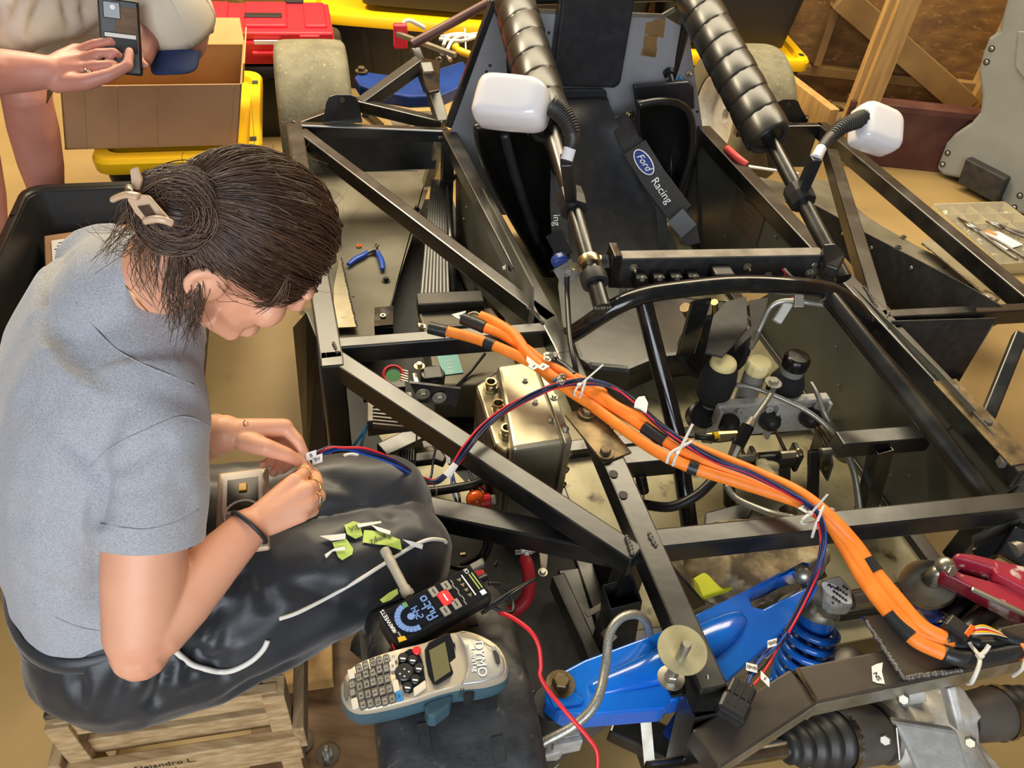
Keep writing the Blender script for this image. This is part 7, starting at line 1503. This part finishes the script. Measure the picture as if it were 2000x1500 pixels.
sub(MB().torus(LWR - (LWR - LEL).normalized() * .012, LWR - LEL, .029, .003, 28, 6), 'watch_strap', 'clip', smooth=True)
# ---- phone lying in her lap
def phone():
    z = .645; q = [P(x, y, z) for x, y in ((416, 934), (517, 925), (523, 1062), (444, 1078))]
    c = sum(q, V()) / 4; ax = ((q[1] - q[0]) + (q[2] - q[3])).normalized(); ay = ((q[0] - q[3]) + (q[1] - q[2])); ay = (ay - ax * ay.dot(ax)).normalized(); 
    n = ax.cross(ay); n = n if n.z > 0 else -n
    t = thing('smartphone', 'smartphone in a clear beige case lying face down in the lap', 'phone', c)
    build(MB().box(c, .076, .156, .010, ax, ay), 'case', 'clip', t, bevel=.004, seg=3)
    build(MB().box(c + n * .0048, .066, .144, .001, ax, ay), 'back_cover', 'silver', t, bevel=.0004)
    build(MB().box(c + n * .0053 + ay * .028, .046, .062, .001, ax, ay), 'photo_card', 'blackplastic', t); build(MB().box(c + n * .0052 + ay * .032, .058, .08, .0008, ax, ay), 'white_card', 'whitepaper', t)
    build(MB().torus(c + n * .006 - ay * .012, n, .026, .002, 32, 6), 'magnet_ring', 'inkwhite', t, smooth=True)
    build(MB().box(c + n * .007 + ay * .04, .012, .015, .003, ax, ay), 'yellow_charm', 'yellow', t, bevel=.001)
    build(MB().box(c + n * .007 - ay * .058 + ax * .012, .036, .036, .003, ax, ay), 'camera_bump', 'silver', t, bevel=.005)
    for k in (-1, 1): build(MB().lathe([(.007, 0), (.007, .003), (.005, .003)], c + n * .007 - ay * (.058 + k * .009) + ax * (.012 + k * .008), n, 18), 'lens', 'darkgloss', t, smooth=True, auto=True)
phone()
# ---- tape flags stuck on the trousers
def flag(l, name, label, m, word=None, grp=None, off=.002, xd=None):
    pts = [cast(PT_, x, y, off + random.uniform(0, .003)) for x, y in l]; c = sum((p for p, _ in pts), V()) / len(pts); n = sum((k for _, k in pts), V()).normalized()
    o = build(MB().prism([p for p, _ in pts], n * .0006), name, m); tag(o, label, 'tape', grp)
    if word:
        d = xd[0] * CR + xd[1] * CU; d = (d - n * d.dot(n)).normalized(); t_ = text(word, .013, c + n * .0035, d, n.cross(d), 'ink', 'handwriting', o)
flag(((672, 1028), (690, 1021), (702, 1024), (708, 1050), (694, 1056), (676, 1046)), 'green_tape', 'square lime green tape piece with scribble, topmost on the trouser leg', 'lime', 'VIS', 'g', xd=(.75, .62))
flag(((710, 1038), (725, 1040), (750, 1044), (780, 1056), (783, 1075), (752, 1067), (726, 1064), (708, 1062)), 'green_tape', 'long lime green tape piece with a handwritten word on the thigh', 'lime', 'Temp2', 'g', xd=(-.80, -.60))
flag(((648, 1062), (676, 1055), (690, 1075), (688, 1084), (668, 1096), (660, 1090)), 'green_tape', 'lime green tape piece hanging lowest on the thigh', 'lime', None, 'g')
flag(((695, 1027), (742, 1023), (743, 1028), (698, 1034)), 'paper_strip', 'white backing strip crossing the square green tape', 'whitepaper', None, 's', .005)
flag(((722, 1030), (762, 1043), (760, 1050), (738, 1044)), 'paper_strip', 'white backing strip between two green tape pieces', 'whitepaper', None, 's', .005)
flag(((624, 1054), (650, 1049), (673, 1046), (673, 1056), (646, 1061)), 'paper_strip', 'white backing strip above the lowest green tape', 'whitepaper', None, 's', .005)
flag(((632, 1086), (650, 1075), (672, 1073), (674, 1079), (648, 1080), (636, 1094)), 'paper_strip', 'white backing strip curling off the lowest green tape', 'whitepaper', None, 's', .005)
flag(((784, 1056), (800, 1058), (824, 1064), (822, 1073), (800, 1066)), 'paper_strip', 'white backing strip beside the trouser piping near the knee', 'whitepaper', None, 's', .004)
for o in bpy.data.objects:
    if o.get('group') == 'g': o['group'] = 'lime tape flags on the trouser leg'
    elif o.get('group') == 's': o['group'] = 'white backing strips on the trouser leg'
# ---- grey marker pen standing against the thigh
a_, b_ = cast(PT_, 746, 1074, .010)[0], P(799, 1166, .585)
PN = thing('marker_pen', 'grey marker pen leaning between the trouser leg and the meter', 'pen', b_)
d_ = b_ - a_; L_ = d_.length
build(MB().lathe([(.0055, 0), (.0080, .002), (.0082, .012), (.0068, .016), (.0078, .019), (.0078, .035), (.0072, .037), (.0072, L_ * .82), (.0088, L_ * .83), (.0086, L_ * .95), (.006, L_)], a_, d_, 18), 'barrel', 'pen', PN, smooth=True, auto=True)
build(MB().beam(a_ + d_ * .83 + CR * .009, a_ + d_ * .92 + CR * .009, .004, .003), 'pocket_clip', 'pen', PN)
# ------------------------------------------------------------------ wooden stool and the bolted board beside it
def stool():
    z = .415; A, B = P(86, 1418, z), P(542, 1352, z)
    ax = (B - A).normalized(); ax = nrm((ax.x, ax.y, 0)); ay = EZ.cross(ax); w = .34; dpt = .30
    t = thing('wooden_stool', 'rough homemade wooden stool under the seated person', 'stool', V(((A + B) / 2 + ay * .15).xy.to_3d()))
    def bd(c, sx, sy, sz, m, name, **k): return build(MB().box(c, sx, sy, sz, ax, ay), name, m, t, bevel=.002, **k)
    o = A
    bd(o + ax * .5 * w + ay * (.5 * dpt + .012) - EZ * .008, w - .05, dpt - .02, .016, 'brownwood', 'seat_board')
    bd(o + ax * .012 + ay * (.5 * dpt + .02) - EZ * .003, .030, dpt + .02, .018, 'greywood', 'seat_slat')
    bd(o + ax * w * .5 + ay * .010 - EZ * .024, w - .02, .018, .045, 'palewood', 'seat_rail')
    for s in (0, 1):
        for q in (0, 1):
            bd(o + ax * (.016 + s * (w - .032)) + ay * (.012 + q * dpt) - EZ * .208, .034, .036, .41, 'palewood', 'leg')
    bd(o + ax * w * .5 + ay * .02 - EZ * .115, w + .0, .018, .05, 'palewood', 'stretcher')
    fr = bd(o + ax * (w * .5 - .0) - ay * .012 - EZ * .165, w + .02, .018, .085, 'palewood', 'name_board')
    up = EZ; c = o + ax * (w * .5 - .045) - ay * .0215 - EZ * .165
    text('Alejandro L.', .0195, c + EZ * .020 + ax * .012, ax, EZ, 'ink', 'handwriting', fr); text('3-6-24', .018, c - EZ * .004 + ax * .005, ax, EZ, 'ink', 'handwriting', fr)
    bd(o + ax * w * .5 + ay * dpt - EZ * .10, w, .018, .07, 'palewood', 'stretcher')
    for s in (-1, 1): bd(o + ax * (w * .5 + s * (w * .5 + .012)) + ay * dpt * .5 - EZ * .13, .018, dpt + .04, .07, 'palewood2', 'stretcher')
    bd(o - ax * .035 + ay * .12 - EZ * .34, .07, .42, .018, 'palewood2', 'foot_board')
    build(MB().box(o + ax * .2 + ay * .12 - EZ * .14, .22, .05, .018, ax + ay * .5, ay - ax * .5), 'brace', 'pine', t, bevel=.002)
stool()
def dolly():
    A = P(520, 1480, .05); ax = nrm((.95, .25, 0)); ay = EZ.cross(ax); c = A + ax * .10 + ay * .10
    t = thing('bolted_board', 'dark wooden board with threaded studs on the floor beside the stool', 'board', c - EZ * .05)
    build(MB().box(c - EZ * .015, .26, .34, .03, ax, ay), 'plank', 'brownwood', t, bevel=.003); build(MB().box(c - EZ * .04 + ax * .01, .05, .34, .02, ax, ay), 'runner', 'pinedark', t); build(MB().box(c - ax * .02 + ay * .13 + EZ * .02, .10, .22, .04, ax, ay), 'yellow_block', 'pine', t, bevel=.003)
    for x, y in ((532, 1466), (590, 1450), (640, 1475)):
        p = P(x, y, .052); b = build(MB().lathe([(.022, 0), (.022, .002)], p, EZ, 24), 'washer', 'steel', t); build(MB().lathe([(.010, .001), (.010, .009)], p, EZ, 6), 'nut', 'zinc', b); build(MB().lathe([(.0055, 0), (.0055, .035), (.004, .037)], p, EZ, 12), 'stud', 'zinc', b)
dolly()
# ------------------------------------------------------------------ second person: bending over the box with a phone
PER = thing('person', 'standing person in cream t-shirt and cap bending over to photograph the cardboard box', 'person', (-1.75, 2.2, 0))
pb = MB()
wr2 = D(95, 140, 1.66); el2 = D(-80, 135, 1.55); hk = [D(150, 100, 1.70), D(156, 116, 1.685), D(158, 134, 1.68), D(152, 150, 1.685)]
chain(pb, [D(-190, 10, 1.55), el2, D(0, 140, 1.62), D(60, 140, 1.65), wr2], [.055, .052, .047, .040, .034], 16)
for k, q in enumerate(hk):
    chain(pb, [wr2 + (q - wr2) * .02, wr2.lerp(q, .5), q], [.027, .024, .0175 - .001 * k], 12); chain(pb, [wr2.lerp(q, .3) + CF * .02, q + CF * .012], [.02, .013], 10)
def fg(i, l, r0=.0125, r1=.009): pts = [hk[i]] + dl(l); chain(pb, pts, [r0 + (r1 - r0) * j / (len(pts) - 1) for j in range(len(pts))], 12)
fg(0, [(186, 86, 1.69), (215, 80, 1.69), (222, 86, 1.70)]); fg(1, [(192, 104, 1.675), (224, 102, 1.675), (233, 108, 1.69)]); fg(2, [(190, 128, 1.67), (222, 126, 1.675), (232, 130, 1.69)]); fg(3, [(184, 152, 1.68), (215, 150, 1.685), (228, 148, 1.70)], .011, .008)
chain(pb, dl([(110, 162, 1.67), (170, 160, 1.66), (215, 146, 1.66), (250, 128, 1.67), (253, 100, 1.68)]), [.022, .018, .014, .0125, .010], 12)
# other hand behind the phone
chain(pb, dl([(300, 20, 1.85), (285, 70, 1.80), (272, 110, 1.77)]), [.045, .036, .030], 14); chain(pb, dl([(268, 110, 1.75), (276, 122, 1.74), (284, 128, 1.74)]), [.012, .010, .009], 10); chain(pb, dl([(255, 122, 1.76), (262, 134, 1.745), (268, 132, 1.74)]), [.012, .010, .009], 10); chain(pb, dl([(250, 40, 1.8), (240, 26, 1.78), (236, 20, 1.77)]), [.02, .014, .011], 10)
hc2 = D(342, 40, 1.86)
f2 = nrm((.50, .02, -.80)); u2 = nrm(f2.cross(V((-.1, 1, 0))) * -1); u2 = u2 if u2.dot(CU - CF) > 0 else -u2; r2 = f2.cross(u2)
u2 = nrm(CU * .42 - CF * .85 + CR * .04); f2 = CU * -.9 - CF * .3 + CR * .10; f2 = nrm(f2 - u2 * f2.dot(u2)); r2 = f2.cross(u2)
pb.ell(hc2, r2 * .074, f2 * .094, u2 * .108, 18, 12); pb.tube([hc2 - u2 * .06 - f2 * .03, D(215, -40, 1.95)], [.058, .062], 14)
for s in (-1, 1): pb.ell(hc2 + r2 * .077 * s - u2 * .01, r2 * .010, f2 * .02, u2 * .030, 12, 8)
# legs
for hip, kn, an, rr in ((D(30, -60, 2.25), D(52, 190, 2.30), D(66, 420, 2.62), 1.0), (D(-130, -20, 2.15), D(-70, 240, 2.25), D(-20, 480, 2.42), 1.0)):
    an = V((kn.x * .4 + an.x * .6, an.y, .10)); kk = (kn - hip)
    chain(pb, [hip, hip + kk * .5, kn, kn + (an - kn) * .22, kn + (an - kn) * .5, kn + (an - kn) * .8, an], [.098, .088, .068, .072, .066, .048, .042], 18)
pb.ell(D(-80, -80, 2.15), CR * .2, CU * .14, CF * .15)
tors = [D(-130, -90, 2.05), D(40, -60, 2.0), D(190, -40, 1.95)]; chain(pb, tors, [.15, .15, .13], 18)
P2R = remesh(pb, .0042, 8); build(P2R, 'body', 'skin2', PER, smooth=True)
te = MB(); chain(te, [D(-140, -60, 2.02), D(30, -20, 1.96), D(150, -20, 1.92)], [.19, .165, .12], 20); chain(te, [D(110, -60, 1.80), D(20, 0, 1.74), D(-30, 30, 1.70)], [.11, .10, .09], 18)
tr2 = remesh(te, .008, 8); rough_up(tr2, .016, 6); rough_up(tr2, .016, 9, (1, .5, .5), True); T2 = bvh(tr2)
for a_, b_ in (((40, 2), (26, 80)), ((85, 2), (62, 72)), ((128, 2), (140, 58)), ((10, 20), (8, 84)), ((165, 5), (172, 44))): fold(tr2, cast(T2, *a_)[0], cast(T2, *b_)[0], .022, .016)
build(tr2, 't_shirt', 'tee', PER, smooth=True, label='cream t-shirt')
sh2_ = MB()
for h_, k_ in ((D(10, -40, 2.22), D(30, 70, 2.24)), (D(-110, -20, 2.12), D(-100, 110, 2.2))): chain(sh2_, [h_, h_.lerp(k_, .5), k_], [.13, .122, .115], 18)
build(remesh(sh2_, .008, 5), 'shorts', 'navy', PER, smooth=True, label='dark navy shorts')
# cap
def cap():
    rings = []
    for i in range(10):
        el = math.radians(-8 + 98 * i / 9); rings.append([hc2 + u2 * .012 + (r2 * .096 * math.cos(a) + f2 * .106 * math.sin(a)) * max(.02, math.cos(el)) + u2 * .118 * math.sin(el) for a in [2 * math.pi * j / 36 for j in range(36)]])
    C_ = build(MB().loft(rings), 'cap', 'capwhite', PER, smooth=True, label='cream cap with navy brim')
    o = hc2 + f2 * .085 + u2 * .004; top = []; n = 14
    inner = [o + r2 * .060 * math.cos(math.pi * j / n) * 1.0 + f2 * (.012 * math.sin(math.pi * j / n)) + u2 * (-.022 * math.cos(math.pi * j / n) ** 2) for j in range(n + 1)]
    outer = [o + r2 * .056 * math.copysign(abs(math.cos(math.pi * j / n)) ** .7, math.cos(math.pi * j / n)) + f2 * (.092 * math.sin(math.pi * j / n) ** .6) + u2 * (-.022 * math.cos(math.pi * j / n) ** 2 - .006) for j in range(n + 1)]
    m = MB(); rr = []
    for q in (0, .25, .5, .75, 1): rr.append([a.lerp(b, q) for a, b in zip(inner, outer)])
    low = [[p - u2 * .004 for p in r_] for r_ in rr[::-1]]
    m.loft(rr + low, False, False); build(m, 'brim', 'navy', C_, smooth=True)
    build(MB().ball(hc2 + u2 * .13, .006), 'button', 'capwhite', C_, smooth=True)
    for k in range(3): build(MB().tube([hc2 + u2 * .012 + (r2 * .0965 * math.cos(a) + f2 * .1065 * math.sin(a)) * math.cos(e) + u2 * .1185 * math.sin(e) for a in [k * math.pi / 3] for e in [math.radians(-5 + 190 * i / 16) for i in range(17)]], .0009, 5), 'seam', 'tee', C_)
cap()
rg_ = build(MB().torus(D(171, 146, 1.672), D(190, 150, 1.672) - D(160, 146, 1.672), .0125, .0018, 20, 6), 'finger_ring', 'gold', PER, smooth=True)
for k in range(6): build(MB().ball(D(174 + 4 * math.cos(k), 146 + 7 * math.sin(k * 1.1), 1.655), .0028, 8, 6), 'stone', 'zinc', rg_, smooth=True)
def phone2():
    q = [D(200, 24, 1.672), D(269, 33, 1.70), D(272, 118, 1.735), D(200, 112, 1.70)]; ax = (q[1] - q[0]).normalized(); ay = (q[0] - q[3]); ay = (ay - ax * ay.dot(ax)).normalized(); n = ax.cross(ay); n = n if n.dot(CF) < 0 else -n; c = sum(q, V()) / 4
    t = thing('smartphone', 'smartphone in a black and brown wallet case held over the box', 'phone', c)
    build(MB().box(c, .082, .155, .012, ax, ay), 'case', 'blackplastic', t, bevel=.006, seg=3)
    build(MB().box(c + n * .0062 + ax * .014 + ay * .018, .044, .085, .002, ax, ay), 'leather_panel', 'brownwood', t, bevel=.001, label='brown leather panel')
    build(MB().box(c + n * .0065 - ax * .0 - ay * .012, .066, .040, .003, ax, ay), 'card_pocket', 'blackmatte', t, bevel=.001); build(MB().box(c + n * .0075 + ay * .002, .062, .008, .002, ax, ay), 'card', 'whitepaper', t)
    build(MB().box(c + n * .007 - ax * .014 + ay * .052, .034, .034, .003, ax, ay), 'camera_bump', 'darkgloss', t, bevel=.004); build(MB().lathe([(.005, 0), (.005, .001)], c + n * .0085 - ax * .012 + ay * .058, n, 14), 'flash', 'inkwhite', t)
phone2()
tag(build(MB().prism([D(92, 176, 2.0), D(106, 170, 2.0), D(96, 190, 2.0), D(90, 202, 2.0)], CF * .004), 'strap_end', 'brownwood'), 'brown strap end hanging under the forearm beside the box', 'strap')
# ------------------------------------------------------------------ tidy up helper properties
for o in bpy.data.objects:
    if '_o' in o: del o['_o']
